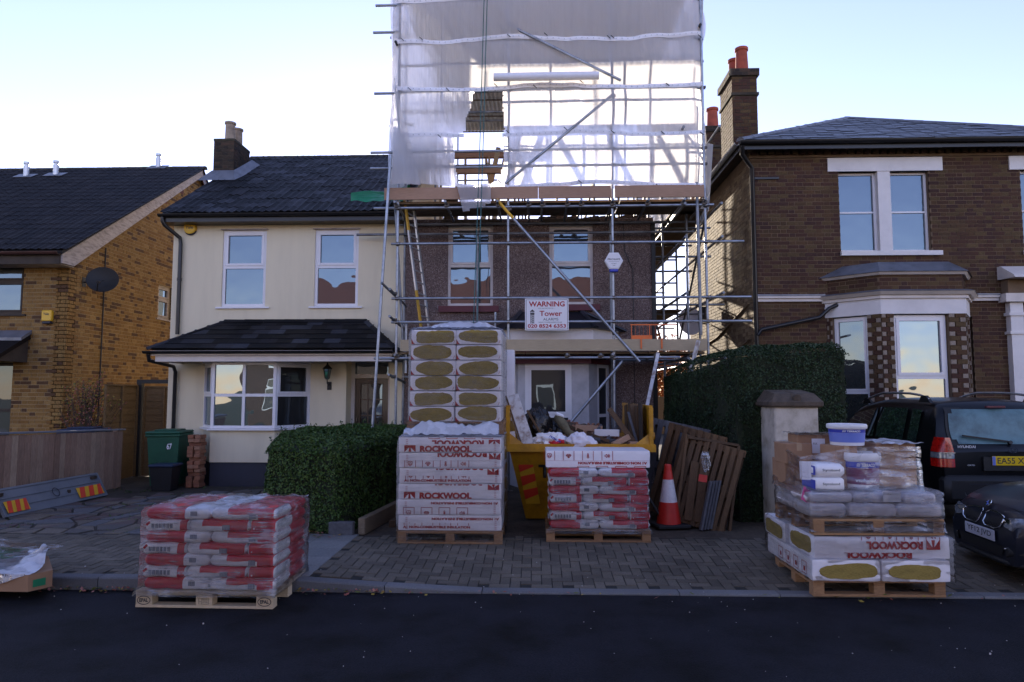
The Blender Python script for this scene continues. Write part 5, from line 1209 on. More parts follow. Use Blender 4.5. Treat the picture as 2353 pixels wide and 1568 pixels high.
tp.grid(tf, 40, 26); tp.build('tarpaulin', M['tarp'], None, smooth=60, label='crumpled green tarpaulin on the dark roof edge beside the scaffold', cat='tarpaulin', fix=False)
sd2 = thing('satellite_dish', 'pale satellite dish on the side wall in the gap beside the scaffold', 'satellite dish', (3.8, 16.6, 3.5))
c = Vector((3.72, 16.5, 3.55)); ax = Vector((-.1,-.98,.2)).normalized(); q = Vector((0,0,1)).rotation_difference(ax).to_matrix(); m = MB(); t = MB(); t.lathe((0,0,0), [(.001,0),(.12,.008),(.24,.035),(.35,.08),(.352,.076),(.2,.018)], 26); m.add([c + q @ Vector((v[0]*.8, v[1], v[2])) for v in t.v], t.f); m.build('reflector', M['sign_w'], sd2, smooth=40)
m = MB(); m.tube([c, (QX-.02, 16.6, 3.5)], .018, 8); m.mbox(Matrix.Translation((3.98, 16.4, 3.75)), .16, .12, .3); m.build('wall_bracket', M['trim'], sd2)
# ================================================================== BEHIND THE HOUSES
def leaf_cloud(m, c, rad, n, size, seed, squash=(1,1,1)):
    r = random.Random(seed)
    for _ in range(n):
        while True:
            p = Vector((r.uniform(-1,1), r.uniform(-1,1), r.uniform(-1,1)))
            if .15 < p.length < 1: break
        if noise.noise(p*2.2 + Vector((seed,0,0))) < -.18: continue
        p = Vector((p.x*squash[0], p.y*squash[1], p.z*squash[2])) * rad + Vector(c)
        a = Vector((r.uniform(-1,1), r.uniform(-1,1), r.uniform(-1,1))).normalized(); b = a.orthogonal().normalized(); s = size*r.uniform(.6,1.3)
        m.add([p - a*s, p + b*s*.55, p + a*s, p - b*s*.55], [(0,1,2,3)])
def tree(x, y, h, rad, mat, label, seed, n=3500, trunk=None, sz=.10):
    t = thing('tree', label, 'tree', (x, y, 0)); m = MB(); r = random.Random(seed)
    m.tube([(x,y,0),(x+.1,y,h*.35),(x-.05,y,h*.75)], [.22,.16,.05], 8)
    for k in range(7):
        a = r.uniform(0,2*pi); z = h*r.uniform(.35,.6); m.tube([(x,y,z), (x+cos(a)*rad*.4, y+sin(a)*rad*.4, z+rad*.35), (x+cos(a)*rad*.75, y+sin(a)*rad*.75, z+rad*.6)], [.08,.05,.015], 6)
    m.build('trunk', M['bark'], t, smooth=60)
    m = MB()
    for k in range(6): a = r.uniform(0,2*pi); leaf_cloud(m, (x+cos(a)*rad*.45, y+sin(a)*rad*.45, h-rad*.9+r.uniform(-.4,.4)*rad), rad*.62, n//6, sz, seed+k)
    m.build('crown', mat, t, fix=False)
tree(6.6, 33, 4.7, 1.9, M['leaf_a'], 'orange autumn tree glimpsed through the gap beside the scaffold', 3, 5200)
tree(4.3, 36, 4.7, 1.6, M['leaf'], 'small green tree left of the orange tree, seen through the scaffold gap', 9, 3600)
m = MB(); m.box(-10, 14, 30.0, 30.1, 0, 1.7); m.build('rear_fence', M['lap_wood'], None, label='brown garden fence far behind the houses in the gap', cat='fence')
# ================================================================== ACROSS THE STREET (seen mirrored in the windows)
def far_house(x0, x1, label, wallm, gable):
    y0, y1 = -10.6, -18.5; h = thing('house', label, 'house', ((x0+x1)/2, y0, 0), 'houses across the street mirrored in the windows')
    m = MB(); m.box(x0, x1, y1, y0, 0, 5.2); m.build('wall', wallm, h)
    m = MB(); ym = (y0+y1)/2; m.add([(x0-.2,y0+.4,5.1),(x1+.2,y0+.4,5.1),(x1+.2,ym,8.8),(x0-.2,ym,8.8),(x0-.2,y1-.4,5.1),(x1+.2,y1-.4,5.1)], [(0,1,2,3),(3,2,5,4),(0,3,4),(1,5,2),(0,4,5,1)]); m.build('roof', M['terra'], h)
    cx = (x0+x1)/2
    if gable:
        m = MB(); m.prism_y([(cx-1.6, 4.9), (cx+1.6, 4.9), (cx, 7.3)], y0+.05, y0-2.4); gb = m.build('gable', M['white_paint'], h)
        m = MB(); m.bar((cx-1.85, y0+.12, 4.8), (cx, y0+.12, 7.5), .14, .2, up=(0,1,0)); m.bar((cx+1.85, y0+.12, 4.8), (cx, y0+.12, 7.5), .14, .2, up=(0,1,0)); m.box(cx-.06, cx+.06, y0+.06, y0+.10, 4.9, 7.0); m.build('bargeboard', M['ply_dark'], gb)
    for zz in (1.0, 3.4):
        for k in (-1, 1): m = MB(); m.box(cx+k*1.5-.55, cx+k*1.5+.55, y0-.02, y0+.03, zz, zz+1.35); w_ = m.build('window', M['upvc'], h); m = MB(); m.box(cx+k*1.5-.47, cx+k*1.5+.47, y0+.031, y0+.04, zz+.08, zz+1.27); m.build('pane', M['glass_d'], w_)
    m = MB(); m.box(x0+.3, x0+.9, ym-.5, ym+.5, 8.0, 9.9); c = m.build('chimney', M['brick_new'], h)
    for k in (-.25, .25): m = MB(); m.lathe((x0+.6, ym+k, 9.9), [(.13,0),(.11,.5)], 12); m.build('chimney_pot', M['pot_red'], c)
far_house(-15.5, -9.2, 'brick house across the street mirrored at the far left window', M['far_brick'], False)
far_house(-8.8, -2.6, 'white gabled house across the street mirrored in the cream house windows', M['far_white'], True)
far_house(-1.2, 5.2, 'red roofed brick house across the street mirrored in the pebbledashed house', M['far_brick'], False)
far_house(6.6, 13.4, 'white house across the street mirrored in the right bay window', M['far_white'], True)
# ================================================================== PALLETS
GRADE = [0]
def make_pallet(name, L, D, mat, label, epal=False, H=.144, slats=5):
    """origin at centre of the footprint, ground level; long side faces -Y"""
    t = thing(name, label, 'pallet'); j = lambda s: R.uniform(-s, s)
    bw_ = .145 if epal else .10; bd = .10
    for yy in (-D/2+bd/2, 0, D/2-bd/2):
        m = MB(); m.mbox(Matrix.Translation((0, yy, .011)), L, bd, .022, 0, .002); m.build('bottom_board', mat, t)
        for xx in (-L/2+bw_/2, 0, L/2-bw_/2): m = MB(); m.mbox(Matrix.Translation((xx, yy, .022+.039)), bw_-.002, bd-.002, .078, 0, .003); m.build('block', mat, t)
    for xx in (-L/2+bw_/2, 0, L/2-bw_/2): m = MB(); m.mbox(Matrix.Translation((xx, 0, .1+.011)), bw_, D, .022, 0, .002); m.build('stringer_board', mat, t)
    for k in range(slats): yy = -D/2 + .05 + (D-.1)*k/(slats-1); m = MB(); m.mbox(Matrix.Translation((0, yy+j(.003), .122+.011)), L, .1 if k % 2 else .12 if slats > 5 else .10, .022, 0, .002); m.build('deck_board', mat, t)
    if epal:
        for xx, s in ((-L/2+bw_/2, 'EPAL'), (L/2-bw_/2, 'EPAL')):
            text(s, t, (xx, -D/2-.0005, .045), h=.032, width=.078, mat=M['ink'], bold=.045, align='C')
            m = MB(); n = 28; vs = []
            for (ra, rb_) in ((.060,.038),(.053,.031)):
                for k in range(n): vs.append((xx + ra*cos(2*pi*k/n), -D/2-.0012, .060 + rb_*sin(2*pi*k/n)))
            m.add(vs, [(k, (k+1)%n, n+(k+1)%n, n+k) for k in range(n)]); m.build('oval_mark', M['ink'], t)
        m = MB(); 
        for (a, b, c, d) in ((-.045,.045,.034,.036),(-.045,.045,.084,.086),(-.045,-.043,.036,.084),(.043,.045,.036,.084),(-.018,-.016,.036,.084)): m.box(a, b, -D/2-.0025, -D/2-.0012, c, d)
        m.build('stamp_frame', M['ink'], t)
        for i, s in enumerate(('DE-001', '02057', 'HT-DB')): text(s, t, (.012, -D/2-.0005, .071-.014*i), h=.009, mat=M['ink'], align='C', width=.045)
        text('IPPC', t, (-.031, -D/2-.0005, .05), h=.008, width=.02, mat=M['ink'], align='C')
    return t
# ------------------------------------------------------------------ bags
def pillow(sx, sy, sz, seed, nu=26, nv=14, ex=.30, bulge_=.12):
    """closed sack shape; returns MB with grid-wise material chooser"""
    def mk(mf):
        m = MB(); vs = []; fs = []; mi = []
        nx, nc = nu, 28
        for i in range(nx+1):
            u = -1 + 2*i/nx; e = (1 - abs(u)**16)**.5 if abs(u) < 1 else 0; e = max(e, .04)
            wd = .5 + .5*min(1, e*1.1)
            for k in range(nc):
                a = 2*pi*k/nc; ca, sa = cos(a), sin(a)
                y = math.copysign(abs(ca)**.42, ca) * sy/2 * (.86 + .14*e); z = math.copysign(abs(sa)**.42, sa) * sz/2 * e
                p = Vector((u*sx/2, y, z)); nn = noise.noise(Vector((p.x*9+seed, p.y*9, p.z*9+seed*.3)))
                p += Vector((nn*.004, nn*.007*e, nn*.005*e)); vs.append(p)
        for i in range(nx):
            for k in range(nc):
                fs.append((i*nc+k, i*nc+(k+1)%nc, (i+1)*nc+(k+1)%nc, (i+1)*nc+k)); cu = (i+.5)/nx; cz = sin(2*pi*(k+.5)/nc); cy = cos(2*pi*(k+.5)/nc)
                mi.append(mf(cu, cz, cy))
        fs.append(tuple(range(nc))); mi.append(mf(0, 0, 0)); fs.append(tuple(nx*nc+k for k in range(nc))); mi.append(mf(1, 0, 0))
        m.v = [tuple(v) for v in vs]; m.f = fs; m.m = mi; return m
    return mk
BAGP = {}
def make_bag(kind, seed, size):
    """0 white 1 red; print layout differs by which side of the sack shows"""
    sx, sy, sz = size
    def mf(u, z, y):
        if u > .95 or (u < .04 and kind != 'left'): return 0
        if kind == 'left': return 1 if u < .60 else 0
        if kind == 'right': return 1 if (u > .26 and (z > .0 or u > .72)) else 0
        if kind == 'code': return 1 if u > .80 else 0
        if kind == 'mid': return 1 if (u > .22 and (z > .05 or u > .58)) else 0
        if kind == 'end': return 1 if u > .08 else 0
        return 0
    t = thing('cement_bag', None, 'bag'); pillow(sx, sy, sz, seed)(mf).build('sack', [M['bag_white'], M['bag_red']], t, smooth=75)
    yf = -sy/2 - .006
    def plate(nm, a, b, c, d, mt): m = MB(); m.box(-sx/2+a*sx, -sx/2+b*sx, yf, yf+.012, c*sz, d*sz); m.build(nm, mt, t)
    if kind == 'code':
        for i in range(6): plate('barcode', .16+.085*i, .16+.085*i+.06, -.18, .16, M['barcode'])
        for dx in (0, .03): 
            m = MB(); q = -sx/2+(.06+dx)*sx; m.prism_y([(q-.014, .012+dx*.4), (q, .026+dx*.4), (q+.014, .012+dx*.4), (q, -.002+dx*.4)], yf, yf+.01); m.build('hazard_diamond', M['bag_red'], t)
        text('25 KG BATCH', t, (-sx/2+.18*sx, yf-.0, -.30*sz), h=.007, mat=M['ink'], width=sx*.4)
    elif kind == 'left':
        plate('barcode', .70, .80, -.12, .22, M['barcode'])
        text('GYPSO', t, (-sx/2+.26*sx, yf-.001, -.05*sz), h=.010, mat=M['ink'], name='small_print'); text('PLASTER', t, (-sx/2+.44*sx, yf-.001, -.12*sz), h=.009, mat=M['ink'], name='small_print')
    elif kind in ('right', 'mid'):
        plate('barcode', .56 if kind == 'mid' else .60, .68 if kind == 'mid' else .70, -.30, .08, M['barcode']); 
    elif kind == 'end': plate('print_mark', .16, .20, -.22, -.12, M['bag_white'])
    return t
M['barcode'] = simple('grey_barcode', (.30,.31,.36), .5, var=.5, vs=220, stretch=(1,1,.05))
def bag(kind, size, loc, rz, label, group):
    key = (kind, tuple(size))
    if key not in BAGP: t = make_bag(kind, R.uniform(0, 40), size); BAGP[key] = t; first = True
    else: t = copy_tree(BAGP[key]); first = False
    return place(t, loc, rz, label, group, ry=0)
ORD = ['bottom', 'second', 'third', 'fourth', 'fifth', 'sixth', 'top']
def bag_stack(cx, cy, z0, rz, where, group, lh_=.098):
    c, s = cos(rz), sin(rz)
    for k in range(7):
        z = z0 + lh_*(k+.5); ly = ORD[k] + (' layer up' if 0 < k < 6 else ' layer')
        A = (k % 2 == 0); js = R.uniform(-.008, .008)
        if A: items = [('left', (.585,.385,.110), (-.29+js, -.195), 0, 'red and white bag, front left'), ('right', (.585,.385,.110), (.29+js, -.195), 0, 'white and red bag, front right'),
                       ('right', (.585,.385,.110), (-.29, .195), pi, 'white bag, back left'), ('left', (.585,.385,.110), (.29, .195), pi, 'white bag, back right')]
        else: items = [('code', (.385,.50,.110), (-.385+js, -.14), 0, 'bar-coded white bag, front left'), ('mid', (.54,.385,.110), (.075+js, -.195), 0, 'white and red bag, front middle'), ('end', (.24,.385,.110), (.465+js, -.195), 0, 'short red bag end, front right'),
                       ('left', (.585,.385,.110), (.29, .195), pi, 'white bag, back right'), ('end', (.385,.26,.110), (-.39, .26), pi, 'white bag, back left')]
        for kind, size, (x, y), r, nm in items:
            bag(kind, size, (cx + x*c - y*s, cy + x*s + y*c, z), rz + r + R.uniform(-.01,.01), '%s, %s, %s' % (nm, ly, where), group)
def wrap(name, label, corners, z0, z1, mat, skirt=None, amp=.012, seed=0, top=True, parent=None, inset=.0, nz_=40, tmat=None, group=None, sidemod=None):
    """stretch film round a load. corners: 4 xy points; skirt: 4 xy points the film flares to at the foot"""
    t = thing(name, label, 'stretch film', (0,0,0), group) if parent is None else parent
    cs_ = [Vector(c) for c in corners]; sk = [Vector(c) for c in (skirt or corners)]; cen = sum(cs_, Vector((0,0)))/4
    N_ = 30; m = MB()
    def pt(u, v):
        i = int(u*4) % 4; f = u*4 - int(u*4); a, b = cs_[i], cs_[(i+1)%4]; a2, b2 = sk[i], sk[(i+1)%4]
        p = a.lerp(b, f); q = a2.lerp(b2, f); k = smooth(.13, 0, v) ; p = p.lerp(q, k)
        z = z0 + (z1-z0)*v; nn = noise.noise(Vector((p.x*6+seed, p.y*6, z*22))) + .6*noise.noise(Vector((p.x*2, p.y*2+seed, z*7)))
        d = (p - cen).normalized(); off = amp*(nn+.6)
        if sidemod: off += sidemod(z)
        p = p + d*off; rr = smooth(.94, 1, v); p = p.lerp(cen, rr*.04)
        return (p.x, p.y, z)
    m.grid(lambda u, v: pt(min(u, .99999), v), 4*N_, nz_); m.build('side_film', mat, t, smooth=180, fix=False)
    if top:
        m = MB()
        def tp_(u, v):
            a = cs_[0].lerp(cs_[1], u); b = cs_[3].lerp(cs_[2], u); p = a.lerp(b, v); e = min(u, 1-u, v, 1-v)
            return (p.x, p.y, z1 - .004 + .03*smooth(0, .12, e)*(.5+noise.noise(Vector((p.x*5+seed, p.y*5, 1)))) + .02*noise.noise(Vector((p.x*16, p.y*16, seed))))
        m.grid(tp_, 40, 30); m.build('top_film', tmat or mat, t, smooth=180, fix=False)
    return t
def rect(cx, cy, L, D, rz=0): 
    c, s = cos(rz), sin(rz); return [(cx + x*c - y*s, cy + x*s + y*c) for x, y in ((-L/2,-D/2),(L/2,-D/2),(L/2,D/2),(-L/2,D/2))]
# stack 1: on the road in front
P1 = make_pallet('pallet', 1.2, .8, M['pallet_new'], 'new stamped wooden pallet under the front left stack of bags', epal=True)
p1x, p1y, r1 = -2.835, 6.29, radians(-.8)
place(P1, (p1x, p1y, .002), r1); bag_stack(p1x+.02, p1y+.0, .148, r1, 'front left pallet', 'red and white bags on the front left pallet', .0985)
wrap('stretch_wrap', 'clear film around the bag stack at the front left', rect(p1x+.02, p1y, 1.19, .80, r1), .10, .845, M['film_h'], rect(p1x, p1y, 1.23, .84, r1), seed=3, amp=.012, tmat=M['film_t'])
# stack 2: bags on the pavement before the skip
P2 = make_pallet('pallet', 1.2, .8, M['pallet'], 'wooden pallet under the bags in front of the yellow skip', epal=False)
p2x, p2y = .715, 8.43; z2 = .125
place(P2, (p2x, p2y, z2), 0); bag_stack(p2x+.01, p2y, z2+.146, 0, 'pallet before the yellow skip', 'red and white bags on the pallet before the skip', .098)
wrap('stretch_wrap', 'clear film around the bags in front of the yellow skip', rect(p2x+.01, p2y, 1.12, .80), z2+.10, .965, M['film_h'], rect(p2x, p2y, 1.22, .84), seed=8, amp=.014, top=False)
# ------------------------------------------------------------------ insulation packs
RED = M['red_print']
def icon(t, kind, x, z, y, s=.078, zr=None, flip=False, frame=FRONT):
    """outlined square with a small pictogram, clipped to zr"""
    m = MB(); F3 = frame.to_3x3(); lo, hi = zr if zr else (-9, 9); th = .006
    def seg(x0, z0, x1, z1, w_=th):
        p, q = Vector((x0, z0)), Vector((x1, z1)); 
        if flip: p, q = -p, -q
        p, q = p + Vector((x, z)), q + Vector((x, z))
        for (a, b) in ((0,1),):
            if p.y > q.y: p, q = q, p
            if q.y < lo or p.y > hi: return
            if p.y < lo: p = p.lerp(q, (lo-p.y)/(q.y-p.y))
            if q.y > hi: q = p.lerp(q, (hi-p.y)/(q.y-p.y))
        d = (q-p)
        if d.length < 1e-4: return
        d.normalize(); n_ = Vector((-d.y, d.x))*w_/2
        m.add([F3 @ Vector((*(v_), .0)) + Vector((0, y-.0012, 0)) for v_ in (p-n_, q-n_, q+n_, p+n_)], [(0,1,2,3)])
    h = s/2
    for a in ((-h,-h,h,-h),(h,-h,h,h),(h,h,-h,h),(-h,h,-h,-h)): seg(*a)
    def poly(P, close=True):
        for a, b in zip(P, P[1:] + ([P[0]] if close else [])): seg(*a, *b, .006)
    if kind == 0: poly([(-.024,.022),(0,.028),(.024,.022),(.022,-.008),(0,-.028),(-.022,-.008)]); poly([(-.010,-.012),(-.012,0),(0,.014),(.012,0),(.010,-.012)])
    if kind == 1: poly([(-.018,.018),(.018,.018),(.029,.004),(0,-.026),(-.029,.004)]); poly([(-.029,.004),(.029,.004)], False); poly([(-.01,.018),(-.008,.004),(0,-.026),(.008,.004),(.01,.018)], False)
    if kind == 2: poly([(-.007,.022),(0,.028),(.007,.022),(.007,-.008),(.012,-.018),(0,-.028),(-.012,-.018),(-.007,-.008)]); poly([(0,.015),(0,-.018)], False)
    if kind == 3: poly([(-.028,-.008),(-.018,-.008),(-.004,-.022),(-.004,.022),(-.018,.008),(-.028,.008)]); poly([(.004,-.010),(.009,0),(.004,.010)], False); poly([(.011,-.017),(.018,0),(.011,.017)], False); poly([(.018,-.024),(.028,0),(.018,.024)], False)
    if m.v: m.build('pictogram', RED, t, fix=False)
def logo(t, x, z, y, s=.085, zr=(-9, 9), flip=False, frame=FRONT, ww=None):
    F3 = frame.to_3x3(); m = MB(); lo, hi = zr; a, b = max(lo, z), min(hi, z+s); ww = ww or s
    if b - a < .004: return
    m.add([F3 @ Vector((x_, z_, 0)) + Vector((0, y-.0010, 0)) for x_, z_ in ((x,a),(x+ww,a),(x+ww,b),(x,b))], [(0,1,2,3)]); lo_ = m.build('logo_panel', RED, t, fix=False)
    m = MB(); cx = x + ww/2
    def tri(P):
        Q = [( (2*cx - px if flip else px), (2*z + s - pz if flip else pz)) for px, pz in P]
        n = [(px, max(a, min(b, pz))) for px, pz in Q]; m.add([F3 @ Vector((px, pz, 0)) + Vector((0, y-.0016, 0)) for px, pz in n], [tuple(range(len(n)))])
    tri([(x+.006, z), (cx-.016, z), (cx-.008, z+s*.72), (cx-.018, z+s*.60)]); tri([(x+ww-.006, z), (cx+.016, z), (cx+.008, z+s*.72), (cx+.018, z+s*.60)])
    m.build('logo_mark', M['pack'], t, fix=False)
def pack_body(t, L, D, H, seed=0, mat=None, wob=.004):
    m = MB(); nx, ny, nz2 = 30, 12, 8
    def dsp(p):
        n1 = noise.noise(Vector((p[0]*7+seed, p[1]*7, p[2]*11))); n2 = noise.noise(Vector((p[0]*26+seed, p[1]*26, p[2]*30+4)))
        return n1*wob + n2*wob*.5
    def rnd(x, y, z):
        r = .014; c = Vector((max(-L/2+r, min(L/2-r, x)), max(-D/2+r, min(D/2-r, y)), max(-H/2+r, min(H/2-r, z)))); d = Vector((x,y,z)) - c
        if d.length > 1e-6: n_ = d.normalized(); p = c + n_*r
        else: p = Vector((x,y,z)); n_ = Vector((0,0,0))
        return p + n_*dsp(p) + Vector((0,0,H/2))
    def sg(k, n): 
        t_ = k; return -.5 + t_
    m.grid(lambda u, v: rnd(L*(u-.5), -D/2, H*(v-.5)), nx, nz2); m.grid(lambda u, v: rnd(L*(.5-u), D/2, H*(v-.5)), nx, nz2)
    m.grid(lambda u, v: rnd(L/2, D*(u-.5), H*(v-.5)), ny, nz2); m.grid(lambda u, v: rnd(-L/2, D*(.5-u), H*(v-.5)), ny, nz2)
    m.grid(lambda u, v: rnd(L*(u-.5), D*(v-.5), H/2), nx, ny); m.grid(lambda u, v: rnd(L*(u-.5), D*(.5-v), -H/2), nx, ny)
    return m.build('film_cover', mat or M['pack'], t, smooth=60)
def wool_end(t, side, L, D, H, seed=0, rx=.44, rz_=.40):
    """irregular opening in the film showing the mineral wool; side = +1/-1 end of the X axis"""
    r = random.Random(seed); m = MB(); n = 40; P = []; sx_ = 1.0 + r.uniform(-.03,.03); nl, nr = r.choice((2.2, 3.2, 6)), r.choice((2.2, 3.0, 5)); dz = r.uniform(-.01,.01); kx_ = r.uniform(.90,1.03); ox_ = r.uniform(-.018,.018); ph_ = r.uniform(0,6)
    for k in range(n):
        a = 2*pi*k/n; ca, sa = cos(a), sin(a); e = (nl if ca < 0 else nr); q = (abs(ca)**e + abs(sa)**e)**(-1/e) if e else 1
        P.append((ca*q*D*rx*kx_*(1+.02*r.uniform(-1,1)) + ox_, sa*q*H*rz_*(1+.06*r.uniform(-1,1) + .10*sin(a*2+ph_)) + H/2 + dz))
    x = side*(L/2+.0045)
    m.add([(x, p[0], p[1]) for p in P] + [(x + side*.004, p[0]*.97, (p[1]-H/2)*.97+H/2) for p in P] , [(k, (k+1)%n, n+(k+1)%n, n+k) for k in range(n)] + [tuple(n+k for k in range(n))])
    m.build('mineral_wool_end', M['wool'], t)
def seam(t, L, D, H, z, seed):
    m = MB(); m.grid(lambda u, v: (L*(u-.5)*.99, -D/2-.006 - .003*v*(1 if v < 1 else 0) - .002*noise.noise(Vector((u*20, seed, 0))), z + (v-.5)*.012 + .006*noise.noise(Vector((u*9+seed, v, 0)))), 40, 2)
    m.build('film_seam', M['pack'], t, smooth=180, fix=False)
PH = .177
def make_pack(rowkind, seed, label, group, L=1.19, D=.59, H=PH):
    t = thing('insulation_pack', label, 'insulation pack', group=group); pack_body(t, L, D, H, seed)
    y = -D/2 - .0055; mid_z = H*.52; up = (mid_z+.004, H-.006); dn = (.008, mid_z-.004)
    if rowkind is not None:
        seam(t, L, D, H, mid_z, seed)
        def RW(x, z, w_, zr, flip):
            text('ROCKWOOL', t, (x, y, z), h=.074, width=w_, mat=RED, flip=flip, bold=.06, clip=(zr[0]-z, zr[1]-z), name='rockwool_lettering')
        def A1(x, z, flip): text('A1 NON-COMBUSTIBLE INSULATION', t, (x, y, z), h=.028, width=.77, mat=RED, flip=flip, bold=.05, name='small_lettering')
        x0 = -L/2
        if rowkind == 0: RW(x0+.39, mid_z+.006-.030, .60, up, True); logo(t, x0+1.045, mid_z+.0, y, .055, up, ww=.13); RW(x0+.25, mid_z-.088, .60, dn, False); logo(t, x0+.07, mid_z-.095, y, .085, dn, ww=.13)
        if rowkind == 1: RW(x0+.42, mid_z+.032, .60, up, True); logo(t, x0+1.045, mid_z+.002, y, .10, up, True, ww=.13)
        if rowkind == 2: RW(x0+.40, mid_z+.062, .57, up, True); logo(t, x0+1.02, mid_z+.01, y, .10, up, True, ww=.13); A1(x0+.06, .022, False)
        if rowkind == 3: RW(x0+.40, mid_z+.065, .57, up, True); logo(t, x0+1.035, mid_z+.015, y, .10, up, True, ww=.13); RW(x0+.25, .004, .60, dn, False); logo(t, x0+.07, .008, y, .075, dn, ww=.13)
        if rowkind == 4: A1(x0+.39, mid_z+.028, True)
        if rowkind == 5: A1(x0+.39, mid_z+.028, True); A1(x0+.06, .028, False)
        for i in range(4):
            xi = x0 + .135 + .205*i
            if rowkind == 1: icon(t, i, xi, .050, y, .125, dn)
            if rowkind == 2: icon(t, i, xi, mid_z-.0, y, .118, (.052, mid_z-.004))
            if rowkind == 4: icon(t, i, xi, .022, y, .125, dn)
            if rowkind == 5: icon(t, i, xi, mid_z+.02, y, .125, (.060, mid_z-.004))
            if rowkind == 0: icon(t, i, xi+.28, H+.045, y, .125, up)
        m = MB()
        for xx in ((x0+.10, x0+1.12)):
            for k in range(7): m.box(xx-.012, xx+.012, y-.001, y, .02+.02*k, .02+.02*k+.009)
        m.build('fine_print', M['faint_red'], t)
    return t
M['faint_red'] = simple('faint_red_print', (.62,.42,.46), .4, var=.05)
rx_, ry_ = -.985, 8.50
PL = make_pallet('pallet', 1.2, 1.2, M['pallet'], 'pallet on the pavement under the lower red-lettered insulation stack', slats=7)
place(PL, (rx_, ry_, .122)); zz = .122 + .146
for k in range(6):
    row = 5 - k; nm = ORD[k] if k < 5 else 'top'
    jx = R.uniform(-.012, .012) + (.0 if k > 1 else -.012)
    p = make_pack(row, k*3.1, None, 'insulation packs in the lower stack'); place(p, (rx_+jx, ry_-.30, zz + PH*k), 0, '%s of the front row of red-lettered insulation packs in the lower stack' % nm)
    p = make_pack(None, k*5.1, None, 'insulation packs in the lower stack'); wool_end(p, 1, 1.19, .59, PH, k); place(p, (rx_+jx*.5, ry_+.30, zz + PH*k), 0, '%s of the rear row of insulation packs in the lower stack' % nm)
ztop = zz + PH*6
wrap('stretch_wrap', 'clear film with a crumpled white top around the lower insulation stack', rect(rx_, ry_, 1.225, 1.22), .13, ztop+.012, M['film_d'], rect(rx_, ry_, 1.22, 1.22), seed=5, amp=.010, tmat=M['film_w'])
m = MB(); m.grid(lambda u, v: (rx_-.55+1.1*u, ry_-.6+.35*v, ztop+.015+.16*sin(pi*min(1,v*1.4+.05))*(.45+.6*noise.noise(Vector((u*5,v*2,2)))+.25)+.03*noise.noise(Vector((u*18,v*9,0)))), 60, 14); m.build('crumpled_film', M['film_w'], None, smooth=180, label='crumpled white film heap on top of the lower insulation stack', cat='plastic film', fix=False)
# upper stack: packs seen from the end
ux, uy = -.965, 8.72; zu = ztop + .02
PU = make_pallet('pallet', 1.16, 1.1, M['pallet'], 'raised pallet between the lower and upper insulation stacks', slats=7); place(PU, (ux, uy, zu)); zz = zu + .146
UH = .184
for k in range(6):
    nm = ORD[k] if k < 5 else 'top'
    for s_ in (0, 1):
        t = thing('insulation_pack', None, 'insulation pack', group='insulation packs in the upper stack'); pack_body(t, 1.16, .545, UH-.004, k*4+s_*9.3); wool_end(t, -1, 1.16, .545, UH-.004, k*2+s_*31+2, rx=.455, rz_=.435); wool_end(t, 1, 1.16, .545, UH-.004, k+5)
        m = MB(); r0 = random.Random(k*7+s_)
        q = .545/2
        m.add([(-.5855, q-.005, .004),(-.5855, q-.05, .004),(-.5855, q-.03, .022),(-.5855, q-.004, .055+r0.uniform(0,.03))], [(0,1,2,3)]); m.add([(-.5855, -q+.03, .012),(-.5855, -q+.034, .012),(-.5855, -q+.018, .05),(-.5855, -q+.014, .05)], [(0,1,2,3)]); m.build('red_corner_print', RED, t, fix=False)
        place(t, (ux + (-.275 if s_ == 0 else .275) + R.uniform(-.006,.006) + (.012*k/5), uy, zz + UH*k), pi/2, '%s %s pack of the upper insulation stack, olive wool end showing' % (nm, 'left' if s_ == 0 else 'right'))
wrap('stretch_wrap', 'clear glossy film with a white top around the upper insulation stack', rect(ux+.005, uy, 1.125, 1.18), zu+.05, zz+UH*6+.012, M['film_d'], rect(ux, uy, 1.15, 1.16), seed=15, amp=.006, tmat=M['film_w'])
m = MB(); zt_ = zz + UH*6; m.grid(lambda u, v: (ux-.52+1.05*u, uy-.58+.4*v, zt_+.015+.12*sin(pi*min(1,v*1.4+.05))*(.6+.6*noise.noise(Vector((u*3,v*2,7))))*min(1,u*4,(1-u)*6)+.02*noise.noise(Vector((u*18,v*9,3)))), 60, 14); m.build('crumpled_film', M['film_w'], None, smooth=180, label='loose white film bunched on top of the upper insulation stack', cat='plastic film', fix=False)
# third stack of packs just behind, seen as an edge
t = thing('insulation_pack', 'white insulation packs edge standing behind the upper stack', 'insulation pack'); pack_body(t, 1.1, .3, 1.0, 3.3); place(t, (-.85, 9.75, 1.45))
# pack lying on the bags before the skip
p = make_pack(None, 40, 'single red-lettered insulation pack lying on the bags before the skip', None, L=1.215, D=.60, H=.20); place(p, (.72, 8.38, .965))
y = -.3055; text('A1 NON-COMBUSTIBLE INSULATION', p, (-.23, -.3055+0, .042), h=.03, width=.80, mat=RED, flip=True, bold=.05, name='small_lettering')
def reloc(o, d): o.location = Vector(o.location) + Vector(d)
for i in range(4): icon(p, i, -.565+.225*i + (.0), .14, y, .125, (.088, .196))
for i in range(4): icon(p, i, -.17+.22*i, -.045, y, .13, (.004, .03))
m = MB(); m.box(-.607, .607, y-.001, y, .083, .086); m.build('film_seam', M['faint_red'], p)
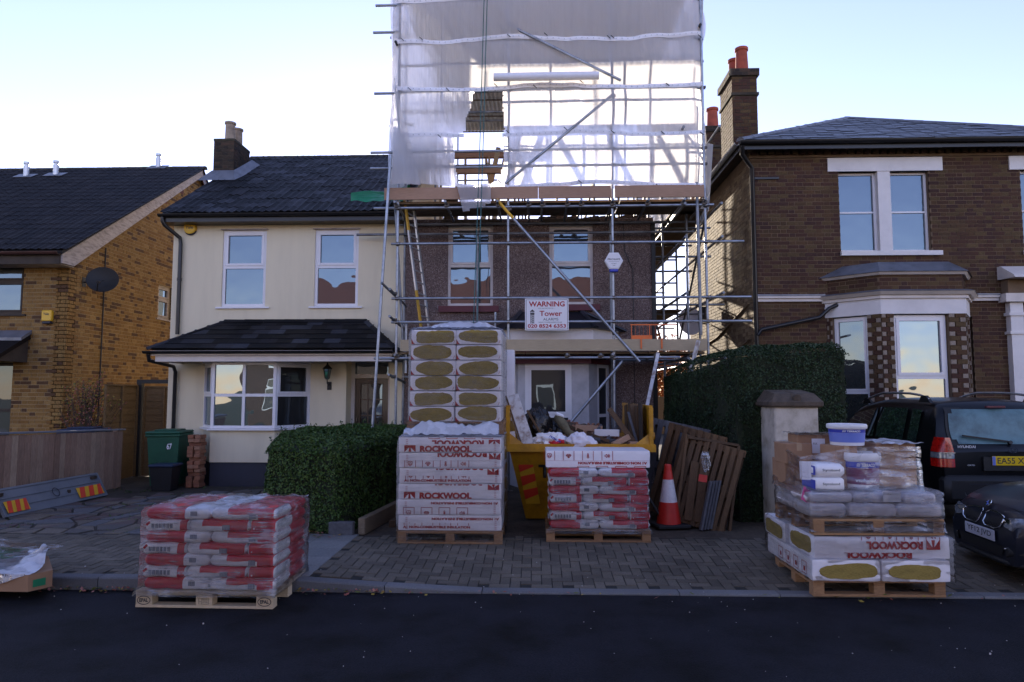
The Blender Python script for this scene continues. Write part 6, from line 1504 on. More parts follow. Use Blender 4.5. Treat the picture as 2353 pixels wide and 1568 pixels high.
# ------------------------------------------------------------------ right-hand stack on the road edge
q3x, q3y = 3.06, 6.84; z3 = .018
P3 = make_pallet('pallet', 1.17, .95, M['pallet'], 'lowest pallet at the kerb under the right hand stack'); place(P3, (q3x, q3y, z3), radians(.6))
zz = z3 + .146; H3 = .19
for s_ in (0, 1):
    t = thing('insulation_pack', 'lower %s insulation pack of the right hand stack, olive end facing the road' % ('left' if s_ == 0 else 'right'), 'insulation pack', group='insulation packs in the right hand stack')
    pack_body(t, 1.18, .60, H3, 60+s_, wob=.006); wool_end(t, -1, 1.18, .60, H3, 77+s_*6, rx=.42, rz_=.36); wool_end(t, 1, 1.18, .60, H3, 5)
    if s_ == 0:
        SIDE = Matrix(((1,0,0,0),(0,0,1,0),(0,1,0,0),(0,0,0,1)))
        for i in range(4):
            mm = MB(); hh = .055; cx = -.42+.2*i; c_ = .085
            for (a, b, c, d) in ((cx-hh, cx+hh, c_-hh, c_-hh+.004), (cx-hh, cx+hh, c_+hh-.004, c_+hh), (cx-hh, cx-hh+.004, c_-hh, c_+hh), (cx+hh-.004, cx+hh, c_-hh, c_+hh), (cx-.015, cx+.015, c_-.03, c_+.01)): mm.box(a, b, .3045, .3065, c, d)
            mm.build('pictogram', RED, t)
    place(t, (q3x-.305+.61*s_, q3y+.06, zz), pi/2)
zz += H3
t = thing('insulation_pack', 'upper insulation pack of the right hand stack with upside down red lettering', 'insulation pack', group='insulation packs in the right hand stack')
pack_body(t, 1.20, .60, H3+.01, 71, wob=.007); wool_end(t, -1, 1.20, .60, H3, 73, rx=.43, rz_=.40)
yy = -.307; text('ROCKWOOL', t, (-.14, yy, .085), h=.072, width=.50, mat=RED, flip=True, bold=.06); logo(t, .39, .085, yy, .085, flip=True, ww=.12)
text('ROCKWOOL', t, (-.34, yy, .006), h=.062, width=.60, mat=RED, flip=True, bold=.06, clip=(0, .05))
for i in range(4): icon(t, i, -.12+.19*i, .205, yy, .12, (.165, .196))
place(t, (q3x+.03, q3y-.19, zz), radians(.6))
t = thing('insulation_pack', 'rear upper insulation pack of the right hand stack, olive end to the left', 'insulation pack', group='insulation packs in the right hand stack'); pack_body(t, 1.20, .60, H3+.01, 91, wob=.006); wool_end(t, -1, 1.20, .60, H3, 79, rx=.43, rz_=.40); place(t, (q3x, q3y+.43, zz))
wrap('stretch_wrap', 'torn clear film around the packs of the right hand stack', rect(q3x+.02, q3y+.08, 1.26, 1.20), z3+.14, zz+.205, M['film_d'], seed=25, amp=.012, top=False)
zz += H3 + .02
P4 = make_pallet('pallet', 1.16, .95, M['pallet'], 'upper pallet of the right hand stack under the grey bags'); place(P4, (q3x-.0, q3y-.03, zz), radians(.8)); zz += .146
def gbag(size, loc, rz, label, seed):
    t = thing('plaster_sack', label, 'sack', group='pale sacks on the right hand stack'); pillow(*size, seed)(lambda u, z, y: 0).build('sack', [M['bag_grey']], t, smooth=75); return place(t, loc, rz)
gz = zz
for i, (x, sx) in enumerate(((-.42, .34), (-.02, .44), (.40, .42))): gbag((sx, .42, .13), (q3x+x, q3y-.26, gz+.065), 0, '%s front sack of the lower layer on the right hand stack' % ('left','middle','right')[i], i*3+1)
for i, x in enumerate((-.3, .3)): gbag((.58, .42, .13), (q3x+x, q3y+.2, gz+.065), 0, '%s rear sack of the lower layer on the right hand stack' % ('left','right')[i], i*3+11)
for i, (x, sx) in enumerate(((-.38, .42), (.05, .44), (.42, .30))): gbag((sx, .42, .10), (q3x+x-.01, q3y-.24, gz+.175), 0, '%s front sack of the upper layer on the right hand stack' % ('left','middle','right')[i], i*3+21)
for i, x in enumerate((-.28, .28)): gbag((.56, .42, .10), (q3x+x, q3y+.2, gz+.175), 0, '%s rear sack of the upper layer on the right hand stack' % ('left','right')[i], i*3+31)
gz += .23
def cbox(label, cx, cy, sx, sy, sz, z, rz=0, lab=False):
    t = thing('cardboard_box', label, 'box'); m = MB(); m.mbox(Matrix.Translation((0,0,sz/2)), sx, sy, sz, 0, .006); m.build('carton', M['card'], t)
    m = MB(); m.box(-.025, .025, -sy/2-.001, sy/2+.001, sz, sz+.0012); m.box(-.025, .025, -sy/2-.0015, -sy/2, sz-.07, sz); m.build('packing_tape', M['tape'], t)
    m = MB(); m.box(-sx/2, sx/2, -.0012, .0012, sz, sz+.0013); m.build('flap_joint', M['ink'], t)
    if lab:
        m = MB(); m.box(-sx*.18, sx*.12, -sy/2-.003, -sy/2-.0015, sz*.25, sz*.85); m.build('paper_label', M['paper'], t); text('FIX', t, (-sx*.15, -sy/2-.003, sz*.6), h=.02, mat=M['ink'], name='small_print')
    return place(t, (cx, cy, z), rz)
M['tape'] = simple('parcel_tape', (.42,.28,.17), .3, var=.1)
cbox('brown carton at the left edge of the right hand stack', q3x-.48, q3y+.18, .26, .30, .20, gz+.20, .05)
cbox('brown carton with white label beside the blue and white bucket', q3x-.24, q3y+.25, .42, .32, .24, gz+.24, -.06, True)
cbox('low brown carton under the labelled carton on the right hand stack', q3x-.33, q3y+.25, .55, .36, .235, gz, .0)
cbox('tall brown carton in the middle of the right hand stack', q3x-.16, q3y-.12, .22, .26, .40, gz, .18)
cbox('large film-wrapped brown carton at the right of the right hand stack', q3x+.33, q3y-.02, .36, .44, .42, gz, -.04)
def bucket(label, c, r, h, band1, band2, txt, lid=True, low=False):
    t = thing('bucket', label, 'bucket'); m = MB(); m.lathe((0,0,0), [(r*.90,0),(r*.985,h*.80),(r*.99,h*.86)], 36); m.build('tub', M['sign_w'], t, smooth=40)
    m = MB(); m.lathe((0,0,0), [(r*1.0,h*.78),(r*1.06,h*.79),(r*1.09,h*.83),(r*1.09,h*.94),(r*1.05,h),(r*.98,h),(r*.96,h*.965),(.001,h*.96)], 36); m.build('lid', M['sign_w'], t, smooth=40)
    def rr(z): return r*(.90+.085*z/(h*.8))+.0015
    m = MB(); m.lathe((0,0,0), [(rr(h*.60),h*.60),(rr(h*.76),h*.76)], 36); t1 = [f for f in m.f if len(f) == 4]; m.f = t1; m.m = [0]*len(t1); m.build('dark_blue_band', band1, t, smooth=40, fix=False)
    m = MB(); m.lathe((0,0,0), [(rr(h*.15),h*.15),(rr(h*.595),h*.595)], 36); t1 = [f for f in m.f if len(f) == 4]; m.f = t1; m.m = [0]*len(t1); m.build('light_band', band2, t, smooth=40, fix=False)
    # lettering bent round the tub
    o = text(txt, t, (0,0,0), h=h*.095, width=r*1.0, mat=M['sign_w'], bold=.04, align='C')
    a0 = -pi/2 - .15
    for v in o.data.vertices: x = v.co.x; z = v.co.z; an = a0 + x/r; q = rr(h*.68)+.004; v.co = Vector((q*cos(an), q*sin(an), z + h*.635))
    if low:
        o = text('weathercoat', t, (0,0,0), h=h*.10, width=r*1.2, mat=M['sign_w'], bold=.02, align='C')
        for v in o.data.vertices: x = v.co.x; z = v.co.z; an = a0 + x/r; q = rr(h*.3)+.004; v.co = Vector((q*cos(an), q*sin(an), z + h*.22))
    return place(t, c, 0)
bucket('blue and white lidded bucket on the very top of the right hand stack', (q3x-.075, q3y-.12, gz+.40), .165, .20, M['blue_print'], M['blue_light'], '//// TERRACO')
bucket('film-wrapped plum and white bucket below the topmost bucket', (q3x+.0, q3y-.22, gz+.0), .16, .34, M['blue_print'], M['purple_print'], '//// TERRACO', low=True)
for i in range(2):
    t = thing('adhesive_pack', '%s small white pack of adhesive at the left front of the right hand stack' % ('lower', 'upper')[i], 'packet', group='small adhesive packs on the right hand stack')
    m = MB(); m.mbox(Matrix.Translation((0,0,.06)), .27 if i == 0 else .28, .30, .12, 0, .02 if i == 0 else .035); m.build('packet', M['bag_white'], t, smooth=50)
    text('Styrobond', t, (.01, -.151, .05), h=.028, width=.155, mat=M['ink_green'] if 'ink_green' in M else M['ink'], bold=.01, align='C')
    m = MB(); m.box(-.139, -.132, -.14, .14, .02, .10); m.build('blue_edge', M['blue_print'], t)
    place(t, (q3x-.38+.01*i, q3y-.28, gz+.0+.125*i), 0.02 - .05*i)
t = thing('paper_label', 'sheet of white paper under film at the left side of the right hand stack', 'label'); m = MB(); m.grid(lambda u, v: (.10*u, .0 + .01*sin(u*3), .17*v), 6, 4); m.build('sheet', M['paper'], t, fix=False); place(t, (q3x-.60, q3y-.30, gz+.09), -.5)
t = thing('pink_label', 'bright pink label under film at the lower left of the right hand stack', 'label'); m = MB(); m.add([(0,0,.02),(.12,0,-.06),(.13,0,.06),(.03,0,.14)], [(0,1,2,3)]); m.build('sheet', M['pink'], t, fix=False); place(t, (q3x-.62, q3y-.36, gz-.10), -.35)
t = thing('paper_label', 'white delivery note under film on the front of the right hand sacks', 'label'); m = MB(); m.box(0, .16, 0, .003, 0, .09); m.build('sheet', M['paper'], t); text('Z3.6', t, (.04, -.001, .06), h=.012, mat=M['ink'], name='small_print'); place(t, (q3x+.06, q3y-.49, gz-.08), 0)
CR = rect(q3x, q3y-.03, 1.17, .93); 
def sm3(z): return -.10*smooth(gz-.06, gz+.10, z)
wrap('stretch_wrap', 'hazy film around the sacks of the right hand stack', CR, zz-.12, gz+.02, M['film_h'], rect(q3x, q3y-.03, 1.18, .96), seed=33, amp=.012, tmat=M['film_d'])
def tent(u, v):
    """film tented over the cartons and down to the sacks"""
    a = 2*pi*u; tops = [(-.60,-.32,.30),(-.10,-.38,.40),(.50,-.34,.40),(.54,.30,.42),(.0,.42,.46),(-.60,.38,.40)]
    k = u*6; i = int(k) % 6; f = k - int(k); A_, B_ = Vector(tops[i]), Vector(tops[(i+1)%6]); tp_ = A_.lerp(B_, f)
    c_, s_ = cos(-pi/2 - pi/6 + 2*pi*u*1.0), 0
    foot = Vector((tp_.x*1.03, tp_.y*1.12, -.04)); p = tp_.lerp(foot, v); nn = noise.noise(Vector((u*20, v*9, 1)))
    cen = Vector((p.x, p.y, 0)); d = cen.normalized() if cen.length else cen; p += d*(.012*nn - .02*sin(v*pi))
    return (q3x + p.x, q3y + p.y, gz + p.z)
tn = thing('stretch_wrap', 'crumpled film tented over the cartons and buckets of the right hand stack', 'stretch film')
m = MB(); m.grid(lambda u, v: tent(min(u, .9999), v), 90, 24); m.build('side_film', M['film_t'], tn, smooth=180, fix=False)
m = MB(); m.grid(lambda u, v: (q3x + .16 + .40*u, q3y - .30 + .62*v, gz + .425 + .03*noise.noise(Vector((u*6, v*5, 2)))), 26, 26); m.build('top_film', M['film_w'], tn, smooth=180, fix=False)
m = MB(); m.grid(lambda u, v: (q3x - .5 + .42*u, q3y + .05 + .38*v, gz + .49 + .02*noise.noise(Vector((u*6, v*5, 4)))), 20, 20); m.build('top_film', M['film_h'], tn, smooth=180, fix=False)
# ------------------------------------------------------------------ carton at the left edge, on the road
t = thing('cardboard_carton', 'wide flat brown carton draped in white film at the left edge of the road', 'carton')
m = MB(); m.prism_z([(-6.0, 6.04), (-4.47, 6.0), (-4.38, 6.18), (-4.80, 6.70), (-6.0, 6.75)], .09, .235); m.build('carton', M['card'], t)
m = MB(); m.add([(-4.452, 6.034, .12), (-4.405, 6.128, .12), (-4.405, 6.128, .185), (-4.452, 6.034, .185)], [(0,1,2,3)]); 
for i in range(len(m.v)): v_ = m.v[i]; m.v[i] = (v_[0]+.003, v_[1]-.003, v_[2])
m.build('green_label', M['tarp'], t, fix=False)
m = MB(); m.grid(lambda u, v: (-6.0 + (1.54-.38*v*v)*u + .02*sin(v*9), 6.0 + .72*v, .24 + .07*smooth(0,.3,v)*(.6 + .6*noise.noise(Vector((u*6, v*4, 9)))) + (.10*max(0, u-.80)*5*(v > .3)*(1-abs(v-.6)*2)) + .02*noise.noise(Vector((u*20,v*14,1)))), 60, 30)
m.grid(lambda u, v: (-6.0 + 1.50*u, 6.03 - .045*u - .01*sin(u*30), .245 - .05*v*(1+.7*sin(u*17))), 50, 4); m.build('film', M['film_w'], t, smooth=180, fix=False)
m = MB(); m.tube([(-4.72, 6.4, .30), (-4.62, 6.34, .37), (-4.56, 6.3, .42)], [.05,.02,.025], 8); m.build('film_tail', M['film_w'], t, smooth=180)
t = make_pallet('pallet', 1.2, .7, M['pallet_old'], 'pallet in shadow under the flat carton at the left edge', H=.09); place(t, (-5.55, 6.40, -.055)); 
t = thing('wrapped_goods', 'green goods under clear film at the far left edge of the road', 'goods'); m = MB(); m.grid(lambda u, v: (-6.2 + 1.25*u, 6.2 + .6*v, .28 + .28*(1-u)**2*(1-abs(v-.5)*.8) + .02*noise.noise(Vector((u*8,v*8,0)))), 20, 12); m.build('cover', M['tarp'], t, smooth=180, fix=False)
m = MB(); m.grid(lambda u, v: (-6.2 + 1.45*u, 6.15 + .7*v, .30 + .36*(1-u)**1.6*(1-abs(v-.5)*.6) + .02*noise.noise(Vector((u*8,v*8,5)))), 24, 12); m.build('film', M['film_h'], t, smooth=180, fix=False)

# ================================================================== SKIP
sk = thing('skip', 'yellow builders skip full of rubble and timber on the forecourt', 'skip', (.55, 10.3, .12))
yf, yb = 8.95, 12.0; zr = 1.15; wt, wb = .92, .70; cx = .56
m = MB()
def shell(m, th=0):
    P = [(cx-wt+th, yf+th, zr), (cx+wt-th, yf+th, zr), (cx+wt-th, yb-th, zr), (cx-wt+th, yb-th, zr)]; Q = [(cx-wb+th, yf+.42, .15+th), (cx+wb-th, yf+.42, .15+th), (cx+wb-th, yb-.42, .15+th), (cx-wb+th, yb-.42, .15+th)]; return P, Q
P, Q = shell(m); p2, q2_ = shell(m, .02)
m.add(P + Q + p2 + q2_, [(0,1,5,4),(1,2,6,5),(2,3,7,6),(3,0,4,7),(4,5,6,7),(8,12,13,9),(9,13,14,10),(10,14,15,11),(11,15,12,8),(12,15,14,13),(0,8,9,1),(1,9,10,2),(2,10,11,3),(3,11,8,0)])
m.build('body', M['skip_y'], sk)
m = MB(); m.box(cx-wt-.06, cx+wt+.06, yf-.05, yf-.0, zr-.07, zr+.02); m.box(cx-wt-.05, cx+wt+.05, yf-.05, yf+.02, zr+.02, zr+.03); m.build('front_rim', M['skip_y'], sk)
for s_ in (-1, 1):
    x_ = cx + s_*(wt+.005); m = MB(); m.prism_x([(yf+.0, zr-.06), (yf+.0, zr+.48), (yb-.3, zr+.48), (yb, zr-.06)], x_-.012, x_+.012); m.build('raised_side', M['skip_y'], sk)
    m = MB(); m.bar((x_, yf-.02, zr-.06), (x_, yf-.02, zr+.50), .05, .05); m.bar((x_, yf+.0, zr+.50), (x_, yb-.3, zr+.50), .05, .05); m.build('side_rail', M['skip_y'], sk)
    m = MB(); m.tube([(x_+s_*.02, yf+.5, zr+.1), (x_+s_*.11, yf+.5, zr+.1)], .04, 10); m.tube([(x_+s_*.11, yf+.5, zr+.1), (x_+s_*.13, yf+.5, zr+.1)], .055, 10); m.build('lifting_lug', M['skip_y'], sk)
m = MB(); m.add([(cx-wt-.02, yf-.03, zr+.03), (cx-wt+.2, yf-.03, zr+.03), (cx-wt+.02, yf+.02, zr+.16)], [(0,1,2)]); m.add([(cx+wt+.02, yf-.03, zr+.03), (cx+wt-.2, yf-.03, zr+.03), (cx+wt-.02, yf+.02, zr+.16)], [(0,1,2)]); m.build('rim_gusset', M['skip_y'], sk)
def onface(x, z, o=.004):  # point on sloping front face
    k = (zr - z)/(zr-.15); return (x, yf + .42*k - o, z)
m = MB(); m.add([onface(.10+.2,.16,.03), onface(.10+.38,.16,.03), onface(.10+.38,.36,.03), onface(.10+.2,.36,.03), onface(.30,.16,0), onface(.48,.16,0), onface(.48,.36,0), onface(.30,.36,0)], [(0,1,2,3),(0,4,5,1),(3,2,6,7),(0,3,7,4),(1,5,6,2)]); m.build('foot_plate', M['skip_y'], sk)
# chevron plate
hz = [(-.235,.90),(-.04,.90),(.055,.36),(-.135,.36)]
m = MB(); m.add([onface(*p, .006) for p in hz], [(0,1,2,3)]); hp = m.build('hazard_plate', M['haz_yel'], sk, fix=False)
m = MB()
def hp_pt(u, v): a = Vector(hz[0]).lerp(Vector(hz[1]), u); b = Vector(hz[3]).lerp(Vector(hz[2]), u); return onface(*a.lerp(b, v), .009)
for v0 in (-.05, .30, .65): m.add([hp_pt(0, max(0,v0+.0)), hp_pt(1, max(0,v0-.08)) if v0 > 0 else hp_pt(1, 0), hp_pt(1, min(1,v0+.10)), hp_pt(0, min(1,v0+.24))], [(0,1,2,3)])
m.build('chevron_stripe', M['haz_red'], hp, fix=False)
fr_ = Matrix(((1,0,0,0),(0,-.38,-.92,0),(0,.92,-.38,0),(0,0,0,1))) 
text('TC', sk, onface(.03, .72, .012), h=.20, width=.34, mat=M['black'], bold=.03, frame=Matrix(((1,0,0,0),(0,-.387,-.92,0),(0,.922,-.387,0),(0,0,0,1))), name='painted_letters')
# load
def rub(u, v): x = cx-wt+.04 + (2*wt-.08)*u; y = yf+.04 + (yb-yf-.1)*v; e = min(u,1-u,v,1-v); return (x, y, zr-.08 + .26*smooth(0,.4,e) + .09*noise.noise(Vector((x*3,y*3,0))) + .05*noise.noise(Vector((x*9,y*9,1))))
rb_ = thing('rubble_heap', 'heap of earth, broken brick and plaster filling the yellow skip', 'rubble'); m = MB(); m.grid(rub, 70, 80); m.build('earth', M['rubble'], rb_, smooth=30, fix=False)
m = MB()
for _ in range(260):
    u, v = R.uniform(.04,.96), R.uniform(.02,.6); p = Vector(rub(u, v)); s_ = R.uniform(.02,.06); m.mbox(Matrix.Translation(p + Vector((0,0,.01))) @ Matrix.Rotation(R.uniform(0,6),4,Vector((R.random(),R.random(),R.random()+.1)).normalized()), s_*R.uniform(1,2.2), s_, s_*R.uniform(.4,1))
m.build('fragments', M['frag'] if 'frag' in M else M['brick_new'], rb_, kind='stuff')
def sky_p(px, py, Y): return W(px, py, Y)
def plank(label, a, b, wd, th, mat, up=(0,-1,0), name='timber_plank', cat='plank', ends=True):
    m = MB(); m.bar(a, b, wd, th, up=up, ch=.003); return m.build(name, mat, None, label=label, cat=cat)
pk = thing('painted_plank', 'peeling white painted board leaning out of the skip at the left', 'board')
a, b = W(1208, 1024, 9.0), W(1196, 903, 9.35); a = Vector((-.10, 9.02, 1.12)); b = Vector((-.33, 9.25, 1.80))
m = MB(); m.bar(a, b, .185, .05, up=(.1,-1,0), ch=.004); m.build('board', M['wplank'], pk)
m = MB(); off = Vector((0,-.03,0)); m.bar(a+off+Vector((-.075,0,0)), b+off+Vector((-.075,0,0)), .02, .012, up=(.1,-1,0)); m.build('beading', M['pallet_old'], pk)
plank('thin dark batten beside the white board in the skip', (.12, 9.2, 1.2), (-.12, 9.4, 1.6), .03, .02, M['pallet_old'])
plank('short grey board standing at the left rim of the skip', (-.30, 9.0, 1.1), (-.33, 9.05, 1.33), .10, .02, M['upvc_d'])
bbm = MB(); t = thing('rubbish_bag', 'torn black plastic rubbish bag behind the white board in the skip', 'rubbish bag')
def blob(c, r, seed, mt, t, nm='bag', n=20, amp=.28):
    m = MB(); c = Vector(c); m.grid(lambda u, v: c + Vector((cos(2*pi*u)*sin(pi*v)*r[0], sin(2*pi*u)*sin(pi*v)*r[1], cos(pi*v)*r[2])) * (1 + amp*noise.noise(Vector((cos(2*pi*u)*sin(pi*v)*2.2+seed, sin(2*pi*u)*sin(pi*v)*2.2, cos(pi*v)*2.2))) + amp*.45*noise.noise(Vector((cos(2*pi*u)*sin(pi*v)*7+seed, sin(2*pi*u)*sin(pi*v)*7, cos(pi*v)*7)))), n*2, n); return m.build(nm, mt, t, smooth=35, fix=False)
M['bin_bag'] = simple('black_bag_plastic', (.012,.012,.014), .25, var=.2, bump=.8, bs=25)
blob((.02, 9.6, 1.38), (.20,.2,.24), 3, M['bin_bag'], t); t = thing('rubbish_bag', 'second smaller black rubbish bag beside the first in the skip', 'rubbish bag'); blob((.22, 9.75, 1.28), (.16,.2,.16), 9, M['bin_bag'], t)
t = thing('empty_cement_bag', 'crumpled white and red empty cement bag in the skip', 'empty bag'); blob((.18, 9.05, 1.22), (.20,.12,.10), 14, M['bag_white'], t, 'crumpled_paper', amp=.5); blob((.24, 8.99, 1.19), (.12,.06,.05), 19, M['bag_red'], t, 'red_printed_part', amp=.5)
text('PREMIUM', t, (.17, 8.90, 1.27), h=.028, width=.16, mat=M['blue_print'], bold=.03, frame=Matrix.Rotation(-.0,4,'Z') @ FRONT @ Matrix.Rotation(-.5,4,'Z'))
t = thing('plastic_bag', 'pale translucent plastic bag with a knot lying in the skip', 'plastic bag'); blob((.56, 9.0, 1.20), (.17,.12,.12), 23, M['bag_clear'] if 'bag_clear' in M else M['bag_grey'], t, amp=.35); blob((.72, 8.98, 1.17), (.08,.07,.07), 26, M['bag_grey'], t, 'knot')
t = thing('insulation_scrap', 'long limp piece of old insulation hanging in the skip', 'insulation scrap'); m = MB(); m.tube([(.30, 9.6, 1.50), (.36, 9.5, 1.42), (.44, 9.35, 1.30), (.62, 9.3, 1.22)], [.06,.07,.05,.04], 10); m.build('roll', M['old_wool'], t, smooth=60)
m = MB(); m.mbox(Matrix.Translation((.33, 9.58, 1.53)) @ Matrix.Rotation(.4,4,'Y'), .12, .10, .05, 0, .015); m.build('torn_end', M['bag_white'], t)
for lab, a, b, w_, th, mt in (('splintered brown plank leaning at the right of the skip', (1.34, 9.15, 1.12), (1.02, 9.6, 1.62), .07, .02, M['pallet_old']), ('thin dark lath standing at the right of the skip', (1.36, 9.3, 1.15), (1.27, 9.5, 1.58), .035, .012, M['wood_grey']),
        ('broad dark board standing inside the right side of the skip', (1.36, 9.35, 1.1), (1.38, 9.7, 1.68), .12, .02, M['pallet_old']), ('short cut timber offcut on the rubble at the right', (1.0, 9.02, 1.16), (1.22, 9.12, 1.26), .07, .07, M['toe']),
        ('small square offcut on the right front rim of the skip', (1.22, 9.02, 1.17), (1.33, 9.02, 1.17), .07, .10, M['toe']), ('long white trim lying across the skip rubble', (.80, 9.4, 1.30), (1.12, 9.3, 1.30), .09, .05, M['white_paint']), ('curved brown board on the skip rubble', (.55, 9.6, 1.36), (.92, 9.55, 1.34), .08, .03, M['toe'])):
    plank(lab, a, b, w_, th, mt)
for k in range(6):
    x_ = 1.40 - .018*(k % 2); y_ = 9.1 + .27*k; m = MB(); m.mbox(Matrix.Translation((x_, y_+.13, 1.36)) @ Matrix.Rotation(R.uniform(-.08,.08),4,'X'), .02, .25, .62 + R.uniform(-.12,.1), 0, .003); m.build('broken_board', M['pallet_old'] if k % 2 else M['ply_dark'], None, label='broken dark board standing against the right inner side of the skip', cat='board', group='dark boards lining the right side of the skip')
for k in range(9):
    plank('loose rough lath among the skip rubble', (R.uniform(0,1.1), R.uniform(9.1,9.8), 1.2), (R.uniform(.1,1.3), R.uniform(9.1,9.9), R.uniform(1.25,1.42)), .04, .015, R.choice([M['pallet_old'], M['wood_grey'], M['toe']]))['group'] = 'loose laths in the skip rubble'
# peeling pole leaning behind the skip
m = MB(); m.bar(W(1478, 975, 11.0), W(1512, 812, 11.9), .055, .03, up=(0,-1,0)); m.build('batten', M['wplank'], None, label='peeling white batten leaning upright behind the right side of the skip', cat='batten')
# bags of tile rubble etc behind skip left: dark void stays empty

# ================================================================== CONE
cn_ = thing('traffic_cone', 'red and white traffic cone standing by the leaning pallets', 'traffic cone', (1.70, 8.95, .12)); c = (1.70, 8.98, .135)
m = MB(); m.mbox(Matrix.Translation((c[0], c[1], .155)) @ Matrix.Rotation(.2,4,'Z'), .44, .42, .045, 0, .012); m.build('base', M['rubber'], cn_)
cone_r = lambda z: .155 - (.155-.042)*z/.70
def ring(z0, z1, mt, nm, extra=0, n=4): m = MB(); m.lathe(c, [(cone_r(z0+(z1-z0)*i/n)+extra, z0+(z1-z0)*i/n+.04) for i in range(n+1)], 32); return m.build(nm, mt, cn_, smooth=40)
ring(0, .27, M['cone_red'], 'cone_body', .002); ring(.27, .555, M['white_refl'], 'reflective_sleeve'); ring(.555, .68, M['cone_red'], 'cone_top', .002)
m = MB(); m.lathe(c, [(.045,.72),(.048,.735),(.043,.75),(.046,.765),(.038,.785),(.028,.785),(.026,.74)], 24); m.build('cone_tip', M['cone_red'], cn_, smooth=40)

# ================================================================== LEANING PALLETS
def lean_pallet(label, foot, yaw, lean, roll, L=1.2, D=1.0, n=9, mat=None, gap_mat=None):
    """a used pallet standing on its edge. local: x width, z height, y thickness (boards on -y)"""
    t = thing('old_pallet', label, 'pallet', group='old pallets leaning against the hedge'); mat = mat or M['pallet_old']
    for k in range(n): x = -L/2 + .05 + (L-.1)*k/(n-1); m = MB(); m.mbox(Matrix.Translation((x, -.06, D/2)) , .066 + R.uniform(-.01,.008), .02, D - R.uniform(0,.03), 0, .002); m.build('slat', mat, t)
    for z in (.05, D/2, D-.05): m = MB(); m.mbox(Matrix.Translation((0, -.005, z)), L, .085, .09, 0, .003); m.build('bearer', mat, t)
    for x in (-L/2+.06, 0, L/2-.06): m = MB(); m.mbox(Matrix.Translation((x, .055, D/2)), .10, .02, D, 0, .002); m.build('rear_slat', mat, t)
    t.rotation_euler = (Matrix.Rotation(yaw,4,'Z') @ Matrix.Rotation(-lean,4,'X') @ Matrix.Rotation(roll,4,'Y')).to_euler(); t.location = foot; return t
lean_pallet('foremost old brown pallet leaning sideways behind the traffic cone', (1.99, 8.95, .14), radians(-18), radians(14), radians(15), L=.80, D=1.12, n=9)
lean_pallet('second old pallet, darker, leaning left behind the traffic cone', (1.86, 9.42, .14), radians(-24), radians(10), radians(14), L=.8, D=1.25, n=8)
lean_pallet('third old pallet, nearly black, at the back beside the skip', (1.78, 9.85, .14), radians(-12), radians(8), radians(12), L=.85, D=1.3, n=8, mat=M['wood_grey'])
t = thing('board_frame', 'brown box frame of boards leaning against the hedge, rightmost of the timber pile', 'frame')
Fm = Matrix.Translation((2.14, 8.92, .13)) @ Matrix.Rotation(radians(-8),4,'Z') @ Matrix.Rotation(radians(-12),4,'X') @ Matrix.Rotation(radians(9),4,'Y')
for nm, mtx, s_ in (('side_board', (.30,0,.55), (.035,.14,1.10)), ('side_board', (-.36,0,.62), (.035,.14,1.02)), ('top_board', (-.03,0,1.10), (.66,.14,.035)), ('cross_board', (-.03,.03,.80), (.62,.03,.10)), ('cross_board', (-.03,.03,.45), (.62,.03,.12)), ('face_board', (.235,-.075,.72), (.13,.02,.62)), ('back_board', (-.03,.06,.95), (.6,.015,.22)), ('back_board', (-.03,.06,.68), (.6,.015,.2)), ('back_board', (-.03,.06,.30), (.6,.015,.34)), ('face_board', (-.10,-.075,.42), (.10,.02,.75)), ('face_board', (-.22,-.075,.42), (.10,.02,.75))):
    m = MB(); m.mbox(Fm @ Matrix.Translation(mtx), *s_, 0, .003); m.build(nm, M['pallet_old'], t)
m = MB(); m.mbox(Fm @ Matrix.Translation((-.10,-.088,.60)), .105, .01, .09); m.build('red_painted_patch', M['cone_red'], t)
blobt = thing('plastic_scrap', 'crumpled clear plastic scrap caught on the brown timber frame', 'plastic scrap'); blob((2.12, 8.70, .98), (.05,.02,.12), 31, M['film_h'], blobt, 'scrap', amp=.6)
for k in range(4): m = MB(); m.mbox(Matrix.Translation((2.05+.045*k, 8.74+.03*k, .13)) @ Matrix.Rotation(radians(-10),4,'X') @ Matrix.Rotation(radians(15),4,'Y') @ Matrix.Translation((0,0,.31)), .03, .10, .62, 0, .002); m.build('grey_plank', M['wood_grey'], None, label='narrow grey plank in the bundle of four leaning before the timber frame', cat='plank', group='bundle of four grey planks')
m = MB(); m.tube([(1.42, 9.05, .55), (1.66, 8.9, .14)], .018, 8); m.build('steel_rod', M['trim'], None, label='dark metal rod leaning behind the traffic cone', cat='rod')
# sleepers beside the left hedge
m = MB(); m.bar((-2.12, 8.36, .22), (-1.75, 11.6, .22), .09, .20, ch=.01); m.build('timber_sleeper', M['board'], None, label='long weathered timber edging board along the left hedge', cat='edging')
m = MB(); m.bar((-1.85, 8.85, .16), (-1.52, 11.4, .16), .09, .09, ch=.006); m.build('timber_post', M['pallet_old'], None, label='squared timber lying on the ground beside the edging board', cat='timber')
m = MB(); m.mbox(Matrix.Translation((-2.36, 8.36, .20)), .30, .10, .16, 0, .01); m.build('edging_block', M['wood_grey'], None, label='short dark edging block at the foot of the left hedge', cat='edging')

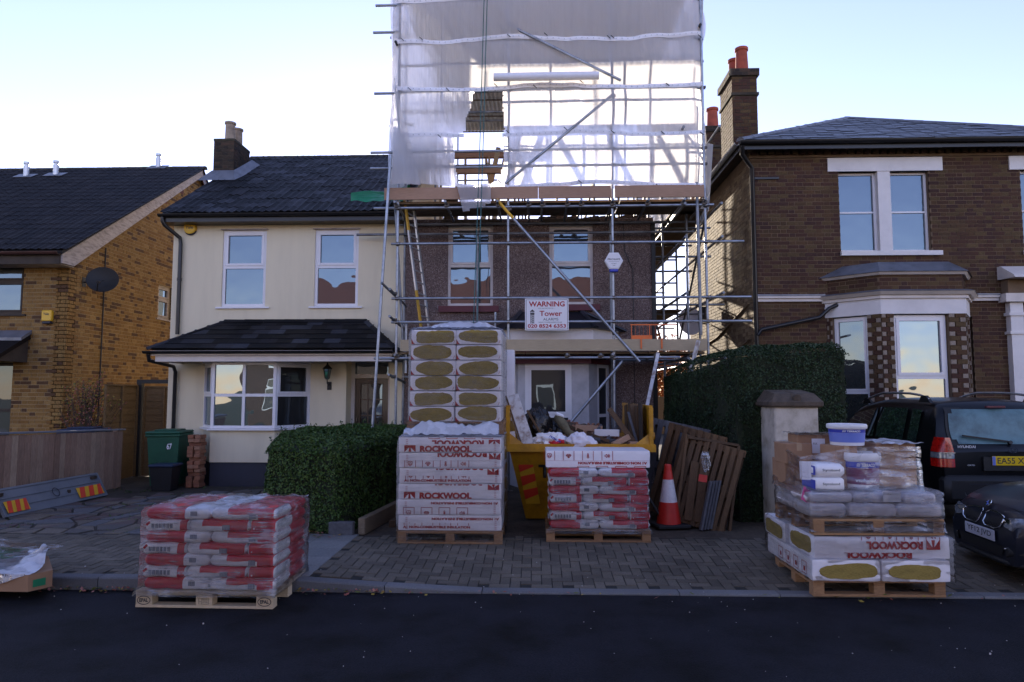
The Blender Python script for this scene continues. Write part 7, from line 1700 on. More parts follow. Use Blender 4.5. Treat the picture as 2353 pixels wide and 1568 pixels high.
# ================================================================== HEDGES
def hedge(name, label, foot, h, leafm, seed, dens=1500, lsz=.016, round_=.12, topfn=None, sprigs=0, hidden=()):
    """foot: polygon (ccw, xy); leaves scattered over a rounded, uneven prism"""
    t = thing(name, label, 'hedge', (sum(p[0] for p in foot)/len(foot), sum(p[1] for p in foot)/len(foot), .1)); r = random.Random(seed)
    F = [Vector(p) for p in foot]; cen = sum(F, Vector((0,0)))/len(F); n = len(F)
    top = topfn or (lambda x, y: h)
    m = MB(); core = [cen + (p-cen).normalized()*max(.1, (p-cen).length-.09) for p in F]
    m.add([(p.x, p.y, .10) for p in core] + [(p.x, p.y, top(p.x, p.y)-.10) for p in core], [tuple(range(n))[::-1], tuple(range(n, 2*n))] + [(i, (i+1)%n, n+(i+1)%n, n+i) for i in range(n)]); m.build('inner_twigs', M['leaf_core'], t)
    m = MB()
    def leaf(p, nn):
        d = (nn + Vector((r.uniform(-1,1), r.uniform(-1,1), r.uniform(-1,1)))*.9).normalized(); a = d.orthogonal().normalized(); a = (Matrix.Rotation(r.uniform(0,2*pi),3,d) @ a); b = d.cross(a); s = lsz*r.uniform(.6,1.35)
        m.add([p - a*s*1.3, p + b*s*.7 + d*s*.25, p + a*s*1.3, p - b*s*.7 + d*s*.25], [(0,1,2,3)])
    for i in range(n):
        if i in hidden: continue
        a, b = F[i], F[(i+1)%n]; e = b-a; nn = Vector((e.y, -e.x, 0)).normalized(); L = e.length
        if nn.dot(Vector((*(a-cen), 0))) < 0: nn = -nn
        for _ in range(int(L*h*dens)):
            u, v = r.random(), r.random(); x, y = a + e*u; zt = top(x, y); z = .10 + v*(zt-.10)
            clump = noise.noise(Vector((x*4, y*4, z*4+seed))) ; clump2 = noise.noise(Vector((x*1.4, y*1.4, z*1.4+seed)))
            d = -.01 + .045*clump + .05*clump2 - abs(r.gauss(0, .03)); ez = zt - z; d -= max(0, round_-ez)**2/round_*.9; eu = min(u, 1-u)*L; d -= max(0, round_-eu)**2/round_*.6
            if r.random() < .12 and clump < -.2: continue
            leaf(Vector((x, y, z)) + nn*d, nn)
    xs = [p.x for p in F]; ys = [p.y for p in F]; A = (max(xs)-min(xs))*(max(ys)-min(ys))
    for _ in range(int(A*dens*.9)):
        x, y = r.uniform(min(xs), max(xs)), r.uniform(min(ys), max(ys))
        if not inside(x, y, [tuple(p) for p in F]): continue
        ed = min(abs((F[(i+1)%n]-F[i]).normalized().cross(Vector((x,y))-F[i])) for i in range(n))
        z = top(x, y) + .05*noise.noise(Vector((x*3,y*3,seed))) - max(0, round_-ed)**2/round_*.9 - abs(r.gauss(0,.015)); leaf(Vector((x, y, z)), Vector((0,0,1)))
    for _ in range(sprigs):
        x, y = r.uniform(min(xs), max(xs)), r.uniform(min(ys), max(ys))
        if not inside(x, y, [tuple(p) for p in F]): continue
        hgt_ = r.uniform(.03,.14); z0 = top(x, y); dx, dy = r.uniform(-.02,.02), r.uniform(-.02,.02)
        for k in range(int(hgt_/.012)): p = Vector((x+dx*k*.2, y+dy*k*.2, z0+.012*k)); leaf(p + Vector((r.uniform(-.012,.012), r.uniform(-.012,.012), 0)), Vector((0,0,1)))
    m.build('foliage', leafm, t, kind=None, fix=False); return t
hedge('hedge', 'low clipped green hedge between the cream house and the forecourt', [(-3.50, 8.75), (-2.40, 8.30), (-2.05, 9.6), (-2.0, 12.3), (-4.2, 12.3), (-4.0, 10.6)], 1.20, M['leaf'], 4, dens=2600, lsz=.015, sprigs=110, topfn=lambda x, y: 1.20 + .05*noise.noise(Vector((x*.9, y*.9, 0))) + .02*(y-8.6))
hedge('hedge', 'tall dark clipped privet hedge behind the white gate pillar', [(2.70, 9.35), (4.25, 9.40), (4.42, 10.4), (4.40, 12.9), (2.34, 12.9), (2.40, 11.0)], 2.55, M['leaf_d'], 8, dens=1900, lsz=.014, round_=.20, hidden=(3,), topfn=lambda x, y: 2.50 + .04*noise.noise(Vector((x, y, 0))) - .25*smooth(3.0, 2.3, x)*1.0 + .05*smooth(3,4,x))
# fallen leaves along the kerb
m = MB()
for _ in range(420):
    x = R.uniform(-5.2, -1.2) if R.random() < .8 else R.uniform(-1.2, 8); y = KY - abs(R.gauss(0, .05)) - .01; z = .012 + R.uniform(0,.03)*(1 if y > KY-.08 else .2)
    d = Vector((R.uniform(-.5,.5), R.uniform(-.5,.5), 1)).normalized(); a = d.orthogonal().normalized(); a = Matrix.Rotation(R.uniform(0,6),3,d) @ a; b = d.cross(a); s = R.uniform(.010,.028); p = Vector((x, y, z))
    m.add([p-a*s, p+b*s*.6, p+a*s*1.1, p-b*s*.6], [(0,1,2,3)])
for _ in range(160):
    x, y = R.uniform(-3.4,-2.3), R.uniform(8.1, 8.6); s = R.uniform(.012,.03); p = Vector((x,y,.14)); an = R.uniform(0,6); a = Vector((cos(an), sin(an), .2)); b = Vector((-sin(an), cos(an), .1)); m.add([p-a*s, p+b*s*.6, p+a*s*1.1, p-b*s*.6], [(0,1,2,3)])
m.build('fallen_leaves', M['leaf_f'] if 'leaf_f' in M else M['leaf_p'], label='brown fallen leaves in the gutter along the kerb', cat='leaves', kind='stuff', fix=False)
m = MB()
for _ in range(260):
    x, y = R.uniform(-5, 7), R.uniform(3.2, 8.1); z = 0 if y < KY else hgt(x, y); s = R.uniform(.0015,.0045) * (2 if R.random() < .06 else 1); m.mbox(Matrix.Translation((x, y, z+s*.4)) @ Matrix.Rotation(R.uniform(0,3),4,'Z'), s*2, s*1.2, s)
m.build('grit', M['upvc_d'], label='specks of pale grit and litter on the road and paving', cat='grit', kind='stuff')

# ================================================================== GATE PILLAR
gp = thing('gate_pillar', 'stained white gate pillar with weathered stone cap', 'pillar', (3.3, 9.1, .1))
m = MB(); m.mbox(Matrix.Translation((3.31, 9.12, .88)), .55, .55, 1.56, 0, .015); m.build('shaft', M['stain_white'], gp)
m = MB(); m.mbox(Matrix.Translation((3.31, 9.12, 1.70)), .66, .66, .085, 0, .02); m.build('cap_base', M['stone_cap'], gp)
m = MB(); m.add([(3.31-.31, 9.12-.31, 1.743), (3.31+.31, 9.12-.31, 1.743), (3.31+.31, 9.12+.31, 1.743), (3.31-.31, 9.12+.31, 1.743), (3.31-.24, 9.12-.2, 1.83), (3.31+.26, 9.12-.2, 1.83), (3.31+.24, 9.12+.2, 1.88), (3.31-.24, 9.12+.2, 1.88)], [(0,1,5,4),(1,2,6,5),(2,3,7,6),(3,0,4,7),(4,5,6,7)])
m.tube([(3.31, 9.12-.32, 1.77), (3.31, 9.12, 1.82)], [.05,.055], 12); m.build('cap_stone', M['stone_cap'], gp, smooth=30)

# ================================================================== LEFT FRONT GARDEN
def wheelie(label, x, y, sx, sy, h, mt, rz=0, num=None):
    t = thing('wheelie_bin', label, 'bin'); 
    m = MB(); b, s = .80, 1.0; P = [(-sx/2*b,-sy/2*b),(sx/2*b,-sy/2*b),(sx/2*b,sy/2*b),(-sx/2*b,sy/2*b)]; Q = [(-sx/2,-sy/2),(sx/2,-sy/2),(sx/2,sy/2),(-sx/2,sy/2)]
    m.add([(*p, .04) for p in P] + [(*p, h*.90) for p in Q], [(0,3,2,1),(4,5,6,7),(0,1,5,4),(1,2,6,5),(2,3,7,6),(3,0,4,7)]); m.build('body', mt, t)
    m = MB(); m.mbox(Matrix.Translation((0,0,h*.90)), sx+.05, sy+.05, .045, 0, .01); m.build('rim', mt, t)
    m = MB(); m.mbox(Matrix.Translation((0,-.01,h*.945)), sx+.06, sy+.06, .05, 0, .02); m.mbox(Matrix.Translation((0,.0,h*.98)), sx*.7, sy*.72, .03, 0, .012); m.build('lid', mt, t)
    m = MB(); m.tube([(-sx*.3, sy/2+.07, h*.92), (sx*.3, sy/2+.07, h*.92)], .014, 8); m.build('handle', mt, t)
    for s_ in (-1,1):
        m = MB(); m.tube([(s_*sx*.40, sy/2-.02, .10), (s_*(sx*.40+.05), sy/2-.02, .10)], .10, 16); m.build('wheel', M['rubber'], t)
    if num: text(num, t, (sx*.20, -sy/2*.97-.004, h*.66), h=.11, width=.09, mat=M['sign_w'], bold=.03, align='C', name='house_number')
    return place(t, (x, y, .115), rz)
wheelie('green wheelie bin numbered 67 against the cream house', -6.83, 12.62, .56, .66, 1.06, M['bin_g'], radians(8), '67')
t = thing('food_caddy', 'small black plastic bin standing before the green wheelie bin', 'bin'); m = MB(); m.add([(*p, 0) for p in ((-.16,-.14),(.16,-.14),(.16,.14),(-.16,.14))] + [(*p, .42) for p in ((-.2,-.18),(.2,-.18),(.2,.18),(-.2,.18))], [(0,3,2,1),(4,5,6,7),(0,1,5,4),(1,2,6,5),(2,3,7,6),(3,0,4,7)]); m.build('body', M['bin_b'], t)
m = MB(); m.mbox(Matrix.Translation((0,0,.44)), .44, .40, .05, 0, .015); m.build('lid', M['bin_n'], t); place(t, (-6.62, 12.12, .115), .05)
wheelie('navy wheelie bin behind the cedar fence, only its lid showing', -8.45, 12.6, .6, .7, 1.10, M['bin_n'], .2)
# pile of loose bricks
z = .12; k = 0
while z < 1.02:
    two = k % 4 != 3
    for i in range(2 if two else 1):
        m = MB(); r_ = R.uniform(-.07,.07)
        m.mbox(Matrix.Translation((-6.26 + (-.065 if (two and i == 0) else .065 if two else 0) + R.uniform(-.01,.01), 12.50 + R.uniform(-.015,.015), z+.034)) @ Matrix.Rotation(r_,4,'Z'), .105 if two else .22, .215 if two else .105, .066, 0, .004)
        m.build('brick', M['brick_new'], None, label='loose red brick in the upright stack beside the green bin', cat='brick', group='loose bricks stacked beside the green bin')
    if not two: m = MB(); m.mbox(Matrix.Translation((-6.26, 12.62, z+.034)), .22, .10, .066, 0, .004); m.build('brick', M['brick_new'], None, label='loose red brick in the upright stack beside the green bin', cat='brick', group='loose bricks stacked beside the green bin')
    z += .068; k += 1
# cedar fence running back from the street
fe = thing('cedar_fence', 'cedar board fence with grey top rail beside the yellow brick house', 'fence', (-7.6, 10.6, .1))
n = 28
for i in range(n):
    y = 8.85 + 3.6*(i+.5)/n; ztop_ = 1.25 - .10*(y-9)/3; xx = -7.62 - .02*i/n
    m = MB(); m.mbox(Matrix.Translation((xx + R.uniform(-.004,.004), y, (ztop_+.12)/2)), .022, 3.55/n-.006, ztop_-.12-R.uniform(0,.006), 0, .002); m.build('board', M['fence_wood'], fe)
m = MB(); m.bar((-7.63, 8.8, 1.285), (-7.65, 12.5, 1.165), .09, .028, ch=.004); m.build('top_rail', M['alu'], fe)
for y in (8.9, 10.6, 12.4): m = MB(); m.box(-7.76, -7.67, y-.045, y+.045, .1, 1.18); m.build('post', M['fence_wood'], fe)
for z in (.35, .95): m = MB(); m.box(-7.71, -7.66, 8.85, 12.45, z-.03, z+.03); m.build('rail', M['fence_wood'], fe)
# truck tailboard leaning on it
tb = thing('truck_tailboard', 'grey aluminium truck tailboard with red and yellow chevrons leaning on the cedar fence', 'tailboard', (-7.1, 10.3, .12))
A_, B_ = Vector((-7.32, 9.32, .125)), Vector((-7.22, 11.42, .125)); UPV = Vector((-.22, .0, .40)); UPV = UPV.normalized()*.42
def tbp(u, v, o=0): n_ = Vector((.87,0,.48)); return A_.lerp(B_, u) + UPV*v + n_*o
m = MB(); vs = [tbp(u, v, o) for o in (-.03, 0) for v in (0, 1) for u in (0, 1)]; m.add(vs, [(0,1,3,2),(4,6,7,5),(0,4,5,1),(2,3,7,6),(0,2,6,4),(1,5,7,3)]); m.build('panel', M['alu'], tb)
m = MB()
for v in (.03, .33, .64, .97): p, q = tbp(.01, v, .006), tbp(.99, v, .006); m.bar(p, q, .018 if v not in (.03,.97) else .03, .014, up=Vector((.87,0,.48)))
for u in (.005, .995): m.bar(tbp(u, 0, .006), tbp(u, 1, .006), .03, .016, up=Vector((.87,0,.48)))
m.build('ribs', M['alu'], tb)
for u0, u1 in ((.03,.22), (.70,.97)):
    m = MB(); m.add([tbp(u0,.10,.016), tbp(u1,.10,.016), tbp(u1,.52,.016), tbp(u0,.52,.016)], [(0,1,2,3)]); cp_ = m.build('chevron_plate', M['haz_yel'], tb, fix=False); m = MB()
    for k in (0, 1, 2): s0 = u0 + (u1-u0)*(.02+.36*k); w_ = (u1-u0)*.2; sh_ = (u1-u0)*.12; m.add([tbp(s0,.10,.019), tbp(min(u1,s0+w_),.10,.019), tbp(min(u1,s0+w_+sh_),.52,.019), tbp(min(u1,s0+sh_),.52,.019)], [(0,1,2,3)])
    m.build('red_stripe', M['haz_red'], cp_, fix=False)
m = MB(); n_ = 24; vs = []
for rr_ in (.075, .06):
    for k in range(n_): a = 2*pi*k/n_; vs.append(tbp(.50 + rr_*cos(a)/2.17*1.0, .52 + rr_*sin(a)/.42, .016))
m.add(vs, [(k, (k+1)%n_, n_+(k+1)%n_, n_+k) for k in range(n_)]); m.build('round_emblem', M['navy'], tb, fix=False)
for u, v in ((.02,.78), (.93,.82), (.62,.45)): m = MB(); m.mbox(Matrix.Translation(tbp(u, v, .02)) , .05, .12 if v > .5 else .03, .05, 0, .006); m.build('latch', M['ply_dark'], tb)
# lap fence and side gate
pf = thing('lap_fence_panel', 'brown lap fence panel between the yellow brick house and the side gate', 'fence', (-8.3, 13, .1))
def lap(t, P, Q, z0, z1, n):
    P, Q = Vector((*P,0)), Vector((*Q,0)); u = (Q-P).normalized(); nn = Vector((u.y, -u.x, 0))
    if nn.dot(-P) < 0: nn = -nn
    h = (z1-z0)/n
    for i in range(n):
        z = z0 + h*i; m = MB(); a = P + nn*.014; b = Q + nn*.014; c = P + nn*.002; d = Q + nn*.002
        m.add([(a.x,a.y,z),(b.x,b.y,z),(d.x,d.y,z+h*1.12),(c.x,c.y,z+h*1.12),(a.x-nn.x*.01,a.y-nn.y*.01,z),(b.x-nn.x*.01,b.y-nn.y*.01,z),(d.x-nn.x*.01,d.y-nn.y*.01,z+h*1.12),(c.x-nn.x*.01,c.y-nn.y*.01,z+h*1.12)], [(0,1,2,3),(4,7,6,5),(0,4,5,1),(3,2,6,7),(0,3,7,4),(1,5,6,2)]); m.build('lap_board', M['lap_wood'], t)
    for f in (0, .5, 1): p = P.lerp(Q, f) + nn*.025; m = MB(); m.box(p.x-.02, p.x+.02, p.y-.02, p.y+.02, z0, z1+.0); m.build('batten', M['lap_wood'], t)
    p, q = P + nn*.01 + Vector((0,0,z1+.02)), Q + nn*.01 + Vector((0,0,z1+.02)); m = MB(); m.bar(p, q, .05, .03); m.build('cap_rail', M['lap_wood'], t)
lap(pf, (-8.30, 12.9), (-8.36, 14.05), .12, 1.98, 13)
gt_ = thing('side_gate', 'brown lap side gate in a black frame beside the cream house', 'gate', (-7.8, 14.2, .1)); lap(gt_, (-8.22, 14.15), (-7.38, 14.15), .12, 1.95, 13)
m = MB(); m.box(-8.36, -8.26, 14.06, 14.16, .1, 2.12); m.box(-8.36, -7.29, 14.05, 14.17, 2.04, 2.12); m.build('black_frame', M['black'], gt_)
# twiggy shrub
sb = thing('shrub', 'twiggy shrub with yellow and pink leaves behind the lap fence', 'shrub', (-8.8, 13.0, .1)); m = MB(); r = random.Random(5); tips = []
for k in range(95):
    a = r.uniform(0, 2*pi); sp = r.uniform(.1,.85); h = r.uniform(1.2,2.25); p0 = Vector((-8.75 + r.uniform(-.1,.1), 12.95 + r.uniform(-.1,.1), .1)); p2 = p0 + Vector((cos(a)*sp*.75+.15, sin(a)*sp*.55, h - sp*.5)); p1 = p0.lerp(p2, .5) + Vector((-cos(a)*.05, -sin(a)*.05, .15))
    m.tube([p0, p1, p2], [.009,.006,.003], 4); tips.append((p1, p2))
    for j_ in range(3): q = p1.lerp(p2, r.uniform(.2,.9)); q2 = q + Vector((r.uniform(-.2,.2), r.uniform(-.15,.15), r.uniform(.08,.3))); m.tube([q, q2], [.004,.002], 4); tips.append((q, q2))
m.build('twigs', M['bark'], sb); m = MB()
for (a, b) in tips:
    for k in range(6 if b.z > 1.7 else 2):
        p = a.lerp(b, r.uniform(.4,1.05)) + Vector((r.uniform(-.03,.03),)*3); d = Vector((r.uniform(-1,1), r.uniform(-1,1), r.uniform(-1,1))).normalized(); e_ = d.orthogonal(); s = r.uniform(.012,.026); m.add([p-d*s, p+e_*s*.5, p+d*s, p-e_*s*.5], [(0,1,2,3)])
m.build('leaves', M['leaf_p'], sb, fix=False)
# ================================================================== CARS
def loft(m, secs, close=True, mi=0):
    n = len(secs[0]); b = len(m.v)
    for s_ in secs: m.v.extend(tuple(p) for p in s_)
    for i in range(len(secs)-1):
        for k in range(n - (0 if close else 1)):
            k2 = (k+1) % n; m.f.append((b+i*n+k, b+i*n+k2, b+(i+1)*n+k2, b+(i+1)*n+k)); m.m.append(mi)
    if close: m.f.append(tuple(b+k for k in range(n))[::-1]); m.m.append(mi); m.f.append(tuple(b+(len(secs)-1)*n+k for k in range(n))); m.m.append(mi)
def interp(tab, x):
    for (a, va), (b, vb) in zip(tab, tab[1:]):
        if a <= x <= b: t = (x-a)/(b-a); t = t*t*(3-2*t)*.5 + t*.5; return va + (vb-va)*t
    return tab[0][1] if x < tab[0][0] else tab[-1][1]
def wheel(t, x, y, r=.34, w_=.22, s=1):
    """axle along x; the outer face points to s"""
    wm = MB(); prof = [(.62*r, -w_/2), (.95*r, -w_/2), (r, -w_/2+.03), (r, w_/2-.03), (.95*r, w_/2), (.66*r, w_/2)]
    q = MB(); q.lathe((0,0,0), prof, 28); Mx = Matrix.Translation((x, y, r)) @ Matrix.Rotation(pi/2*s, 4, 'Y'); wm.add([Mx @ Vector(v) for v in q.v], q.f)
    wo = wm.build('wheel', M['rubber'], t, smooth=40); rm = MB(); q = MB(); q.lathe((0,0,0), [(.64*r, w_/2-.05), (.66*r, w_/2-.01), (.60*r, w_/2-.02), (.55*r, w_/2-.06)], 28)
    rm.add([Mx @ Vector(v) for v in q.v], q.f)
    for k in range(5): a = 2*pi*k/5; rm.bar(Mx @ Vector((0,0,w_/2-.04)), Mx @ Vector((cos(a)*.6*r, sin(a)*.6*r, w_/2-.035)), .05, .02, up=(s,0,0))
    rm.build('rim', M['alu_b'], wo, smooth=40)
# ---- black estate-style 4x4, tail towards the street. local: x across, y forward (0 = tail), z up
sv_ = thing('parked_car', 'black off-road estate car parked tail outwards on the right driveway', 'car')
HW = .895
# body height profile and belt, by station along y
roof = [(0.0,.98),(.06,1.02),(.12,1.08),(.30,1.52),(.42,1.62),(.9,1.655),(1.8,1.655),(2.5,1.56),(3.0,1.25),(3.25,1.06),(3.9,.98),(4.25,.84),(4.32,.70)]
def sec(y):
    zt = interp(roof, y); belt = min(zt, 1.04 + .0*y); wb_ = HW - .02 - (.05*smooth(.25,0,y)) - .14*smooth(3.6,4.32,y); wt_ = wb_ - max(0, (zt-belt))*.30
    zb_ = .30 + .04*smooth(.2,0,y); P = []
    R_ = [(wb_-.06, zb_), (wb_-.005, zb_+.10), (wb_, .62), (wb_+.006, .80), (wb_-.005, min(belt-.06, zt-.03)), (wb_-.03, min(belt, zt-.015))]
    up = [(wb_-.03 - (wb_-.03-wt_)*.5, belt + (zt-belt)*.5), (wt_+.01, zt-.085*(zt > belt+.2)), (wt_-.06, zt-.02*(zt>belt+.2)), (wt_*.55, zt + .010), (0, zt+.022)]
    if zt - belt < .05: up = [(wb_-.06, zt-.008), (wb_-.12, zt), (wb_-.2, zt+.005), (wb_*.5, zt+.015), (0, zt+.02)]
    half = R_ + up; full = [(x, y, z) for x, z in half] + [(-x, y, z) for x, z in half[-2::-1]]
    return full
ys = [0,.03,.06,.10,.14,.2,.26,.32,.38,.45,.6,.9,1.2,1.5,1.8,2.1,2.4,2.6,2.8,3.0,3.15,3.3,3.6,3.9,4.1,4.2,4.28,4.32]
m = MB(); loft(m, [sec(y) for y in ys]); m.build('body', M['car_black'], sv_, smooth=42)
# rear window: follows the tailgate slope
def rg(u, v): z = 1.10 + .42*v; 
def tail_y(z):
    for k in range(200):
        y = k*.004
        if interp(roof, y) >= z: return y
    return .45
def rwin(u, v):
    z = 1.085 + .44*v; ww = (.70 - .10*v) * (1 - .10*(1-v)**3); return ((u-.5)*2*ww, tail_y(z) - .022, z)
m = MB(); m.grid(rwin, 24, 8, keep=lambda u, v: (abs(u-.5)*2)**5 + (abs(v-.5)*2)**6 < 1.0 ); m.build('rear_window', M['frost_glass'], sv_, smooth=60, fix=False)
m = MB(); m.grid(lambda u, v: Vector(rwin(-.03+1.06*u, -.05+1.1*v)) + Vector((0,.010,0)), 24, 8); m.build('window_surround', M['black'], sv_, smooth=60, fix=False)
m = MB(); m.bar((.02, tail_y(1.12)-.05, 1.12), (-.52, tail_y(1.19)-.06, 1.19), .03, .02); m.tube([(.05, tail_y(1.1)-.02, 1.10), (.05, tail_y(1.1)-.06, 1.11)], .025, 8); m.build('rear_wiper', M['trim'], sv_)
m = MB(); m.mbox(Matrix.Translation((0, .27, 1.555)), .24, .05, .03, 0, .008); m.build('brake_light', M['maroon'], sv_)
for s_ in (-1, 1):
    sw_ = []
    for nm, ya, yb in (('rear_quarter_glass', .62, .86), ('rear_door_glass', .98, 1.78), ('front_door_glass', 1.86, 2.72)):
        def sg(u, v, ya=ya, yb=yb):
            y = ya + (yb-ya)*u; zt = interp(roof, y); z0_, z1_ = 1.075, zt - .13; z1_ = max(z0_+.02, z1_); z = z0_ + (z1_-z0_)*v; wb2 = HW - .02; k = (z-1.04)/max(.1, (zt-1.04)); wt2 = wb2 - (zt-1.04)*.30; x = (wb2-.03) + (wt2+.01-(wb2-.03))*min(1, k*1.0) + .010; return (s_*x, y, z)
        m = MB(); m.grid(sg, 10, 6, keep=(lambda u, v: (abs(u-.5)*2)**5+(abs(v-.5)*2)**5 < 1.15) if 'quarter' in nm else None); m.build(nm, M['car_glass'], sv_, smooth=60, fix=False)
    m = MB(); pts = [(s_*(HW-.20), y, interp(roof, y)+.02+.065*sin(pi*min(1,max(0,(y-.55)/1.9)))**.35) for y in (.52,.60,.75,1.0,1.4,1.8,2.1,2.35,2.48)]; m.tube(pts, .017, 8); m.build('roof_rail', M['alu_b'], sv_, smooth=60)
    for y in (.62, 2.30): m = MB(); m.prism_x([(y-.16, interp(roof,y-.1)-.02), (y+.14, interp(roof,y)-.02), (y+.06, interp(roof,y)+.07), (y-.04, interp(roof,y)+.07)], s_*(HW-.22), s_*(HW-.18)); m.build('rail_foot', M['trim'], sv_)
    # tail lamp
    m = MB()
    def tl(z0, z1, col, nm, inset=0):
        q = MB(); P = []
        for z in (z0, (z0+z1)/2, z1):
            kk = (z-.80)/.36; xo = HW-.015 - .10*max(0, kk-.45)**1.3*1.2; xi = HW - .19 + .06*max(0, kk-.6)*1.5
            P.append([(s_*xi, -.022 + .05*kk*.5+.0, z), (s_*(xi+.07), -.026+.05*kk*.5, z), (s_*(xo-.02), -.0+.03*kk, z), (s_*(xo+.008), .10, z), (s_*(xo+.008), .2, z)])
        loft(q, P, close=False); return q.build(nm, col, sv_, smooth=60, fix=False)
    tl(.80, .905, M['tail_red'], 'tail_lamp'); tl(.91, .98, M['lamp_clear'], 'indicator_lamp'); tl(.985, 1.17, M['tail_red'], 'tail_lamp')
    m = MB(); m.bar((s_*(HW-.19), -.03, .982), (s_*(HW-.01), -.0, .982), .01, .012); m.build('lamp_trim', M['chrome'], sv_)
    for yw in (.82, 3.45):
        wheel(sv_, s_*(HW-.11), yw, .35, .22, s_)
        m = MB(); pts = [(s_*(HW+.0), yw + .43*cos(a), .36 + .43*sin(a)) for a in [pi*k/10 for k in range(-1, 12)]]; m.tube(pts, .03, 6); m.build('wheel_arch', M['trim'], sv_, smooth=60)
    m = MB(); m.mbox(Matrix.Translation((s_*(HW+.09), 2.62, 1.13)), .18, .11, .14, 0, .04); m.build('door_mirror', M['car_black'], sv_, smooth=40)
m = MB(); m.mbox(Matrix.Translation((0, .01, .53)), 1.74, .24, .34, 0, .06); m.build('rear_bumper', M['trim'], sv_, smooth=40)
m = MB(); m.box(-.60, .60, -.115, -.112, .60, .605); m.build('bumper_crease', M['navy'], sv_)
px0 = -.27
m = MB(); m.box(-.36, .36, -.03, .02, .76, .93); m.build('plate_recess', M['trim'], sv_)
m = MB(); m.mbox(Matrix.Translation((0.0, -.036, .885)), .52, .008, .115, 0, .003); npo = m.build('number_plate', M['plate_y'], sv_)
m = MB(); m.box(-.26, -.222, -.0412, -.040, .83, .94); m.build('blue_band', M['blue_light'], npo)
text('EA55 XVS', npo, (-.20, -.0405, .85), h=.075, width=.43, mat=M['ink'], bold=.012, name='registration_letters')
text('HYUNDAI', sv_, (-.62, tail_y(1.035)-.022, 1.035), h=.034, width=.22, mat=M['badge_silver'], bold=.03, name='badge_lettering')
text('CRTD', sv_, (-.56, -.028, .82), h=.016, width=.09, mat=M['badge_silver'], bold=.02, name='badge_lettering')
m = MB(); n_ = 24; vs = []
for rr_ in (1, .78):
    for k in range(n_): a = 2*pi*k/n_; vs.append((-.0 + .062*rr_*cos(a), -.036, 1.02 + .036*rr_*sin(a)))
m.add(vs, [(k, (k+1)%n_, n_+(k+1)%n_, n_+k) for k in range(n_)]); m.bar((-.028,-.036,.998), (-.016,-.036,1.042), .010, .004, up=(0,1,0)); m.bar((.016,-.036,.998), (.028,-.036,1.042), .010, .004, up=(0,1,0)); m.bar((-.022,-.036,1.016), (.022,-.036,1.024), .010, .004, up=(0,1,0)); m.build('badge', M['chrome'], sv_, fix=False)
place(sv_, (6.0, 8.92, .10), radians(-1))
# dark bin by the car, half hidden
wheelie('dark wheelie bin behind the gate pillar beside the black car', 4.72, 11.2, .58, .7, 1.08, M['bin_b'], .1)

# ---- dark grey saloon, nose towards the left. local: x forward (nose at 0, body to -x), y across, z up
bm_ = thing('parked_car', 'dark grey saloon car at the right edge, nose towards the pallets', 'car')
BH = [(-4.5,.95),(-4.1,1.02),(-3.4,1.36),(-2.7,1.42),(-2.2,1.38),(-1.55,1.0),(-1.1,.955),(-.6,.90),(-.25,.815),(-.10,.74),(-.03,.66),(0,.55)]
def hwid(x): return .90 - .34*smooth(-.75,.02,x)**1.6 - .05*smooth(-3.8,-4.5,x)
def bsec(x):
    zt = interp(BH, x); w_ = hwid(x); zb_ = .20 + .03*smooth(-.3,0,x); belt = min(zt, .93)
    R_ = [(w_-.05, zb_), (w_-.005, zb_+.12), (w_, .52), (w_-.01, min(.70, zt-.06)), (w_-.03, min(belt-.03, zt-.03))]
    if zt > .99: up = [(w_-.05, belt), (w_-.05-(zt-belt)*.28, belt+(zt-belt)*.55), (w_-.10-(zt-belt)*.42, zt-.05), (w_*.62, zt-.01), (w_*.35, zt), (0, zt+.01)]
    else: up = [(w_-.07, zt-.018), (w_-.13, zt-.008), (w_*.72, zt+.0), (w_*.60, zt+.018), (w_*.35, zt+.024), (0, zt+.02)]
    half = R_ + up; return [(x, y, z) for y, z in half] + [(x, -y, z) for y, z in half[-2::-1]]
xs = [-4.5,-4.4,-4.1,-3.8,-3.4,-3.0,-2.7,-2.2,-1.9,-1.6,-1.4,-1.1,-.9,-.7,-.5,-.4,-.3,-.22,-.15,-.10,-.06,-.03,-.01,0]
m = MB(); loft(m, [bsec(x) for x in xs]); m.build('body', M['car_blue'], bm_, smooth=42)
def nose_x(y, z):   # approximate front surface
    x = 0.0
    for k in range(400):
        x = .012 - k*.003
        if hwid(x) >= abs(y)+.002 and interp(BH, x) >= z: return x
    return x
def onnose(y, z, o=.006): return Vector((nose_x(y, z) + o, y, z))
def nmesh(nm, outline, mt, o=.006, par=None, depth=.0):
    m = MB(); n = len(outline); c = sum((Vector(p) for p in outline), Vector((0,0)))/n; vs = [onnose(p[0], p[1], o) for p in outline] + [onnose(c.x, c.y, o)] + [onnose(*(Vector(p)*.5+c*.5), o) for p in outline]
    m.add(vs, [(i, (i+1)%n, n+1+(i+1)%n, n+1+i) for i in range(n)] + [(n+1+i, n+1+(i+1)%n, n) for i in range(n)]); return m.build(nm, mt, par or bm_, smooth=60, fix=False)
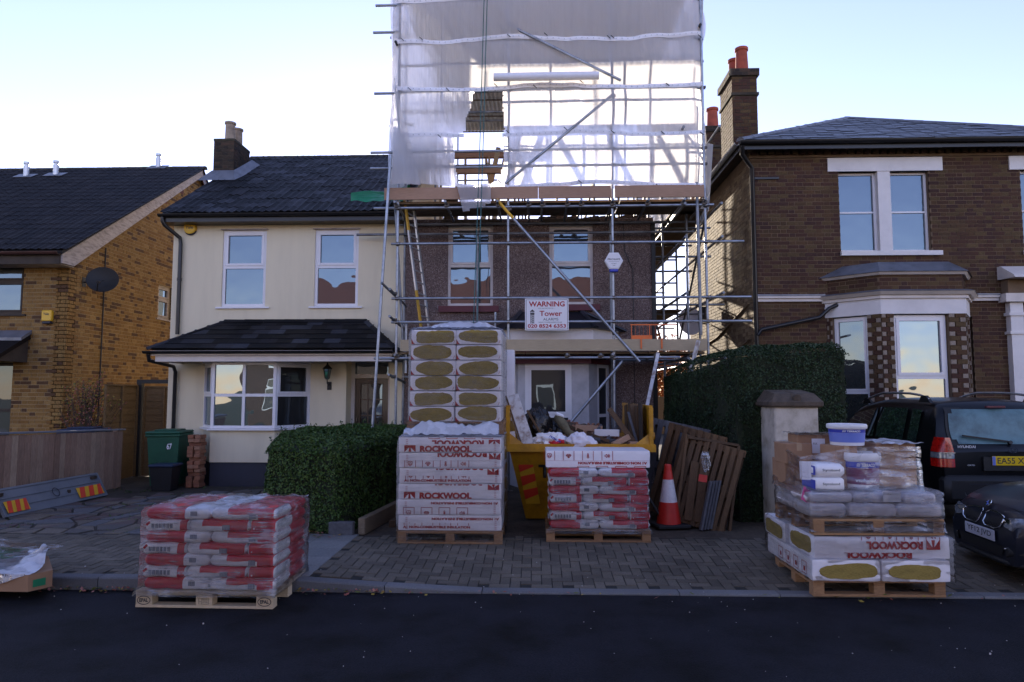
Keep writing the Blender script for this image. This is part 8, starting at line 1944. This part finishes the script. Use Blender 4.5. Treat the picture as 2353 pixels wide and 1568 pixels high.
for s_ in (-1, 1):
    K = [(s_*.035,.69),(s_*.07,.712),(s_*.22,.708),(s_*.33,.685),(s_*.355,.655),(s_*.33,.585),(s_*.25,.555),(s_*.08,.558),(s_*.04,.59)]
    g_ = nmesh('kidney_grille', K, M['black'], .012)
    ring_ = MB(); P = [onnose(p[0], p[1], .016) for p in K]; 
    ring_.tube(P + [P[0]], .0075, 6); ring_.build('chrome_surround', M['chrome'], g_, smooth=60)
    for k in range(9): yy = s_*(.075+.026*k); zt_ = .705 - .03*smooth(.2,.33,abs(yy)); m = MB(); m.bar(onnose(yy, .572, .016), onnose(yy, zt_, .012), .007, .012); m.build('grille_bar', M['trim'], g_)
    nmesh('headlight', [(s_*.36,.68),(s_*.36,.60),(s_*.50,.575),(s_*.64,.60),(s_*.74,.66),(s_*.72,.70),(s_*.55,.71)], M['lamp_clear'], .008)
    m = MB(); m.bar(onnose(s_*.34,.665,.014), onnose(s_*.46,.66,.014), .04, .01, up=(1,0,0)); m.build('chrome_bar', M['chrome'], bm_)
    nmesh('lower_intake', [(s_*.42,.40),(s_*.72,.42),(s_*.70,.30),(s_*.42,.30)], M['black'], .006)
    m = MB(); m.bar(onnose(s_*.42,.385,.014), onnose(s_*.70,.40,.014), .012, .012, up=(1,0,0)); m.build('intake_trim', M['chrome'], bm_)
    for xw in (-.82, -3.55):
        q = MB(); q.lathe((0,0,0), [(.2,-.11),(.31,-.11),(.325,-.08),(.325,.08),(.31,.11),(.21,.11)], 28); Mx = Matrix.Translation((xw, s_*.80, .325)) @ Matrix.Rotation(-pi/2*s_,4,'X'); m = MB(); m.add([Mx @ Vector(v) for v in q.v], q.f); wo = m.build('wheel', M['rubber'], bm_, smooth=40)
        q = MB(); q.lathe((0,0,0), [(.2,.07),(.21,.10),(.19,.10),(.03,.06),(.001,.06)], 28); m = MB(); m.add([Mx @ Vector(v) for v in q.v], q.f); m.build('rim', M['alu_b'], wo, smooth=40)
nmesh('lower_grille', [(-.40,.40),(.40,.40),(.36,.30),(-.36,.30)], M['black'], .006)
m = MB(); m.tube([onnose(y, .235, -.01) for y in (-.75,-.6,-.4,-.2,0,.2,.4,.6,.75)], .028, 8); m.build('front_lip', M['trim'], bm_, smooth=60)
# bonnet shut line, badge
m = MB(); m.tube([Vector((nose_x(y, .74)-.02, y, interp(BH, nose_x(y,.74)-.02)+.020)) for y in (-.62,-.5,-.35,-.2,0,.2,.35,.5,.62)], .004, 5); m.build('bonnet_shut_line', M['black'], bm_)
bc = Vector((-.075, 0, .775)); q = MB(); q.lathe((0,0,0), [(.041,0),(.041,.006),(.001,.008)], 24); Mb = Matrix.Translation(bc) @ Matrix.Rotation(radians(50),4,'Y'); m = MB(); m.add([Mb @ Vector(v) for v in q.v], q.f); bdg = m.build('badge', M['chrome'], bm_, smooth=40)
m = MB()
for a0 in (0, pi): m.add([Mb @ Vector((0,0,.0092))] + [Mb @ Vector((.03*cos(a0+pi/2*k/5), .03*sin(a0+pi/2*k/5), .0085)) for k in range(6)], [(0,i,i+1) for i in range(1,6)])
m.build('blue_quarter', M['blue_light'], bdg, fix=False)
NP = Matrix(((0,0,1,0),(1,0,0,0),(0,1,0,0),(0,0,0,1)))    # text facing +x, reading towards +y
m = MB(); m.mbox(Matrix.Translation((.022, 0, .475)), .012, .52, .112, 0, .003); npl = m.build('number_plate', M['plate_w'], bm_)
text('YF12 JVD', npl, (.0285, -.215, .44), h=.072, width=.43, mat=M['ink'], bold=.012, frame=NP, name='registration_letters')
m = MB(); m.add([(-1.95,-.62,1.27),(-1.95,.62,1.27),(-1.35,.72,.975),(-1.35,-.72,.975)], [(0,1,2,3)]); 
m = MB(); m.grid(lambda u, v: Vector((lambda x, y: (x, y, interp(BH, x) + .028 - .012*(abs(u-.5)*2)**2))(-1.56 - .50*v, (u-.5)*(1.44-.22*v))), 16, 10); m.build('windscreen', M['car_glass'], bm_, smooth=60, fix=False)
place(bm_, (4.47, 7.14, .02), radians(180-5)); bm_.scale = (1, 1, .92)
